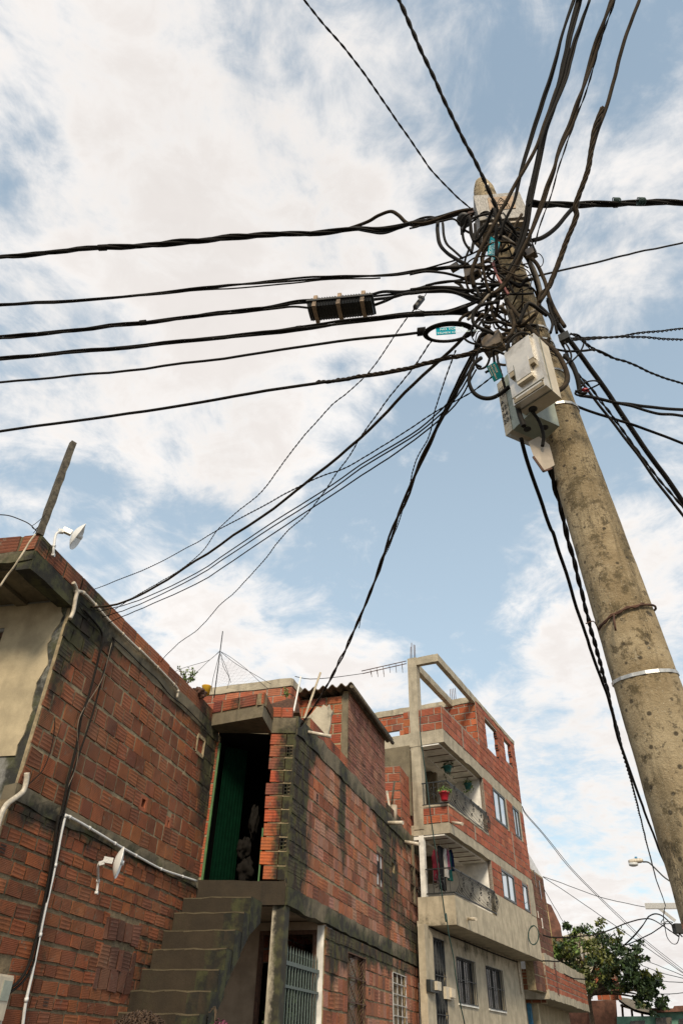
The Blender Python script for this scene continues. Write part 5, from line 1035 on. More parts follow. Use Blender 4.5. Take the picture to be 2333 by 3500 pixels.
for i, (x, y, m_, lb) in enumerate(((560, 1215, 'cloth_pink', 'pink garment'), (715, 1255, 'cloth_white', 'white garment'), (745, 1275, 'cloth_teal', 'teal garment'), (770, 1580, 'cloth_white', 'pale lilac garment'))):
    p_ = at_r(*r8(x, y), 49); mb = MB(); mb.quad_mesh([[p_ + Vector((.06 * a - .15, .05 * math.sin(a * 2 + f), -.12 * f)) for a in range(6)] for f in range(4)]); mb.quad_mesh([[p_ + Vector((.06 * a - .15, .05 + .05 * math.sin(a * 2 + f), -.12 * f)) for a in range(6)] for f in range(4)]); tag(mb.build('garment', m_), lb + ' on a line glimpsed through the tree', 'clothing')

# ------------------------------------------------------------------ tree
TR = thing('tree', 'large bushy street tree with dark glossy right side and yellowish left side', 'tree', tuple(at_r(*r8(780, 1720), 44)))
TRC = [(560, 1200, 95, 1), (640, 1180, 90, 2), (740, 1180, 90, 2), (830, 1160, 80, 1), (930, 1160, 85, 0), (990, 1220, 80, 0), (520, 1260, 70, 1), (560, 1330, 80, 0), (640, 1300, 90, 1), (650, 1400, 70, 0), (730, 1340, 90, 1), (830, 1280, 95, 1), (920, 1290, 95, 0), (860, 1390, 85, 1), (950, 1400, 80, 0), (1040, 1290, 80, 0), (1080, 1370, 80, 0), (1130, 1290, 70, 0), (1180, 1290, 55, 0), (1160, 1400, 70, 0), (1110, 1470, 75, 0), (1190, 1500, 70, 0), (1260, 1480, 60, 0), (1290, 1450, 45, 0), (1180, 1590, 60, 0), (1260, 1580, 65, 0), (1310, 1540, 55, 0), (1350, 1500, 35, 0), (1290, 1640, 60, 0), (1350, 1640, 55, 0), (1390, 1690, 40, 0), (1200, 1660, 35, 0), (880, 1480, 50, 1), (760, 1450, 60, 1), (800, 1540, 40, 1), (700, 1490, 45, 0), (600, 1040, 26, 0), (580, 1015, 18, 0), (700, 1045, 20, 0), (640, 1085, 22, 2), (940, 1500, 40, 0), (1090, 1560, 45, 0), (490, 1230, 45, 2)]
tp = at_r(*r8(775, 1700), 44); tb = Vector((tp.x, tp.y, 0)); fork = at_r(*r8(800, 1600), 44)
mb = MB(); mb.tube(catmull([tb, Vector((tb.x + .1, tb.y, .8)), tp, fork], 4), [.16 - .006 * i for i in range(13)], 8); tk = mb.build('trunk', 'bark', TR)
mb = MB(); rgt = random.Random(3)
for x, y, s_, k in TRC[::2]:
    e = at_r(*r8(x, y), 44 + rgt.uniform(-1, 1)); m_ = fork.lerp(e, .5) + Vector((rgt.uniform(-.3, .3), rgt.uniform(-.3, .3), rgt.uniform(-.1, .4))); C = catmull([fork, m_, e], 5); mb.tube(C, [.09 - .008 * i for i in range(len(C))], 5)
C = catmull([fork, at_r(*r8(960, 1555), 44), at_r(*r8(1070, 1540), 43.6), at_r(*r8(1180, 1580), 43.5)], 5); mb.tube(C, [.12 - .006 * i for i in range(len(C))], 6)
mb.build('limbs', 'bark', TR)
mats_ = ['leaf_dark', 'leaf_olive', 'leaf_fresh']; mb = MB()
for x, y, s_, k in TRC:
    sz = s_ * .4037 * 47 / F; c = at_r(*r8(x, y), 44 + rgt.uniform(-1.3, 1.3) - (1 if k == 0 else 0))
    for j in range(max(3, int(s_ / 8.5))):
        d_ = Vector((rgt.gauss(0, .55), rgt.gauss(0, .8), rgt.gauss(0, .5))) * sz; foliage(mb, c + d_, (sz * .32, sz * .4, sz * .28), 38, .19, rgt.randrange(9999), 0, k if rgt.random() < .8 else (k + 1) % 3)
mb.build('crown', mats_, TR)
# bush on the left house roof
bp = at_r(*r2(1245, 400), 12.6)
def sprig(label, base, tips, lm, seed, flower=None):
    t = thing('roof_plant', label, 'plant', tuple(base)); rg = random.Random(seed); mb = MB(); ml = MB()
    for tpt in tips:
        C = catmull([base, base.lerp(tpt, .5) + Vector((rg.uniform(-.05, .05), 0, .04)), tpt], 4); mb.tube(C, .006, 4)
        for p in C[2:]: foliage(ml, p, (.035, .035, .035), 4, .045, rg.randrange(999))
    mb.build('stems', 'bark', t); ml.build('leaves', lm, t)
sprig('thin leafy shoots growing from the roof parapet above the dark brick wall', at_r(*r2(1250, 470), 12.3), [at_r(*r2(x, y), 12.3) for x, y in ((1200, 350), (1215, 380), (1255, 365), (1280, 385), (1295, 360), (1315, 390), (1240, 410), (1270, 420), (1300, 430))], 'leaf_fresh', 1)
sprig('small weed on the brick parapet behind the white board', at_r(*r4(740, 460), 15.9), [at_r(*r4(x, y), 15.9) for x, y in ((735, 395), (742, 410), (730, 430), (752, 435))], 'leaf_fresh', 2)
jc = at_r(*r2(1335, 500), 12.5); lump('junk', 'rusty_steel', (jc.x, jc.y, jc.z - .08), (.15, .12, .10), 'dark rusty junk heaped on the roof edge beside the yellow tub', 'junk', 8)
yc = at_r(*r2(1377, 535), 12.7); mb = MB(); mb.lathe(yc, (0, 0, 1), [(0, .07), (.15, .09), (.16, .095), (.16, .08)], 12); tag(mb.build('tub', 'yellow_plastic'), 'yellow plastic tub on the roof edge under the wire mast', 'tub')
# wire mast with netting
mt0, mt1, mt2 = at_r(*r4(258, 460), 14.5), at_r(*r4(316, 15), 14.5), at_r(*r4(298, 140), 14.5)
t = thing('wire_mast', 'thin metal mast with a web of wires on the roof behind the doorway', 'mast', tuple(mt0)); mb = MB(); mb.tube([mt0, mt1], .012, 5); mb.build('pole', 'iron_black', t)
for q in ([(298, 145), (230, 205), (140, 235), (40, 265), (-10, 290)], [(298, 150), (220, 215), (140, 290), (60, 350)], [(300, 150), (370, 190), (470, 265), (560, 350), (620, 400)], [(305, 155), (400, 230), (520, 300), (640, 370)], [(295, 160), (270, 260), (250, 340), (240, 420)], [(305, 160), (320, 250), (360, 330), (345, 400)], [(300, 170), (340, 260), (370, 360)]):
    mb = MB(); mb.tube(catmull([at_r(*r4(*p), 14.5 + i * .1) for i, p in enumerate(q)], 4), .006, 4); mb.build('stay_wire', 'iron_black', t)
mb = MB()
for i in range(13):
    a = .04 + i * .07; p0_ = at_r(*r4(300 + 330 * a, 150 + 250 * a), 14.6); p1_ = at_r(*r4(255 + 130 * a, 380 + 20 * a), 14.6); mb.tube(catmull([p0_, p0_.lerp(p1_, .5) + Vector((0, 0, -.08)), p1_], 3), .0011, 3)
for i in range(10):
    b_ = .1 + i * .085; mb.tube(catmull([at_r(*r4(300 - 45 * b_, 150 + 230 * b_), 14.6), at_r(*r4(345 + 20 * b_, 190 + 210 * b_), 14.6), at_r(*r4(300 + 330 * b_, 150 + 250 * b_), 14.6)], 3), .0011, 3)
mb.build('netting', 'iron_black', t)
for (x0, y0, x1, y1, r_, lb) in ((78, 322, 420, 245, 22.5, 'bare reinforcing bar jutting left from the roof frame column, upper one'), (85, 342, 420, 265, 22.5, 'bare reinforcing bar jutting left from the roof frame column, lower one')):
    mb = MB(); mb.tube([at_r(*r7(x0, y0), r_), at_r(*r7(x1, y1), r_)], .016, 5)
    for i in range(6): f = .2 + i * .14; p_ = at_r(*r7(x0 + (x1 - x0) * f, y0 + (y1 - y0) * f), r_); mb.tube([p_, p_ + Vector((.02, 0, -.2 - .05 * (i % 3)))], .008, 4)
    tag(mb.build('reinforcing_bar', 'rusty_steel'), lb, 'bar')
cab3('wire', 'thin wire running left from the bare reinforcing bars to the cabin roof', [at_r(*r7(90, 340), 22.5), at_r(*r7(0, 353), 21), at_r(*r4(1050, 325), 19), at_r(*r4(900, 335), 17.5), at_r(*r4(800, 318), 17)], .01, 'black_cable', 'wire', 3, n=4)
# ------------------------------------------------------------------ utility pole
def pax(z): return Vector((1.616 - .0518 * z, 3.0 + .0223 * z, z))
def prad(z): return .1445 - .0109 * (z - 3.2)
UP = thing('utility_pole', 'tapered lichen spotted concrete utility pole with salmon painted foot', 'utility pole', tuple(pax(0)))
mb = MB(); rows = []; NS = 40; rgq = random.Random(2)
zs_ = [i * .06 for i in range(int(7.78 / .06))] + [7.80, 7.86, 7.93, 7.97]
for z in zs_:
    r = prad(z) * (1 if z < 7.82 else 1 - (z - 7.82) * 2.6); row = []
    for k in range(NS):
        a = 2 * math.pi * k / NS; q = (a % (math.pi / 4)) - math.pi / 8        # rounded octagon
        rr = r * (.955 + .045 / max(.2, math.cos(q)) * .95) * (1 + .05 * (1 / math.cos(q) - 1)) + rgq.uniform(-.0016, .0016); row.append(pax(z) + Vector((rr * math.cos(a), rr * math.sin(a), 0)))
    rows.append(row)
mb.quad_mesh(rows, closed=True, caps=True); mb.build('shaft', 'pole_concrete', UP)
def band(name, label, zc, h, mat, th=.004, sag=0.0, parent=UP):
    mb = MB(); o = []; 
    for dz, ex in ((-h / 2, .001), (-h / 2, th), (h / 2, th), (h / 2, .001)):
        row = []
        for k in range(16):
            a = 2 * math.pi * k / 16; z = zc + dz + sag * math.cos(a - 1.0); row.append(pax(z) + Vector(((prad(z) + ex) * 1.02 * math.cos(a), (prad(z) + ex) * 1.02 * math.sin(a), 0)))
        o.append(row)
    mb.quad_mesh(o, closed=True, smooth=False); ob = mb.build(name, mat, parent)
    if label: ob['label'] = label
    return ob
def pole_z(px, py):           # height on the camera side of the pole under a pixel
    r = ray(px, py); d = math.hypot(r.x, r.y); return 1.6 + r.z / d * 3.28
band('steel_band', 'bright steel strap', pole_z(2180, 2290), .017, 'steel', .003, .03)
band('steel_band', 'steel strap just under the upper meter box', pole_z(1950, 1362), .022, 'steel', .006, .02)
for q in ((1880, 1255), (1860, 1190), (1845, 1150), (1835, 1105)): band('steel_band', None, pole_z(*q), .018, 'steel', .006, .02)
wz = pole_z(2130, 2090); C = []
for i in range(40):
    a = math.pi * 1.02 + i * .085; z = wz + .10 * (i - 16) / 30; C.append(pax(z) + Vector(((prad(z) + .012) * math.cos(a), (prad(z) + .012) * math.sin(a), 0)))
mb = MB(); mb.tube(C, .006, 5); mb.tube([c + Vector((0, 0, .008 * math.sin(i))) for i, c in enumerate(C[:22])], .005, 5); mb.tube(catmull([C[9], C[9] + Vector((-.02, -.03, -.05)), C[9] + Vector((-.02, -.02, -.10))], 3), .005, 5)
mb.tube(catmull([C[0], at_r(*z6(810, 1050), 3.25), at_r(*z6(745, 1068), 3.2)], 4), .003, 4); mb.build('tie_wire', 'rusty_steel', UP)

# ------------------------------------------------------------------ cables
def path(pxs, e0, e1, k=5):
    """pixels with real distance at both ends; e = ('r', horizontal distance) or ('z', height)"""
    def pt(q, e): return at_r(*q, e[1]) if e[0] == 'r' else at_z(*q, e[1])
    d0, d1 = cdepth(pt(pxs[0], e0)), cdepth(pt(pxs[-1], e1)); s = [0.0]
    for a, b_ in zip(pxs, pxs[1:]): s.append(s[-1] + math.hypot(b_[0] - a[0], b_[1] - a[1]))
    Q = catmull([at_d(*q, 1 / ((1 / d0) + (1 / d1 - 1 / d0) * t / s[-1])) for q, t in zip(pxs, s)], k)
    return [p + mnoise.noise_vector(p * 1.9) * .010 + mnoise.noise_vector(p * 6.0) * .004 for p in Q]
def resample(P, step):
    out = [P[0]]; acc_ = 0
    for a, b_ in zip(P, P[1:]):
        n = max(1, int((b_ - a).length / step))
        for i in range(1, n + 1): out.append(a.lerp(b_, i / n))
    return out
def strands(mb, P, n, rs, rb_, pitch, mi=0, step=None, ns=5, ph0=0.0, wob=0.0, seed=0):
    P = resample(P, step or pitch / 9); x = None; rows = [[] for _ in range(n)]; s = 0; rg = random.Random(seed); phs = [rg.uniform(0, 6.3) for _ in range(n)]
    for i, p in enumerate(P):
        t = (P[min(i + 1, len(P) - 1)] - P[max(i - 1, 0)]).normalized()
        if i: s += (p - P[i - 1]).length
        if x is None: x = t.cross(Vector((0, 0, 1))).normalized()
        x = (x - t * x.dot(t)).normalized(); y = t.cross(x)
        for j in range(n):
            a = ph0 + 2 * math.pi * j / n + 2 * math.pi * s / pitch; q = rb_ * (1 + wob * math.sin(s * 1.7 + phs[j])); rows[j].append(p + (x * math.cos(a) + y * math.sin(a)) * q)
    for r_ in rows: mb.tube(r_, rs, ns, mi)
def run_on(P):      # carry a span on past the edge of the view until it is far away or nears a roof
    d = (P[-1] - P[-4]).normalized(); out = list(P); q = P[-1].copy()
    for i in range(22):
        q = q + d * 1.0; d = (d + Vector((0, 0, -.004 if d.z > -.25 else 0))).normalized()
        if q.z < 2.8: break
        out.append(q.copy())
    return out
def cable(label, pxs, e0, e1, r, mat='black_cable', n=1, pitch=.5, rs=None, group=None, name='cable', cat='cable', wob=0.3, ns=6, k=5, rb_=None):
    P = path(pxs, e0, e1, k); mb = MB()
    if pxs[0][0] < 0: P = run_on(P[::-1])[::-1]
    if pxs[-1][0] > 2340: P = run_on(P)
    if n == 1: mb.tube(P, r, ns)
    else: strands(mb, P, n, (rs or r / 2) * (.88 if n > 2 else 1), rb_ if rb_ is not None else r * .55, pitch, ns=5, wob=wob, seed=len(pxs))
    if r > .012 and name == 'cable' and n in (3, 4) and 'armour' not in label:
        rgt_ = random.Random(len(label))
        for _ in range(3 if n > 1 else 1):
            i_ = rgt_.randrange(2, max(3, len(P) - 3)); d_ = (P[i_ + 1] - P[i_]).normalized(); l_ = rgt_.uniform(.03, .09); mb.tube([P[i_], P[i_] + d_ * l_ * .5, P[i_] + d_ * l_], r * 1.14, 7)
    return tag(mb.build(name, mat), label, cat, group)
R = lambda v: ('r', v)
Z = lambda v: ('z', v)
Dd = lambda *a: [(x * 1.488, y * 1.488) for x, y in a]
PW = 3.22
cable('thick twisted bundle of black cables, topmost of those running to the left edge', [(-60, 884), (120, 868), (300, 852), (480, 842), (620, 826), (760, 812), (900, 804), (1060, 797), (1210, 782), (1310, 783), (1410, 762), (1500, 748), (1600, 720)], Z(7.35), R(3.3), .026, 'black_cable', 4, 1.1, .013, wob=.5)
cable('brown cable looping up out of the topmost bundle', [z3(560, 260), z3(700, 215), z3(770, 175), z3(850, 150), z3(900, 175), z3(950, 220), z3(1010, 238), z3(1100, 225), z3(1250, 178), z3(1400, 128)], R(3.55), R(3.3), .017, 'brown_cable')
cable('slack black cable sagging under the topmost bundle', [z3(600, 262), z3(700, 282), z3(800, 296), z3(890, 268), z3(980, 225), z3(1060, 190), z3(1120, 180), z3(1170, 190)], R(3.5), R(3.3), .011, 'black_cable')
cable('paired black cables running left just below the topmost bundle', [(-60, 1042), (250, 1026), (560, 1002), (780, 975), (1000, 957), (1155, 948), (1260, 943), (1359, 937), (1461, 921), (1590, 905)], Z(7.0), R(3.25), .014, 'black_cable', 2, 2.2, .0095)
cable('thin black cable splitting off the second bundle toward the left edge', [(-60, 1048), (250, 1030), (560, 1004), (780, 985), (1000, 967), (1155, 955), (1300, 950)], Z(6.98), R(3.4), .007)
cable('tight bundle of black cables carrying the ribbed splice case', [(-60, 1160), (200, 1134), (480, 1103), (700, 1078), (900, 1052), (1010, 1034), (1070, 1028)], Z(6.75), R(3.62), .022, 'black_cable', 3, 1.6, .012)
cable('lower cable entering the left end of the ribbed splice case', [(900, 1058), (960, 1052), (1010, 1050), (1070, 1056)], R(3.75), R(3.62), .010)
for i, (pp, lb) in enumerate((([z3(720, 700), z3(800, 682), z3(950, 680), z3(1080, 650), z3(1230, 652), z3(1330, 665), z3(1400, 720), z3(1460, 690)], 'uppermost cable leaving the right end of the ribbed splice case'), ([z3(725, 712), z3(860, 700), z3(1000, 670), z3(1120, 630), z3(1220, 615), z3(1330, 600), z3(1430, 570)], 'second cable leaving the right end of the ribbed splice case'), ([z3(730, 735), z3(850, 722), z3(960, 690), z3(1100, 660), z3(1240, 660), z3(1360, 690)], 'third cable leaving the right end of the ribbed splice case'), ([z3(735, 775), z3(820, 745), z3(900, 705), z3(1010, 685), z3(1120, 678), z3(1260, 682), z3(1400, 735), z3(1480, 770)], 'lowest cable leaving the right end of the ribbed splice case'))):
    cable(lb, pp, R(3.55), R(3.15), .013 if i != 1 else .010)
cable('heavy twin black cables running left below the splice case', [(-60, 1232), (250, 1204), (560, 1174), (900, 1135), (1155, 1106), (1359, 1077), (1487, 1070), (1570, 1068), (1680, 1085)], Z(6.55), R(3.2), .020, 'black_cable', 3, 2.4, .012)
cable('black cable rising from the heavy twin cables into the pole tangle', [(1480, 1070), (1540, 1060), (1600, 1040), (1660, 1015), (1720, 985)], R(3.3), R(3.1), .014)
cable('single black cable running left to the coil with the turquoise tag', [(-60, 1312), (250, 1285), (560, 1252), (900, 1205), (1155, 1168), (1410, 1137), (1455, 1133)], Z(6.3), R(3.2), .011)
cable('black twisted cable, lowest of those running to the left edge', [(-60, 1480), (250, 1440), (560, 1396), (860, 1345), (1074, 1310), (1180, 1298), (1339, 1272), (1488, 1235), (1600, 1212), (1700, 1180), (1830, 1120), (1842, 1040), (1835, 980), (1800, 880), (1760, 830)], Z(5.95), R(3.05), .013)
cable('braided armour rod wrapped along the lowest left running cable', [(1080, 1306), (1180, 1296), (1339, 1269), (1488, 1232), (1600, 1209), (1690, 1183)], R(4.0), R(3.05), .020, 'brown_cable', 4, .25, .008)
# cables down to the left house
EA = lambda u, z: ('z', z)
for lb, pp, z_, r_, m_ in (('thick brown cable sagging down to the eave corner of the dark brick house', Dd((1110, 722), (1050, 790), (950, 882), (850, 985), (725, 1092), (600, 1188), (450, 1288), (350, 1352), (270, 1387), (205, 1395)), 6.25, .014, 'brown_cable'),
    ('upper of the three thin cables sagging to the dark brick house', Dd((1085, 840), (1040, 912), (960, 985), (850, 1055), (740, 1127), (600, 1218), (450, 1317), (320, 1378), (228, 1404)), 6.2, .006, 'black_cable'),
    ('middle of the three thin cables sagging to the dark brick house', Dd((1090, 845), (1040, 922), (960, 993), (850, 1063), (740, 1137), (600, 1228), (450, 1325), (320, 1388), (235, 1418)), 6.15, .006, 'black_cable'),
    ('lowest of the three thin cables sagging to the dark brick house', Dd((1095, 850), (1045, 930), (950, 1010), (850, 1080), (740, 1150), (600, 1245), (450, 1342), (330, 1395), (250, 1430)), 6.1, .006, 'black_cable')):
    cable(lb, pp, R(3.1), R(9.3), r_, m_)
cable('wavy twisted pair dropping from the small clamp to the roof of the dark brick house', Dd((962, 700), (925, 745), (890, 795), (855, 845), (800, 900), (762, 930), (735, 960), (690, 1010), (650, 1062), (600, 1130), (540, 1180), (500, 1217), (470, 1260), (420, 1305), (370, 1335), (310, 1370), (262, 1400)), R(3.5), R(9.3), .006, 'black_cable', 2, .12, .0035)
cable('straighter twisted pair crossing down to the far left roof edge', Dd((1150, 852), (1085, 900), (1000, 945), (870, 1030), (800, 1072), (720, 1100), (600, 1165), (480, 1230), (350, 1300), (225, 1350), (195, 1362)), R(3.1), R(9.6), .006, 'black_cable', 2, .12, .0035)
cable('kinked twisted pair falling behind the roof parapet of the dark brick house', Dd((992, 780), (955, 835), (920, 880), (870, 945), (830, 1000), (800, 1050), (770, 1090), (740, 1135), (700, 1185), (655, 1225), (620, 1270), (585, 1310), (540, 1358), (500, 1395), (455, 1445), (420, 1470), (380, 1508), (366, 1530)), R(3.3), R(11.3), .006, 'black_cable', 2, .12, .0035)
cable('thick black cable dropping to the corner of the orange block pillar', Dd((1120, 750), (1085, 820), (1050, 895), (1010, 970), (985, 1020), (945, 1110), (895, 1235), (850, 1360), (800, 1475), (745, 1585), (690, 1668)), R(3.1), R(13.0), .021, 'brown_cable', 2, 1.4, .012)
cable('thin black cable running alongside the thick one to the pillar', Dd((1095, 790), (1065, 850), (1035, 912), (1005, 975), (975, 1035), (935, 1130)), R(3.1), R(5.2), .008)
cable('wavy twisted pair beside the thick cable to the pillar', Dd((1045, 805), (1020, 880), (1000, 940), (985, 1000), (955, 1060), (935, 1130), (920, 1185), (890, 1260), (860, 1330), (835, 1400), (824, 1442)), R(3.2), R(9.2), .006, 'black_cable', 2, .12, .0035)
# overhead cables toward the camera side
def over(label, pxs, r, mat='black_cable', n=1, pitch=.5, rs=None, r0=3.1, ztop=7.95, rb_=None, name='cable'):
    """first pixel is at the top edge of the photo; continue the cable on over the camera"""
    P = path(pxs, Z(ztop), R(r0)); d = (P[0] - P[1]).normalized(); P = [P[0] + Vector((d.x * 9, d.y * 9, .25 * 9 * 0)) - Vector((0, 0, .0))] + P
    mb = MB()
    r *= .86
    if n == 1: mb.tube(P, r, 6)
    else: strands(mb, P, n, rs or r / 2, rb_ or r * .55, pitch, wob=.3)
    return tag(mb.build(name, mat), label, 'cable')
over('thin twisted pair rising alone from the pole head toward the upper left', Dd((690, -8), (740, 50), (790, 108), (850, 190), (900, 262), (940, 320), (975, 372), (1000, 402), (1040, 443), (1080, 480)), .008, 'black_cable', 2, .16, .005, r0=3.2)
over('chunky twisted cable rising to the top edge left of the overhead bundle', Dd((912, -10), (960, 100), (1020, 230), (1060, 312), (1082, 355), (1110, 415), (1140, 482), (1158, 540)), .017, 'black_cable', 2, .22, .010, r0=3.05)
over('leftmost straight black cable of the overhead group', [z4(642, -20), z4(560, 230), z4(480, 530), z4(380, 850), z4(290, 1150), z4(200, 1450), z4(140, 1700), z1(840, 560), z1(800, 700)], .016, 'black_cable', 2, 3.0, .011, r0=3.0)
over('fat taped black bundle second from left in the overhead group', [z4(686, -20), z4(620, 250), z4(565, 500), z4(510, 740), z4(450, 960), z4(395, 1160), z4(345, 1380), z4(300, 1560), z4(258, 1734), z1(1090, 230), z1(1050, 420), z1(1035, 560), z1(1000, 720), z1(950, 850)], .026, 'black_cable', 4, 2.6, .013, r0=3.0)
over('brown cable leaving the fat bundle and crossing the terminal box', [z4(640, 100), z4(560, 480), z4(490, 760), z4(400, 1050), z4(330, 1250), z4(240, 1420), z4(160, 1550), z4(70, 1720), z1(820, 440), z1(730, 610), z1(620, 820), z1(560, 1000), z1(580, 1130)], .014, 'brown_cable', r0=2.98) if 0 else cable('brown cable leaving the fat bundle and crossing the terminal box', [z4(490, 760), z4(400, 1050), z4(330, 1250), z4(240, 1420), z4(160, 1550), z4(70, 1720), z1(820, 440), z1(730, 610), z1(620, 820), z1(560, 1000), z1(580, 1130)], R(2.6), R(2.98), .015, 'brown_cable')
over('black cable merging into the fat taped bundle from the right', [z4(778, -20), z4(730, 130), z4(690, 260), z4(640, 400), z4(580, 620), z4(520, 800), z4(440, 1010), z4(380, 1200), z4(345, 1400), z4(310, 1560), z4(270, 1734), z1(1070, 400), z1(1040, 640), z1(960, 850), z1(880, 1000)], .016, 'black_cable', 2, 2.0, .011, r0=3.0)
over('brown kinked cable right of the fat bundle in the overhead group', [z4(972, -20), z4(900, 200), z4(840, 370), z4(780, 560), z4(690, 830), z4(620, 1060), z4(560, 1190), z4(510, 1320), z4(480, 1430), z4(420, 1580), z4(370, 1734), z1(1080, 640), z1(1010, 800), z1(930, 970), z1(830, 1130), z1(740, 1200)], .019, 'brown_cable', 2, 1.3, .013, r0=3.0)
over('thin flat wire hanging beside the brown kinked overhead cable', [z4(998, -20), z4(930, 190), z4(860, 400), z4(830, 500), z4(740, 790), z4(680, 950), z4(620, 1130), z4(560, 1300), z4(510, 1440), z4(450, 1640), z1(1160, 560), z1(1120, 740)], .007, 'black_cable', 2, .3, .004, r0=3.05)
over('rightmost overhead cable with a spiral wrapped lower half', [z4(1205, -20), z4(1140, 170), z4(1080, 350), z4(1020, 540), z4(960, 740), z4(900, 950), z4(850, 1100), z4(820, 1200), z4(760, 1430), z4(690, 1620), z4(650, 1750), z1(1480, 480), z1(1400, 700), z1(1300, 980), z1(1230, 1150), z1(1160, 1260)], .0165, 'brown_cable', r0=3.05)
cable('spiral preformed grip wound round the rightmost overhead cable', [z4(885, 915), z4(845, 1030), z4(820, 1120), z4(800, 1250), z4(760, 1430), z4(690, 1620), z4(650, 1750), z1(1480, 480), z1(1400, 700), z1(1300, 980), z1(1240, 1130)], R(2.75), R(3.05), .022, 'brown_cable', 5, .35, .009, wob=0)
cable('black cable leaving the pole head and bending up to the right hand bundle', [z1(1090, 710), z1(1180, 680), z1(1290, 600), z1(1380, 500), z1(1450, 425), z1(1500, 390)], R(3.1), R(3.3), .017)
# cables to the right
cable('thick bundle of black cables running to the right edge from the pole head', [z1(1060, 370), z1(1180, 380), z1(1400, 385), (2000, 699), (2120, 697), (2240, 692), (2400, 698)], R(3.3), Z(7.5), .028, 'black_cable', 3, 1.0, .017)
for i, (x, lb) in enumerate(((1000, 'dark green tie knotted round the right hand bundle, left one'), (1210, 'dark green tie knotted round the right hand bundle, right one'))):
    c = at_r(*z4(x, 1705), 3.75); mb = MB()
    for k in range(5): mb.tube([c + Vector((.012 * (k - 2) + .004 * math.sin(a * 2), .028 * math.cos(a), .032 * math.sin(a))) for a in [j * .6 for j in range(12)]], .005, 4)
    tag(mb.build('tie', 'green_cord'), lb, 'tie')
cable('single thin cable rising right from the pole beside the pole head tangle', [z1(1130, 1030), z1(1300, 990), (2070, 888), (2200, 858), (2400, 816)], R(3.25), Z(7.2), .008)
cable('twisted pair running right from the splice knot, upper one', [z5(560, 375), z5(640, 385), z5(820, 380), z5(1040, 376), z5(1250, 345), z5(1600, 305)], R(3.2), Z(6.4), .009, 'black_cable', 2, .16, .005)
cable('twisted pair running right from the splice knot, lower one', [z5(620, 403), z5(700, 398), z5(900, 385), z5(1060, 378), z5(1250, 388), z5(1600, 408)], R(3.2), Z(6.25), .009, 'black_cable', 2, .16, .005)
cable('twisted pair sloping down to the right edge from the splice knot', [z5(610, 350), z5(690, 370), z5(740, 430), z5(830, 488), z5(940, 540), z5(1050, 575), z5(1150, 612), z5(1350, 700), z5(1600, 792)], R(3.2), Z(5.9), .010, 'black_cable', 2, .16, .006)
cable('black cable from the knot that joins the downward sloping twisted pair', [z5(490, 480), z5(600, 498), z5(720, 495), z5(830, 486), z5(955, 540)], R(3.2), R(3.5), .008)
cable('upper of two slack black cables running right from below the meter boxes', [z5(690, 875), z5(800, 895), z5(960, 930), z5(1100, 945), z5(1300, 970), z5(1450, 985), z5(1620, 992)], R(3.3), Z(5.2), .011)
cable('lower of two slack black cables running right from below the meter boxes', [z5(960, 930), z5(1100, 955), z5(1250, 995), z5(1360, 1022), z5(1480, 1030), z5(1620, 1048)], R(3.5), Z(5.1), .010)
cable('black cable coming from behind the pole and sloping to the right edge', [z5(670, 965), z5(760, 1000), z5(900, 1045), z5(1060, 1095), z5(1250, 1155), z5(1620, 1290)], R(3.5), Z(4.9), .010)
cable('thick black cable descending steeply to the right edge', [z5(420, 60), z5(500, 270), z5(640, 450), z5(760, 610), z5(860, 750), z5(1000, 960), z5(1110, 1125), z5(1300, 1395), z5(1440, 1580), z5(1620, 1840)], R(3.3), Z(4.6), .017)
cable('twin thin cables descending steeply to the right edge, lower one', [z5(560, 520), z5(640, 650), z5(720, 780), z5(850, 960), z5(1000, 1140), z5(1150, 1330), z5(1340, 1590), z5(1620, 1945)], R(3.3), Z(4.2), .009)
cable('twin thin twisted cables descending steeply to the right edge, upper one', [z5(545, 430), z5(650, 650), z5(760, 780), z5(900, 965), z5(1100, 1225), z5(1300, 1500), z5(1620, 1885)], R(3.3), Z(4.3), .008, 'black_cable', 2, .16, .005)
# cables down to the next pole
FP0 = at_r(*r8(1420, 862), 38)
cable('straight black cable leaving under the meter boxes toward the street lamp', [z5(190, 1230), z5(250, 1440), z5(330, 1680), z5(440, 1982), z6(480, 330), z6(600, 710), z6(720, 1080), z6(820, 1390), z6(930, 1705)], R(3.15), R(6), .012)
cable('thick twisted cable hanging from the boxes down to the crossarm pole', [z5(440, 1480), z5(480, 1640), z5(560, 1960), z6(590, 350), z6(680, 690), z6(740, 950), z6(800, 1170), z6(870, 1430), z6(940, 1680), z6(1010, 1975), z8(1180, 10), z8(1240, 250), z8(1290, 450), z8(1340, 640), z8(1385, 760), z8(1420, 860)] if 0 else [z5(440, 1480), z5(480, 1640), z5(560, 1960), z6(590, 350), z6(680, 690), z6(740, 950), z6(800, 1170), z6(870, 1430), z6(940, 1680), z6(1010, 1975), r8(1180, 10), r8(1240, 250), r8(1290, 450), r8(1340, 640), r8(1385, 760), r8(1420, 860)], R(3.2), R(38), .016, 'black_cable', 2, .5, .011, wob=.2)
cable('black cable hugging the left side of the concrete pole low down', [z6(930, 1700), z6(985, 1900), z6(1020, 2040), r8(1225, 20), r8(1260, 110), r8(1310, 240), r8(1400, 470), r8(1500, 700)], R(6), R(14), .014)
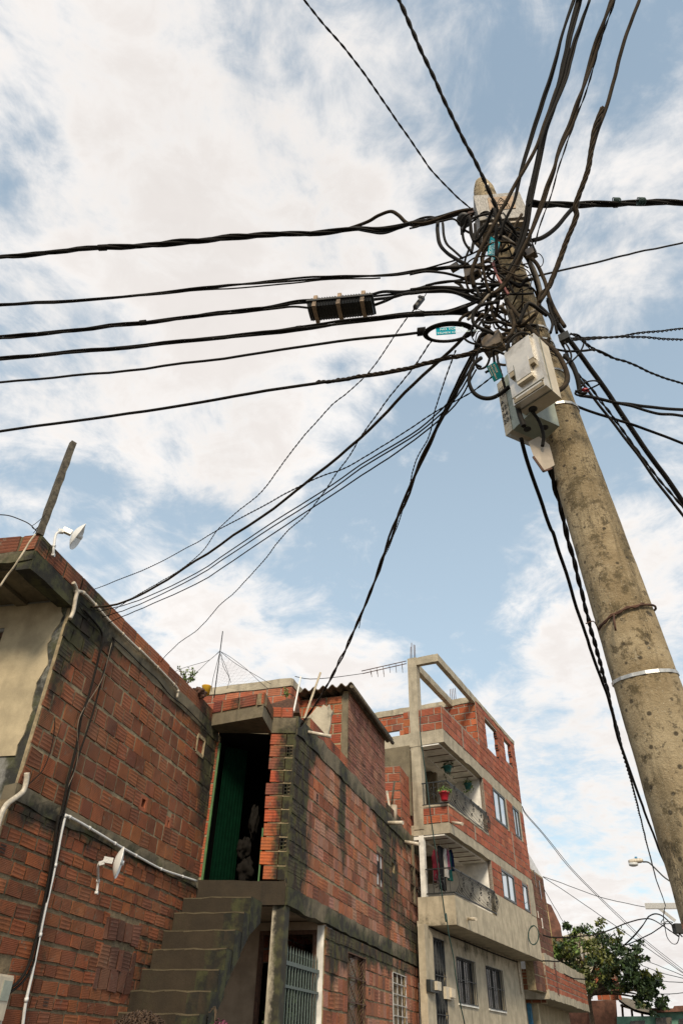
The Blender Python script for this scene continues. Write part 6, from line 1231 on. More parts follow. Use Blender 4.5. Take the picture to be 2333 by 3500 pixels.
# ------------------------------------------------------------------ things carried by the cables
t = thing('splice_case', 'ribbed black cable splice case with pale straps hanging in the third cable bundle', 'splice case', tuple(at_r(1170, 1050, 3.6)))
e0_, e1_ = at_r(*z3(312, 803), 3.62), at_r(*z3(735, 762), 3.5); ax = (e1_ - e0_).normalized(); ln_ = (e1_ - e0_).length; up_ = (Vector((0, 0, 1)) - ax * ax.z).normalized(); sx = ax.cross(up_).normalized(); HW, HH = .088, .108
def cbox(mb, a, b_, w, h, mi=0): 
    p, q = e0_ + ax * a, e0_ + ax * b_; mb.hexa([p - sx * w - up_ * h, q - sx * w - up_ * h, q + sx * w - up_ * h, p + sx * w - up_ * h, p - sx * w + up_ * h, q - sx * w + up_ * h, q + sx * w + up_ * h, p + sx * w + up_ * h], mi)
mb = MB(); rows = []
nprof = 72
for i in range(nprof + 1):
    a = ln_ * i / nprof; rr = .92 + (.08 if i % 3 == 0 else 0) - (.06 if i in (0, nprof) else 0); row = []
    for k in range(16): th = 2 * math.pi * k / 16; c_, s_ = math.cos(th), math.sin(th); q = (abs(c_) ** 5 + abs(s_) ** 5) ** (-1 / 5); row.append(e0_ + ax * a + (sx * c_ * HW + up_ * s_ * HH * .62) * q * rr)
    rows.append(row)
mb.quad_mesh(rows, closed=True, caps=True, smooth=False); mb.build('body', 'closure_black', t)
mb = MB(); cbox(mb, -.01, ln_ + .01, HW * 1.12, .010); mb.build('flange', 'closure_black', t)
for f in (.11, .49, .86):
    mb = MB(); cbox(mb, ln_ * f - .016, ln_ * f + .016, HW * 1.02, HH * .66); mb.build('strap', 'plaque', t)
    if f > .2: mb = MB(); p = e0_ + ax * ln_ * f + up_ * HH * .6; mb.bar(p, p + up_ * .05, .03, .03); mb.build('lug', 'rusty_steel', t)
# coil with tag
cc_ = at_r(*z3(1238, 955), 3.12); vr_ = RM @ Vector((1, .07, 0)); vu_ = RM @ Vector((0, 1, 0)); pxm = cdepth(cc_) / F
t = thing('cable_coil', 'flat coil of black cable holding the turquoise tag left of the pole', 'cable coil', tuple(cc_)); mb = MB(); rgc = random.Random(3)
vd_ = vr_.cross(vu_)
P = []
for i in range(140):
    a = i * .19; A_ = (155 - 12 * math.sin(a * .21)) * .5102 * pxm; B_ = (46 + 7 * math.sin(a * .33 + 1)) * .5102 * pxm; P.append(cc_ + vr_ * (A_ * math.cos(a)) + vu_ * (B_ * math.sin(a)) + vd_ * (.05 * math.sin(a) + .018 * math.sin(a * .37)))
mb.tube(P, .0085, 6); mb.build('loops', 'black_cable', t)
mb = MB(); 
for i in range(7): c = at_r(*z3(1032 + i * 8, 950 - i), 3.2); mb.tube([c + vu_ * (.03 * math.cos(a)) + vd_ * (.016 * math.sin(a)) for a in [j * .8 for j in range(9)]], .004, 4)
mb.build('ties', 'black_cable', t)
def tagplate(label, q4, r, lines, mat, lmat, name='cable_tag', flip=False):
    P = [at_r(*q, r) for q in q4]; ux = (P[1] - P[0]); uy = (P[0] - P[3]); nn = ux.cross(uy).normalized(); t = thing(name, label, 'tag', tuple(P[3]))
    if nn.dot(EYE - P[0]) < 0: nn = -nn
    mb = MB(); mb.prism([p - nn * .0015 for p in P], nn * .003); mb.build('plate', mat, t); H = uy.length; Wd = ux.length
    for fx, fy, fs, s_ in lines:
        o = P[3] + ux * fx + uy * fy + nn * .003; ob = rib_text(s_, o, ux, uy, H * fs, lmat, t, ext=.0006)
    return t
tagplate('turquoise tag tied to the flat cable coil', [z3(1153, 925), z3(1283, 915), z3(1287, 962), z3(1157, 972)], 3.05, [(.19, .58, .40, 'NO TOCAR'), (.03, .10, .34, 'TELMEX COLOMBIA S.A.')], 'teal_tag', 'tag_letters')
tagplate('bright turquoise tag hanging sideways below the grey terminal box', [z1(720, 675), z1(690, 835), z1(765, 890), z1(803, 730)], 2.98, [(.08, .62, .26, 'NO TOCAR'), (.04, .32, .22, 'TELMEX COLOMBIA'), (.04, .08, .14, 'TELECOMUNICACIONES')], 'teal_tag', 'tag_letters')
tagplate('dark green tag dangling left of the upper meter box', [z2(765, 745), z2(828, 885), z2(750, 928), z2(683, 795)], 3.0, [(.10, .62, .22, 'NO TOCAR'), (.03, .34, .19, 'TELMEX COLOMBIA S.A.'), (.06, .12, .12, 'TELECOMUNICACIONES')], 'teal_tag_dark', 'beige_metal')
# small drop clamp
t = thing('drop_clamp', 'small black drop wire clamp hanging under the splice case cables', 'clamp', tuple(at_r(*z3(1040, 750), 3.4))); mb = MB(); mb.bar(at_r(*z3(1012, 790), 3.4), at_r(*z3(1068, 720), 3.4), .035, .03); mb.build('body', 'closure_black', t)
mb = MB(); mb.bar(at_r(*z3(1040, 712), 3.4), at_r(*z3(1055, 722), 3.4), .02, .02); mb.build('jaw', 'closure_black', t); mb = MB(); mb.tube(catmull([at_r(*z3(1068, 722), 3.4), at_r(*z3(1085, 700), 3.38), at_r(*z3(1090, 675), 3.36)], 4), .004, 4); mb.tube(catmull([at_r(*z3(1015, 790), 3.4), at_r(*z3(1040, 800), 3.4), at_r(*z3(1080, 815), 3.4)], 4), .003, 4); mb.build('wire', 'black_cable', t)
# insulator + terminal box
t = thing('spool_insulator', 'dark glazed spool insulator holding the topmost left bundle', 'insulator', tuple(at_r(*z1(480, 520), 3.25))); ic = at_r(*z1(482, 530), 3.25); mb = MB(); ia = Vector((.35, .6, .75)); mb.lathe(ic - ia.normalized() * .05, ia, [(0, .035), (.005, .055), (.03, .06), (.035, .035), (.06, .035), (.065, .055), (.09, .058), (.1, .03)], 18); mb.build('spool', 'closure_black', t)
mb = MB(); mb.bar(ic, at_r(*z1(570, 450), 3.25), .03, .05); mb.build('bracket', 'rusty_steel', t)
TB = thing('terminal_box', 'speckled grey metal terminal box with a stamped plaque at the pole head', 'terminal box', (1.2, 2.95, 6.85))
pa, pb = at_z(*z1(562, 300), 7.29), at_z(*z1(1005, 262), 7.29); TF_ = Frame((pa.x, pa.y), (pb - pa).xy, (0, -1)); TF_.n = Vector((TF_.d.y, -TF_.d.x, 0)); tw = (pb - pa).xy.length
zbot = TF_.px(*z1(850, 512))[1]
mb = MB(); prof = [(.0, .0), (.0, tw)]
mb.hexa([TF_.p(.015, 0, zbot), TF_.p(tw - .0, 0, zbot), TF_.p(tw - .02, -.25, zbot + .02), TF_.p(.03, -.25, zbot + .02), TF_.p(0, 0, 7.27), TF_.p(tw - .03, 0, 7.27), TF_.p(tw - .05, -.22, 7.27), TF_.p(.02, -.22, 7.27)]); bx = mb.build('lid', 'speckled_metal', TB)
bv = bx.modifiers.new('round', 'BEVEL'); bv.width = .015; bv.segments = 2
mb = MB(); mb.fbox(TF_, .04, tw - .05, -.26, -.02, zbot - .035, zbot + .005); mb.build('body', 'beige_metal', TB)
up0, zp0 = TF_.px(*z1(690, 335)); up1, zp1 = TF_.px(*z1(945, 425))
mb = MB(); mb.fbox(TF_, up0, up1, 0, .006, zp1, zp0); pq = mb.build('plaque', 'plaque', TB)
mb = MB(); cxp = (up0 + up1) / 2; ph_ = zp0 - zp1
def ink(a, b_, w=.006): mb.bar(TF_.p(a[0], .008, a[1]), TF_.p(b_[0], .008, b_[1]), w, .003)
ink((cxp - .05, zp1 + ph_ * .35), (cxp, zp0 - ph_ * .12)); ink((cxp, zp0 - ph_ * .12), (cxp + .05, zp1 + ph_ * .35)); ink((cxp - .05, zp1 + ph_ * .35), (cxp + .05, zp1 + ph_ * .35)); ink((cxp - .03, zp1 + ph_ * .45), (cxp, zp1 + ph_ * .68), .004); ink((cxp, zp1 + ph_ * .68), (cxp + .03, zp1 + ph_ * .45), .004)
ink((up0 + .02, zp0 - ph_ * .2), (up0 + .035, zp1 + ph_ * .3)); ink((up0 + .05, zp0 - ph_ * .2), (up0 + .035, zp1 + ph_ * .3))
for k in range(7): ink((cxp - .06 + k * .018, zp1 + ph_ * .24), (cxp - .052 + k * .018, zp1 + ph_ * .24), .012)
for k in range(7): ink((cxp - .06 + k * .018, zp1 + ph_ * .10), (cxp - .052 + k * .018, zp1 + ph_ * .10), .010)
mb.build('emblem', 'ink', pq)
# pole head cap bolt
mb = MB(); c = at_r(*z1(688, 225), 3.28); mb.lathe(c, (EYE - c), [(0, .02), (.01, .022), (.012, .008), (.02, .008)], 12); mb.build('bolt', 'steel', UP)
# meter boxes
def meterbox(name, label, o, az, w, z0_, z1_, dl, db, body, nface=-1, text=None):
    a = R_(az); fr = Frame(o, (math.sin(a), math.cos(a)), (-math.cos(a), math.sin(a))); t = thing(name, label, 'meter box', (o[0], o[1], z0_)); return fr, t
fr1, t1 = meterbox('meter_box', 'large clear plastic meter box with stepped window strapped on the pole', (.975, 2.775), 139, .205, 4.56, 5.03, 0, 0, None)
fr1.n = Vector((fr1.d.y, -fr1.d.x, 0))
if fr1.n.dot(EYE.xy.to_3d() - fr1.o) < 0: fr1.n = -fr1.n
def rbox(fr, u0, u1, v0, v1, za, zb, mat, parent, name, bev=.012, seg=3):
    mb = MB(); mb.fbox(fr, u0, u1, v0, v1, za, zb); o = mb.build(name, mat, parent); b_ = o.modifiers.new('round', 'BEVEL'); b_.width = bev; b_.segments = seg
    for p in o.data.polygons: p.use_smooth = True
    o.modifiers.new('wn', 'WEIGHTED_NORMAL'); return o
w1 = .22; z10, z11 = 4.575, 5.035
rbox(fr1, .0, w1, -.15, -.055, z10, z11, 'meter_plastic', t1, 'body'); rbox(fr1, -.004, w1 + .004, -.058, -.05, z10 - .004, z11 + .004, 'meter_under', t1, 'gasket', .003, 1)
cv = rbox(fr1, .0, w1, -.055, .0, z10, z11, 'clear_plastic', t1, 'cover', .016)
rbox(fr1, .022, w1 - .022, .0005, .028, z11 - .22, z11 - .02, 'clear_plastic', cv, 'raised_window', .008, 2)
mb = MB(); mb.fbox(fr1, .026, w1 - .026, .0005, .026, z11 - .262, z11 - .221); mb.build('window_underside', 'meter_dirt_shade', cv)  # dark strip paints in the shade inside, seen through the window's underside
rbox(fr1, .065, .165, .0005, .030, z10 + .13, z10 + .275, 'clear_plastic', cv, 'breaker_window', .006, 2)
rbox(fr1, .012, w1 - .012, -.05, -.012, z10 + .02, z11 - .03, 'meter_plastic', t1, 'inner_meter', .006, 2)
mb = MB(); mb.fbox(fr1, .075, .155, -.012, .012, z10 + .16, z10 + .25); mb.build('breaker', 'plaster_white', t1); mb = MB(); mb.fbox(fr1, .06, .165, -.012, -.004, z10 + .29, z10 + .33); mb.build('display', 'meter_green', t1)
mb = MB(); mb.fbox(fr1, .064, .166, .0005, .027, z10 + .108, z10 + .129); mb.build('breaker_underside', 'meter_plastic', t1)
for su in (.014, .206):
    for sz in (z10 + .05, z11 - .012): mb = MB(); mb.lathe(fr1.p(su, .001, sz), fr1.n, [(0, .006), (.004, .006), (.005, .003)], 8); mb.build('screw', 'meter_dirt_shade', t1)
mb = MB(); mb.fbox(fr1, .0, w1, .001, .004, z10 + .058, z10 + .062); mb.fbox(fr1, .062, .066, .0005, .031, z10 + .13, z10 + .275); mb.build('cover_ribs', 'meter_under', cv)
mb = MB(); mb.fbox(fr1, .01, w1 - .01, -.03, .006, z10 + .008, z10 + .035); mb.build('dirty_lower_rim', 'meter_dirt_shade', t1)
mb = MB(); mb.lathe(fr1.p(.06, -.10, z10 + .001), (0, 0, -1), [(0, .026), (.004, .026), (.006, .018)], 16); mb.build('gland', 'ink', t1)
# box 2 : seen from its hinge side
o2 = (1.0, 2.965); fr2 = Frame(o2, (.891, .454), (-.454, .891)); t2 = thing('meter_box', 'greenish meter box with handwritten numbers hanging lower behind the clear one', 'meter box', (1.05, 3.0, 4.35))
z20, z21 = 4.56, 5.02
rbox(fr2, .0, .22, -.17, -.012, z20, z21, 'meter_green', t2, 'body', .012); cv = rbox(fr2, -.004, .224, -.012, .05, z20, z21, 'clear_plastic', t2, 'cover', .014); rbox(fr2, .04, .19, .05, .09, z20 + .1, z21 - .08, 'clear_plastic', cv, 'raised_window', .01, 2); rbox(fr2, .01, .21, -.01, .035, z20 + .02, z21 - .02, 'white_paint', t2, 'inner_plate', .004, 1)
for k, s_ in enumerate(('CL', '107', 'A', '32', '04', '201')): rib_text(s_, fr2.p(-.008, .045, z21 - .10 - k * .055), (.454, -.891, 0), (0, 0, 1), .050, 'ink', t2, ext=.0008)
for k, (u, v) in enumerate(((.07, -.06), (.15, -.12))): mb = MB(); mb.lathe(fr2.p(u, v, z20 + .001), (0, 0, -1), [(0, .022), (.004, .022), (.006, .012)], 14); mb.build('gland', 'ink', t2)
t3 = thing('junction_box', 'plain beige metal box lowest on the pole under the meter boxes', 'junction box', tuple(at_r(*z2(1180, 1720), 3.15)))
q4 = [at_r(*z2(*q), 3.10) for q in ((1056, 1462), (1150, 1540), (1195, 1725), (1105, 1600))]; off = at_r(*z2(1245, 1490), 3.16) - q4[1]; mb = MB(); mb.prism(q4, off); mb.build('case', 'beige_metal', t3)
mb = MB(); mb.bar(at_r(*z2(1100, 1598), 3.09), at_r(*z2(1192, 1728), 3.09), .012, .012); mb.bar(at_r(*z2(1192, 1728), 3.09), at_r(*z2(1262, 1700), 3.14), .010, .010); mb.build('lid_rim', 'rusty_steel', t3)
# cables at the boxes
cable('thick grey cable looping over the clear meter box into its bottom right', [z2(870, 200), z2(960, 330), z2(1060, 440), z2(1180, 570), z2(1300, 660), z2(1370, 780), z2(1405, 880), z2(1375, 960), z2(1310, 1005), z2(1245, 1020)], R(3.1), R(2.95), .016, 'brown_cable')
cable('short black cable bending from the bottom of the clear meter box', [z2(1085, 1135), z2(1095, 1210), z2(1130, 1260), z2(1165, 1330), z2(1188, 1420), z2(1180, 1510)], R(3.0), R(3.1), .010)
cable('black cable going down into the greenish meter box', [z2(930, 1050), z2(950, 1150), z2(975, 1240), z2(1000, 1300), z2(1010, 1330)], R(2.98), R(2.98), .015)
cable('big round loop of black cable left of the meter boxes', [z2(640, 720), z2(580, 770), z2(540, 850), z2(532, 940), z2(570, 1020), z2(640, 1065), z2(720, 1070), z2(800, 1035), z2(885, 970)], R(3.0), R(3.0), .013)
cable('knotted black strap between the dark green tag and the greenish meter box', [z2(780, 690), z2(790, 760), z2(815, 850), z2(835, 920), z2(850, 980)], R(3.05), R(3.05), .010, 'black_cable', 3, .12, .006)
# ------------------------------------------------------------------ tangle round the pole head
GR = 'loose cable loops tangled round the pole head'
LB = 'dark cable loop lost in the tangle round the pole head'
traced = [
 ([z1(0, 560), z1(120, 560), z1(230, 530), z1(330, 490), z1(430, 455), z1(560, 430)], .016, 'brown_cable'), ([z1(0, 605), z1(90, 580), z1(180, 520), z1(260, 545), z1(380, 520), z1(440, 560)], .010, 'black_cable'),
 ([z1(250, 550), z1(245, 640), z1(265, 740), z1(330, 820), z1(420, 880), z1(520, 930)], .018, 'black_cable'), ([z1(290, 555), z1(300, 660), z1(330, 740), z1(390, 800), z1(470, 870)], .012, 'black_cable'),
 ([z1(550, 820), z1(490, 730), z1(468, 640), z1(490, 570), z1(560, 510), z1(680, 475), z1(780, 475), z1(850, 490)], .013, 'black_cable'), ([z1(535, 590), z1(540, 650), z1(575, 720), z1(620, 770), z1(650, 800)], .015, 'brown_cable'), ([z1(575, 560), z1(580, 650), z1(560, 760), z1(545, 820)], .014, 'black_cable'),
 ([z1(0, 985), z1(120, 965), z1(280, 920), z1(420, 880), z1(540, 830), z1(640, 770), z1(760, 640), z1(850, 560)], .009, 'black_cable'), ([z1(0, 1010), z1(150, 985), z1(300, 1000), z1(420, 1030), z1(520, 1060)], .012, 'black_cable'), ([z1(320, 955), z1(430, 950), z1(560, 945), z1(680, 960)], .016, 'black_cable'),
 ([z1(600, 880), z1(560, 960), z1(570, 1060), z1(600, 1150), z1(640, 1240)], .013, 'black_cable'), ([z1(1000, 480), z1(900, 650), z1(800, 800), z1(660, 900), z1(600, 960), z1(590, 1040)], .014, 'brown_cable'),
 ([z1(740, 690), z1(790, 675), z1(850, 695), z1(930, 750), z1(1010, 820), z1(1070, 900), z1(1120, 1000), z1(1150, 1100), z1(1160, 1220), z1(1110, 1330), z1(1000, 1380), z1(880, 1360), z1(810, 1300)], .018, 'pale_cable'),
 ([z1(720, 720), z1(680, 790), z1(655, 880), z1(655, 960), z1(680, 1070), z1(720, 1180)], .012, 'brown_cable'), ([z1(1090, 870), z1(1140, 930), z1(1190, 1040), z1(1225, 1150), z1(1260, 1260), z1(1330, 1400), z1(1380, 1480)], .016, 'brown_cable'),
 ([z1(830, 560), z1(760, 650), z1(730, 800), z1(760, 950), z1(740, 1100), z1(720, 1190)], .010, 'black_cable'), ([z1(820, 600), z1(810, 700), z1(780, 860), z1(770, 960), z1(735, 1130)], .009, 'black_cable'),
 ([z1(400, 1080), z1(450, 1110), z1(500, 1180), z1(560, 1210), z1(640, 1190), z1(720, 1140), z1(800, 1070), z1(880, 1020), z1(960, 940), z1(1000, 850)], .015, 'pale_cable'), ([z1(140, 1110), z1(250, 1085), z1(380, 1075), z1(500, 1090), z1(640, 1100), z1(760, 1100)], .012, 'black_cable'),
 ([z1(0, 1145), z1(150, 1130), z1(300, 1130), z1(480, 1150), z1(640, 1160), z1(720, 1150)], .014, 'black_cable'), ([z1(0, 1185), z1(180, 1165), z1(330, 1160), z1(470, 1190), z1(580, 1230), z1(640, 1250)], .012, 'black_cable'),
 ([z1(440, 1440), z1(470, 1400), z1(560, 1350), z1(640, 1280), z1(700, 1210), z1(760, 1180), z1(800, 1200), z1(790, 1280), z1(770, 1380), z1(720, 1430), z1(680, 1400), z1(690, 1300), z1(730, 1210)], .014, 'brown_cable'),
 ([z1(520, 1420), z1(600, 1340), z1(680, 1240), z1(740, 1180), z1(800, 1190)], .013, 'pale_cable'), ([z1(660, 1480), z1(655, 1440), z1(700, 1450), z1(790, 1440), z1(860, 1460)], .012, 'black_cable'),
 ([z1(560, 1568), z1(620, 1470), z1(700, 1360), z1(760, 1260), z1(830, 1200), z1(960, 1190), z1(1100, 1180)], .010, 'black_cable'), ([z1(700, 1180), z1(640, 1240), z1(520, 1300), z1(400, 1340), z1(300, 1370)], .013, 'black_cable'),
 ([z1(1110, 815), z1(1160, 830), z1(1190, 880), z1(1180, 930), z1(1150, 950)], .004, 'black_cable'), ([z1(900, 1568), z1(1000, 1530), z1(1080, 1450), z1(1140, 1340), z1(1160, 1200), z1(1230, 1130), z1(1290, 1000)], .014, 'brown_cable'),
 ([z1(1230, 1230), z1(1250, 1330), z1(1290, 1440), z1(1310, 1540)], .012, 'black_cable'), ([z1(1160, 1290), z1(1230, 1360), z1(1270, 1450), z1(1250, 1540)], .011, 'black_cable'),
 ([z2(620, 640), z2(600, 700), z2(595, 770), z2(620, 815), z2(680, 800), z2(710, 740), z2(715, 660)], .009, 'black_cable'), ([z2(690, 500), z2(640, 500), z2(600, 560), z2(575, 660), z2(575, 760), z2(640, 800)], .010, 'black_cable'),
 ([z2(470, 530), z2(520, 570), z2(580, 590), z2(640, 595)], .010, 'black_cable'), ([z2(840, 560), z2(900, 500), z2(930, 400), z2(900, 300)], .016, 'brown_cable'), ([z2(920, 600), z2(940, 480), z2(900, 350), z2(880, 260)], .016, 'pale_cable'), ([z2(950, 600), z2(970, 480), z2(930, 350), z2(900, 240)], .014, 'brown_cable'),
 ([z5(700, 800), z5(745, 760), z5(820, 745), z5(870, 765), z5(810, 800), z5(740, 830)], .006, 'black_cable'), ([z5(560, 540), z5(620, 600), z5(660, 700), z5(685, 800), z5(690, 850)], .018, 'black_cable'), ([z5(560, 420), z5(600, 480), z5(620, 560), z5(560, 640), z5(600, 760)], .007, 'black_cable'), ([z5(650, 830), z5(700, 850), z5(750, 850), z5(680, 870), z5(650, 850), z5(690, 820)], .008, 'black_cable'),
 ([z5(730, 380), z5(725, 450), z5(680, 530), z5(620, 590)], .006, 'black_cable'), ([z5(740, 385), z5(750, 440), z5(780, 480), z5(820, 500)], .004, 'black_cable'), ([z5(480, 240), z5(500, 210), z5(520, 220), z5(515, 250), z5(490, 245)], .003, 'black_cable')]
for i, (pp, r_, m_) in enumerate(traced):
    rr0 = 3.02 + .16 * ((i * 37) % 10) / 10; P = path(pp, R(rr0), R(rr0 + .04), 5); mb = MB(); mb.tube(P, r_ * .85, 6); o = mb.build('cable', m_); tag(o, LB, 'cable', GR)
rgx = random.Random(12)
for i in range(62):
    y = rgx.uniform(770, 1230); xc = 1745 + (y - 1000) * .13 + rgx.gauss(0, 36); ex = 70 + 60 * (1 - abs(y - 980) / 300); n = rgx.randrange(4, 7); P = []
    a0 = rgx.uniform(0, 6.28); sgn = rgx.choice((-1, 1))
    kind = rgx.random()
    for k in range(n):
        if kind < .45: P.append((xc + sgn * (k - n / 2) * rgx.uniform(14, 40) + rgx.gauss(0, 12), y + (k - n / 2) * rgx.uniform(-50, 70) + rgx.gauss(0, 14)))
        elif kind < .75: P.append((xc - 120 + k * 45 + rgx.gauss(0, 10), y + 30 * math.sin(a0 + k) + rgx.gauss(0, 10)))
        else: P.append((xc + ex * .7 * math.cos(a0 + k * 1.1) - 20, y + 55 * math.sin(a0 + k * 1.1)))
    rr = rgx.uniform(2.98, 3.42); Q = path(P, R(rr), R(rr + rgx.uniform(-.1, .1)), 5); mb = MB(); mb.tube(Q, rgx.choice((.004, .006, .009, .011, .013)), 5); tag(mb.build('cable', rgx.choice(('black_cable', 'black_cable', 'brown_cable'))), LB, 'cable', GR)
for lb, c, s, m_ in (('small dirty grey insulator block on the left side of the tangle', z1(400, 950), .05, 'porcelain'), ('yellowish square bracket plate inside the left side of the tangle', z1(560, 1000), .09, 'porcelain'), ('mossy brown clamp block left of the clear meter box', z2(745, 590), .11, 'porcelain'), ('black splice knot right of the pole', z5(565, 385), .055, 'closure_black'), ('black cable cleat in the lower left of the tangle', z1(480, 1330), .045, 'closure_black'), ('rough grey insulator on the right side of the tangle', z1(1075, 830), .07, 'porcelain')):
    p_ = at_r(*c, 3.16); t = thing('clamp_block', lb, 'clamp', tuple(p_)); f_ = Frame((p_.x, p_.y), (.8, -.6), (-.6, -.8)); o = rbox(f_, -s * .6, s * .6, -s * .4, s * .4, p_.z - s * .6, p_.z + s * .6, m_, t, 'body', s * .2, 2); mb = MB(); mb.lathe(p_ - f_.n * s * -.38, f_.n * -1, [(0, s * .2), (s * .15, s * .2), (s * .16, s * .1)], 10); mb.build('bolt', 'rusty_steel', t)
mb = MB(); mb.tube(path([z1(735, 870), z1(755, 940), z1(775, 1000), z1(800, 1060), z1(850, 1130), z1(890, 1200)], R(3.0), R(3.1)), .010, 5); tag(mb.build('tape', 'pink_tape'), 'faded pink tape strip hanging below the bright turquoise tag', 'tape')
mb = MB(); c = at_r(*z5(718, 822), 3.2); mb.lathe(c, (.9, .2, .1), [(0, .012), (.035, .014), (.04, .008)], 8); tag(mb.build('connector', 'red_plastic'), 'small red connector on the wires right of the meter boxes', 'connector')
# ------------------------------------------------------------------ next pole, crossarm, lamp and far wires
NP = thing('utility_pole', 'distant utility pole with a grey crossarm, mostly hidden behind the near pole', 'utility pole', tuple(at_r(*r8(1540, 1100), 38).xy) + (0,))
pb_ = at_r(*r8(1545, 860), 38); mb = MB(); mb.tube([(pb_.x, pb_.y, 0), (pb_.x, pb_.y, 9)], [.17, .12], 10); mb.build('shaft', 'concrete_grey', NP)
mb = MB(); mb.bar(at_r(*r8(1245, 860), 37.7), at_r(*r8(1600, 858), 37.7), .16, .22); mb.build('crossarm', 'steel', NP); mb = MB(); mb.bar(at_r(*r8(1355, 870), 37.7), at_r(*r8(1500, 985), 37.7), .1, .12); mb.build('brace', 'steel', NP)
mb = MB(); mb.fbox(Frame(at_r(*r8(1480, 1010), 37.6), (1, 0), (0, -1)), 0, .5, -.2, .2, at_r(*r8(1480, 1090), 37.6).z, at_r(*r8(1480, 1010), 37.6).z); mb.build('terminal', 'closure_black', NP)
LP_ = thing('street_lamp', 'cream street lamp head with a blue sensor on a curved thin arm', 'street lamp', tuple(at_r(*r8(1160, 490), 37.6)))
lr = 37.6; h0, h1_ = at_r(*r8(1108, 492), lr), at_r(*r8(1225, 484), lr); mb = MB(); rows = []
for i in range(9):
    f = i / 8; c = h0.lerp(h1_, f); w_ = .17 * (math.sin(math.pi * min(f * 1.15 + .1, .62)) ** .6) if f < .97 else .1; rows.append([c + Vector((0, w_ * math.cos(a), .62 * w_ * (math.sin(a)) + .05)) for a in [k * math.pi / 6 for k in range(12)]])
mb.quad_mesh(rows, closed=True, caps=True); mb.build('head', 'pvc_white', LP_); mb = MB(); mb.lathe(h0.lerp(h1_, .3) + Vector((0, 0, -.16)), (0, 0, 1), [(0, .12), (.03, .2), (.12, .22)], 14); mb.build('lens', 'glass_milky', LP_)
mb = MB(); mb.lathe(h0.lerp(h1_, .58) + Vector((0, 0, .12)), (0, 0, 1), [(0, .06), (.1, .06), (.11, .03)], 10); mb.build('sensor', 'blue_paint', LP_)
mb = MB(); mb.tube(catmull([at_r(*r8(*q), lr) for q in ((1222, 485), (1270, 488), (1310, 520), (1360, 570), (1420, 625), (1540, 700))], 4), .035, 6); mb.build('arm', 'frame_grey', LP_)
for lb, q, ra, rb2, r_ in (('fine double wire from the apartment top corner, upper strand', [(205, 15), (240, 80), (400, 260), (620, 535), (860, 780), (1050, 960), (1250, 1150), (1620, 1440)], 31, 40, .018), ('fine double wire from the apartment top corner, lower strand', [(205, 20), (235, 85), (390, 262), (600, 530), (850, 785), (1040, 970), (1240, 1160), (1620, 1462)], 31, 40, .018),
        ('fine wire from the dark brown building to the crossarm of the distant pole', [(380, 610), (500, 650), (700, 725), (870, 785), (1050, 828), (1245, 868)], 34, 37.7, .018), ('fine wire falling from the dark brown building to the lower right edge', [(380, 612), (600, 755), (860, 935), (1000, 1030), (1200, 1170), (1400, 1310), (1620, 1465)], 34, 38, .018),
        ('fine wire dropping from the dark brown building into the tree', [(385, 705), (450, 820), (560, 1005)], 34, 42, .018), ('black cable running over the tree to the distant pole, upper one', [(350, 1100), (500, 1125), (800, 1105), (950, 1060), (1100, 1000), (1250, 965), (1330, 985), (1430, 1050), (1530, 1120)], 33, 37.5, .03),
        ('arched black cable rising from the tree to the distant pole', [(1050, 1205), (1140, 1120), (1230, 1015), (1280, 945), (1340, 925), (1400, 950), (1470, 1020), (1560, 1120)], 40, 37.5, .035), ('second arched cable close beside the first above the tree', [(1060, 1200), (1150, 1118), (1240, 1005), (1270, 950), (1320, 925)], 40, 37.5, .03),
        ('straight black cable rising from the tree to the distant pole', [(1080, 1192), (1200, 1140), (1300, 1090), (1390, 1028), (1420, 1005)], 40, 37.5, .03), ('round loop of cable hanging under the distant crossarm', [(1410, 870), (1400, 950), (1412, 1030), (1430, 1120), (1470, 1175), (1510, 1180), (1530, 1140), (1535, 1080)], 37.5, 37.5, .025),
        ('small curl of wire beside the distant pole', [(1400, 970), (1380, 1000), (1420, 1010), (1480, 1000), (1440, 990), (1400, 1005), (1440, 1060), (1530, 1110)], 37.4, 37.4, .02), ('fine wire at the lower right edge, first above the tree tip', [(1225, 1310), (1400, 1380), (1620, 1470)], 42, 36, .018), ('fine wire at the lower right edge, second above the tree tip', [(1215, 1362), (1400, 1430), (1620, 1482)], 42, 36, .018), ('nearly level fine wire right of the tree', [(1335, 1487), (1450, 1500), (1620, 1508)], 42, 36, .018), ('lowest fine wire rising right of the tree tip', [(1360, 1605), (1480, 1602), (1620, 1586)], 42, 36, .018),
        ('cable drooping from the apartment end across the grey capped balcony', [(275, 925), (300, 1010), (350, 1100), (400, 1180), (450, 1280), (500, 1360), (560, 1430), (640, 1470), (740, 1480)], 31, 38, .03), ('short cable pair from the apartment slab to the grey capped balcony', [(370, 1322), (440, 1325), (520, 1328)], 31, 34, .03)):
    cable(lb, [r8(*p) for p in q], R(ra), R(rb2), r_ * .8, 'black_cable' if r_ > .02 else 'frame_grey', name='wire' if r_ < .02 else 'cable', ns=4, k=4)
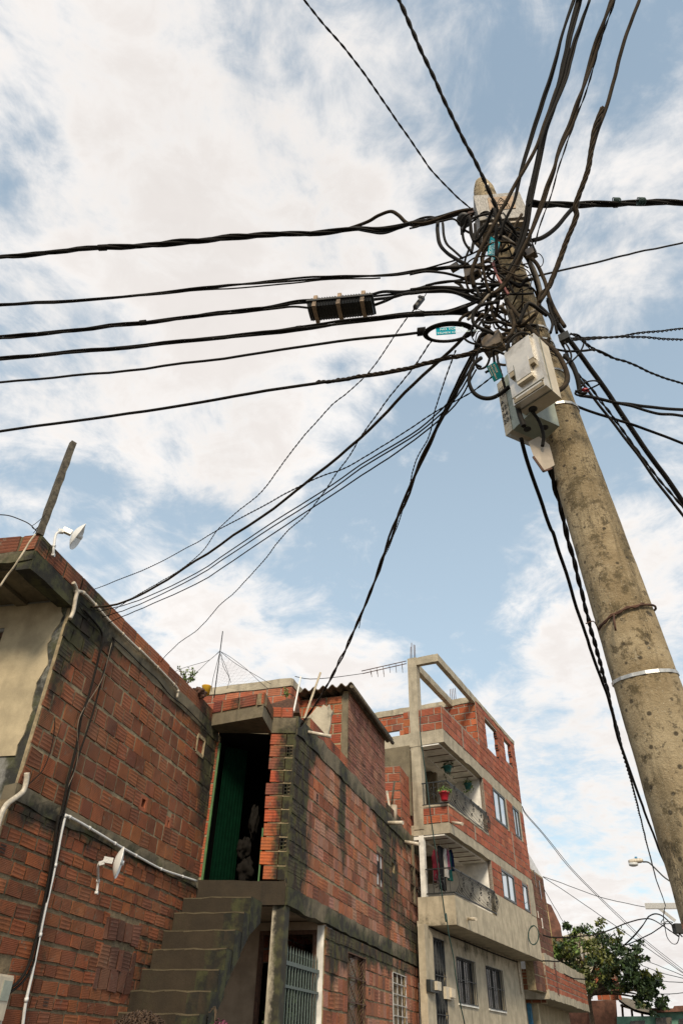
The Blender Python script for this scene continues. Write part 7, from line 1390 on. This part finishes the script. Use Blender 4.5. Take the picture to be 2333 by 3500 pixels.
# ------------------------------------------------------------------ person below
pc = at_r(490, 3450, 2.6); px_, py_ = pc.x, pc.y; HT = pc.z
PR = thing('person', 'person with short curly brown hair, only the top of the head in view', 'person', (px_, py_, 0))
me = D.meshes.new('body'); J = {}
s_ = HT / 1.70
pts = {'pel': (0, 0, .95), 'ch': (0, .01, 1.22), 'nk0': (0, 0, 1.40), 'nk': (0, .01, 1.47), 'hd': (0, -.015, 1.57), 'top': (0, -.01, 1.63), 'sl': (-.17, 0, 1.38), 'sr': (.17, 0, 1.38), 'el': (-.22, .02, 1.10), 'er': (.22, .02, 1.10), 'wl': (-.23, -.04, .86), 'wr': (.23, -.04, .86), 'hl': (-.235, -.06, .77), 'hr': (.235, -.06, .77), 'pl': (-.09, 0, .90), 'pr': (.09, 0, .90), 'kl': (-.10, -.02, .49), 'kr': (.10, -.02, .49), 'al': (-.10, .02, .09), 'ar': (.10, .02, .09), 'tl': (-.11, -.13, .035), 'tr': (.11, -.13, .035)}
rad = {'pel': .13, 'ch': .135, 'nk0': .085, 'nk': .055, 'hd': .083, 'top': .075, 'sl': .06, 'sr': .06, 'el': .042, 'er': .042, 'wl': .028, 'wr': .028, 'hl': .032, 'hr': .032, 'pl': .085, 'pr': .085, 'kl': .055, 'kr': .055, 'al': .04, 'ar': .04, 'tl': .035, 'tr': .035}
ks = list(pts); ed = [('pel', 'ch'), ('ch', 'nk0'), ('nk0', 'nk'), ('nk', 'hd'), ('hd', 'top'), ('nk0', 'sl'), ('nk0', 'sr'), ('sl', 'el'), ('sr', 'er'), ('el', 'wl'), ('er', 'wr'), ('wl', 'hl'), ('wr', 'hr'), ('pel', 'pl'), ('pel', 'pr'), ('pl', 'kl'), ('pr', 'kr'), ('kl', 'al'), ('kr', 'ar'), ('al', 'tl'), ('ar', 'tr')]
me.from_pydata([(x * s_, -y * s_, z * s_) for x, y, z in pts.values()], [(ks.index(a), ks.index(b_)) for a, b_ in ed], [])
for side, sg in (('hl', -1), ('hr', 1)): pass
ob = D.objects.new('body', me); COL.objects.link(ob); ob.parent = PR; sk = ob.modifiers.new('skin', 'SKIN'); ob.modifiers.new('sub', 'SUBSURF').levels = 2
sv = me.skin_vertices[0].data if me.skin_vertices else None
if sv is None:
    bmm = __import__('bmesh').new(); bmm.from_mesh(me); bmm.verts.layers.skin.verify(); bmm.to_mesh(me); bmm.free(); sv = me.skin_vertices[0].data
for i, k in enumerate(ks): sv[i].radius = (rad[k] * s_, rad[k] * s_ * (.75 if k in ('pel', 'ch') else 1)); sv[i].use_root = (k == 'pel')
me.materials.append(M('skin'))
def clothing(name, zs, mat, arms):
    mb = MB(); rows = []
    for z, rx, ry in zs: rows.append([Vector((px_ + rx * s_ * math.cos(a), py_ + ry * s_ * math.sin(a), z * s_)) for a in [k * math.pi / 10 for k in range(20)]])
    mb.quad_mesh(rows, closed=True); return mb.build(name, mat, PR)
clothing('shirt', [(.86, .185, .14), (1.0, .18, .135), (1.2, .19, .14), (1.33, .20, .13), (1.40, .16, .11), (1.44, .09, .08)], 'cloth_navy', 1); clothing('trousers', [(.10, .14, .09), (.5, .165, .1), (.8, .19, .14), (.92, .18, .135)], 'cloth_grey', 0)
mb = MB(); rgh = random.Random(6); hc = Vector((px_, py_, 1.585 * s_))
for i in range(4200):
    th = rgh.uniform(0, 6.28); u = rgh.uniform(-.25, 1); n_ = Vector((math.sqrt(max(0, 1 - u * u)) * math.cos(th), math.sqrt(max(0, 1 - u * u)) * math.sin(th), u)); b0 = hc + Vector((n_.x * .083, n_.y * .095, n_.z * .09)) * s_
    if b0.y > py_ + .02 and u < .25 and abs(n_.x) < .7 and 0: continue
    t_ = n_.cross(Vector((rgh.uniform(-1, 1), rgh.uniform(-1, 1), rgh.uniform(-1, 1)))).normalized(); q_ = n_.cross(t_); rr = rgh.uniform(.004, .008); L_ = rgh.uniform(.012, .03)
    mb.tube([b0 + n_ * (L_ * j / 6) + (t_ * math.cos(j * 1.2) + q_ * math.sin(j * 1.2)) * rr * (j / 6 + .3) for j in range(6)], .0012, 3, caps=False)
mb.lathe(hc + Vector((0, 0, -.03)), (0, 0, 1), [(0, .080 * s_), (.04, .088 * s_), (.08, .080 * s_), (.11, .05 * s_), (.122, .01)], 20); mb.build('hair', 'hair_brown', PR)
# plants behind the porch gate
t = thing('porch_plants', 'leafy plants with pink flowers behind the picket gate of the porch', 'plant', tuple(MW.p(1.2, -.5, 0))); mb = MB()
for k in range(14): foliage(mb, MW.p(.4 + k * .12, -.45 + .1 * math.sin(k), 1.5 + .5 * math.sin(k * 1.7) + (.4 if k > 8 else 0)), (.12, .12, .22), 28, .11, 900 + k)
mb.build('leaves', 'leaf_dark', t); mb = MB(); rgf = random.Random(3)
for k in range(12): foliage(mb, MW.p(rgf.uniform(.6, 1.3), -.35, rgf.uniform(1.6, 1.95)), (.03, .03, .03), 6, .05, k)
mb.build('flowers', 'red_plastic', t)
t = thing('flower_plant', 'thin plant with magenta flowers at the bottom edge beside the stairs', 'plant', tuple(at_r(*r5(745, 1660), 10.5).xy) + (0,)); mb = MB(); bt = at_r(*r5(745, 1700), 10.5)
for q in ((720, 1560), (740, 1545), (700, 1590), (760, 1600)): mb.tube(catmull([Vector((bt.x, bt.y, 0)), bt, at_r(*r5(*q), 10.5)], 5), .005, 4)
mb.build('stems', 'bark', t); mb = MB(); foliage(mb, bt, (.14, .1, .06), 40, .07, 5); mb.build('leaves', 'leaf_dark', t); mb = MB()
for q in ((800, 1670), (825, 1675), (755, 1668)): foliage(mb, at_r(*r5(*q), 10.45), (.03, .03, .03), 14, .04, q[0])
mb.build('flowers', 'cloth_pink', t)

# repeats of a kind share a group
GRP = {'cable': 'cables strung from the utility pole', 'wire': 'thin wires', 'drain_pipe': 'drain pipe stubs on the facades', 'dish_antenna': 'white dish antennas', 'hanging_plant': 'hanging plants on the upper balcony',
       'shirt': 'washing on the lower balcony', 'trousers': 'washing on the lower balcony', 'meter_box': 'meter boxes on the pole', 'cable_tag': 'turquoise cable tags', 'conduit': 'plastic conduits on the left house',
       'clamp_block': 'clamps and insulators in the cable tangle', 'electric_meter': 'electricity meters on walls', 'reinforcing_bar': 'bare reinforcing bars', 'tie': 'ties on the right hand bundle', 'sack': 'sacks in the stair doorway', 'garment': 'washing glimpsed through the tree', 'cable_coil': 'coils of cable', 'brick_house': 'brick houses along the street', 'utility_pole': 'utility poles'}
for o in SC.objects:
    if o.parent is None and 'group' not in o.keys() and o.get('category'):
        g = GRP.get(o.name.split('.')[0])
        if g: o['group'] = g
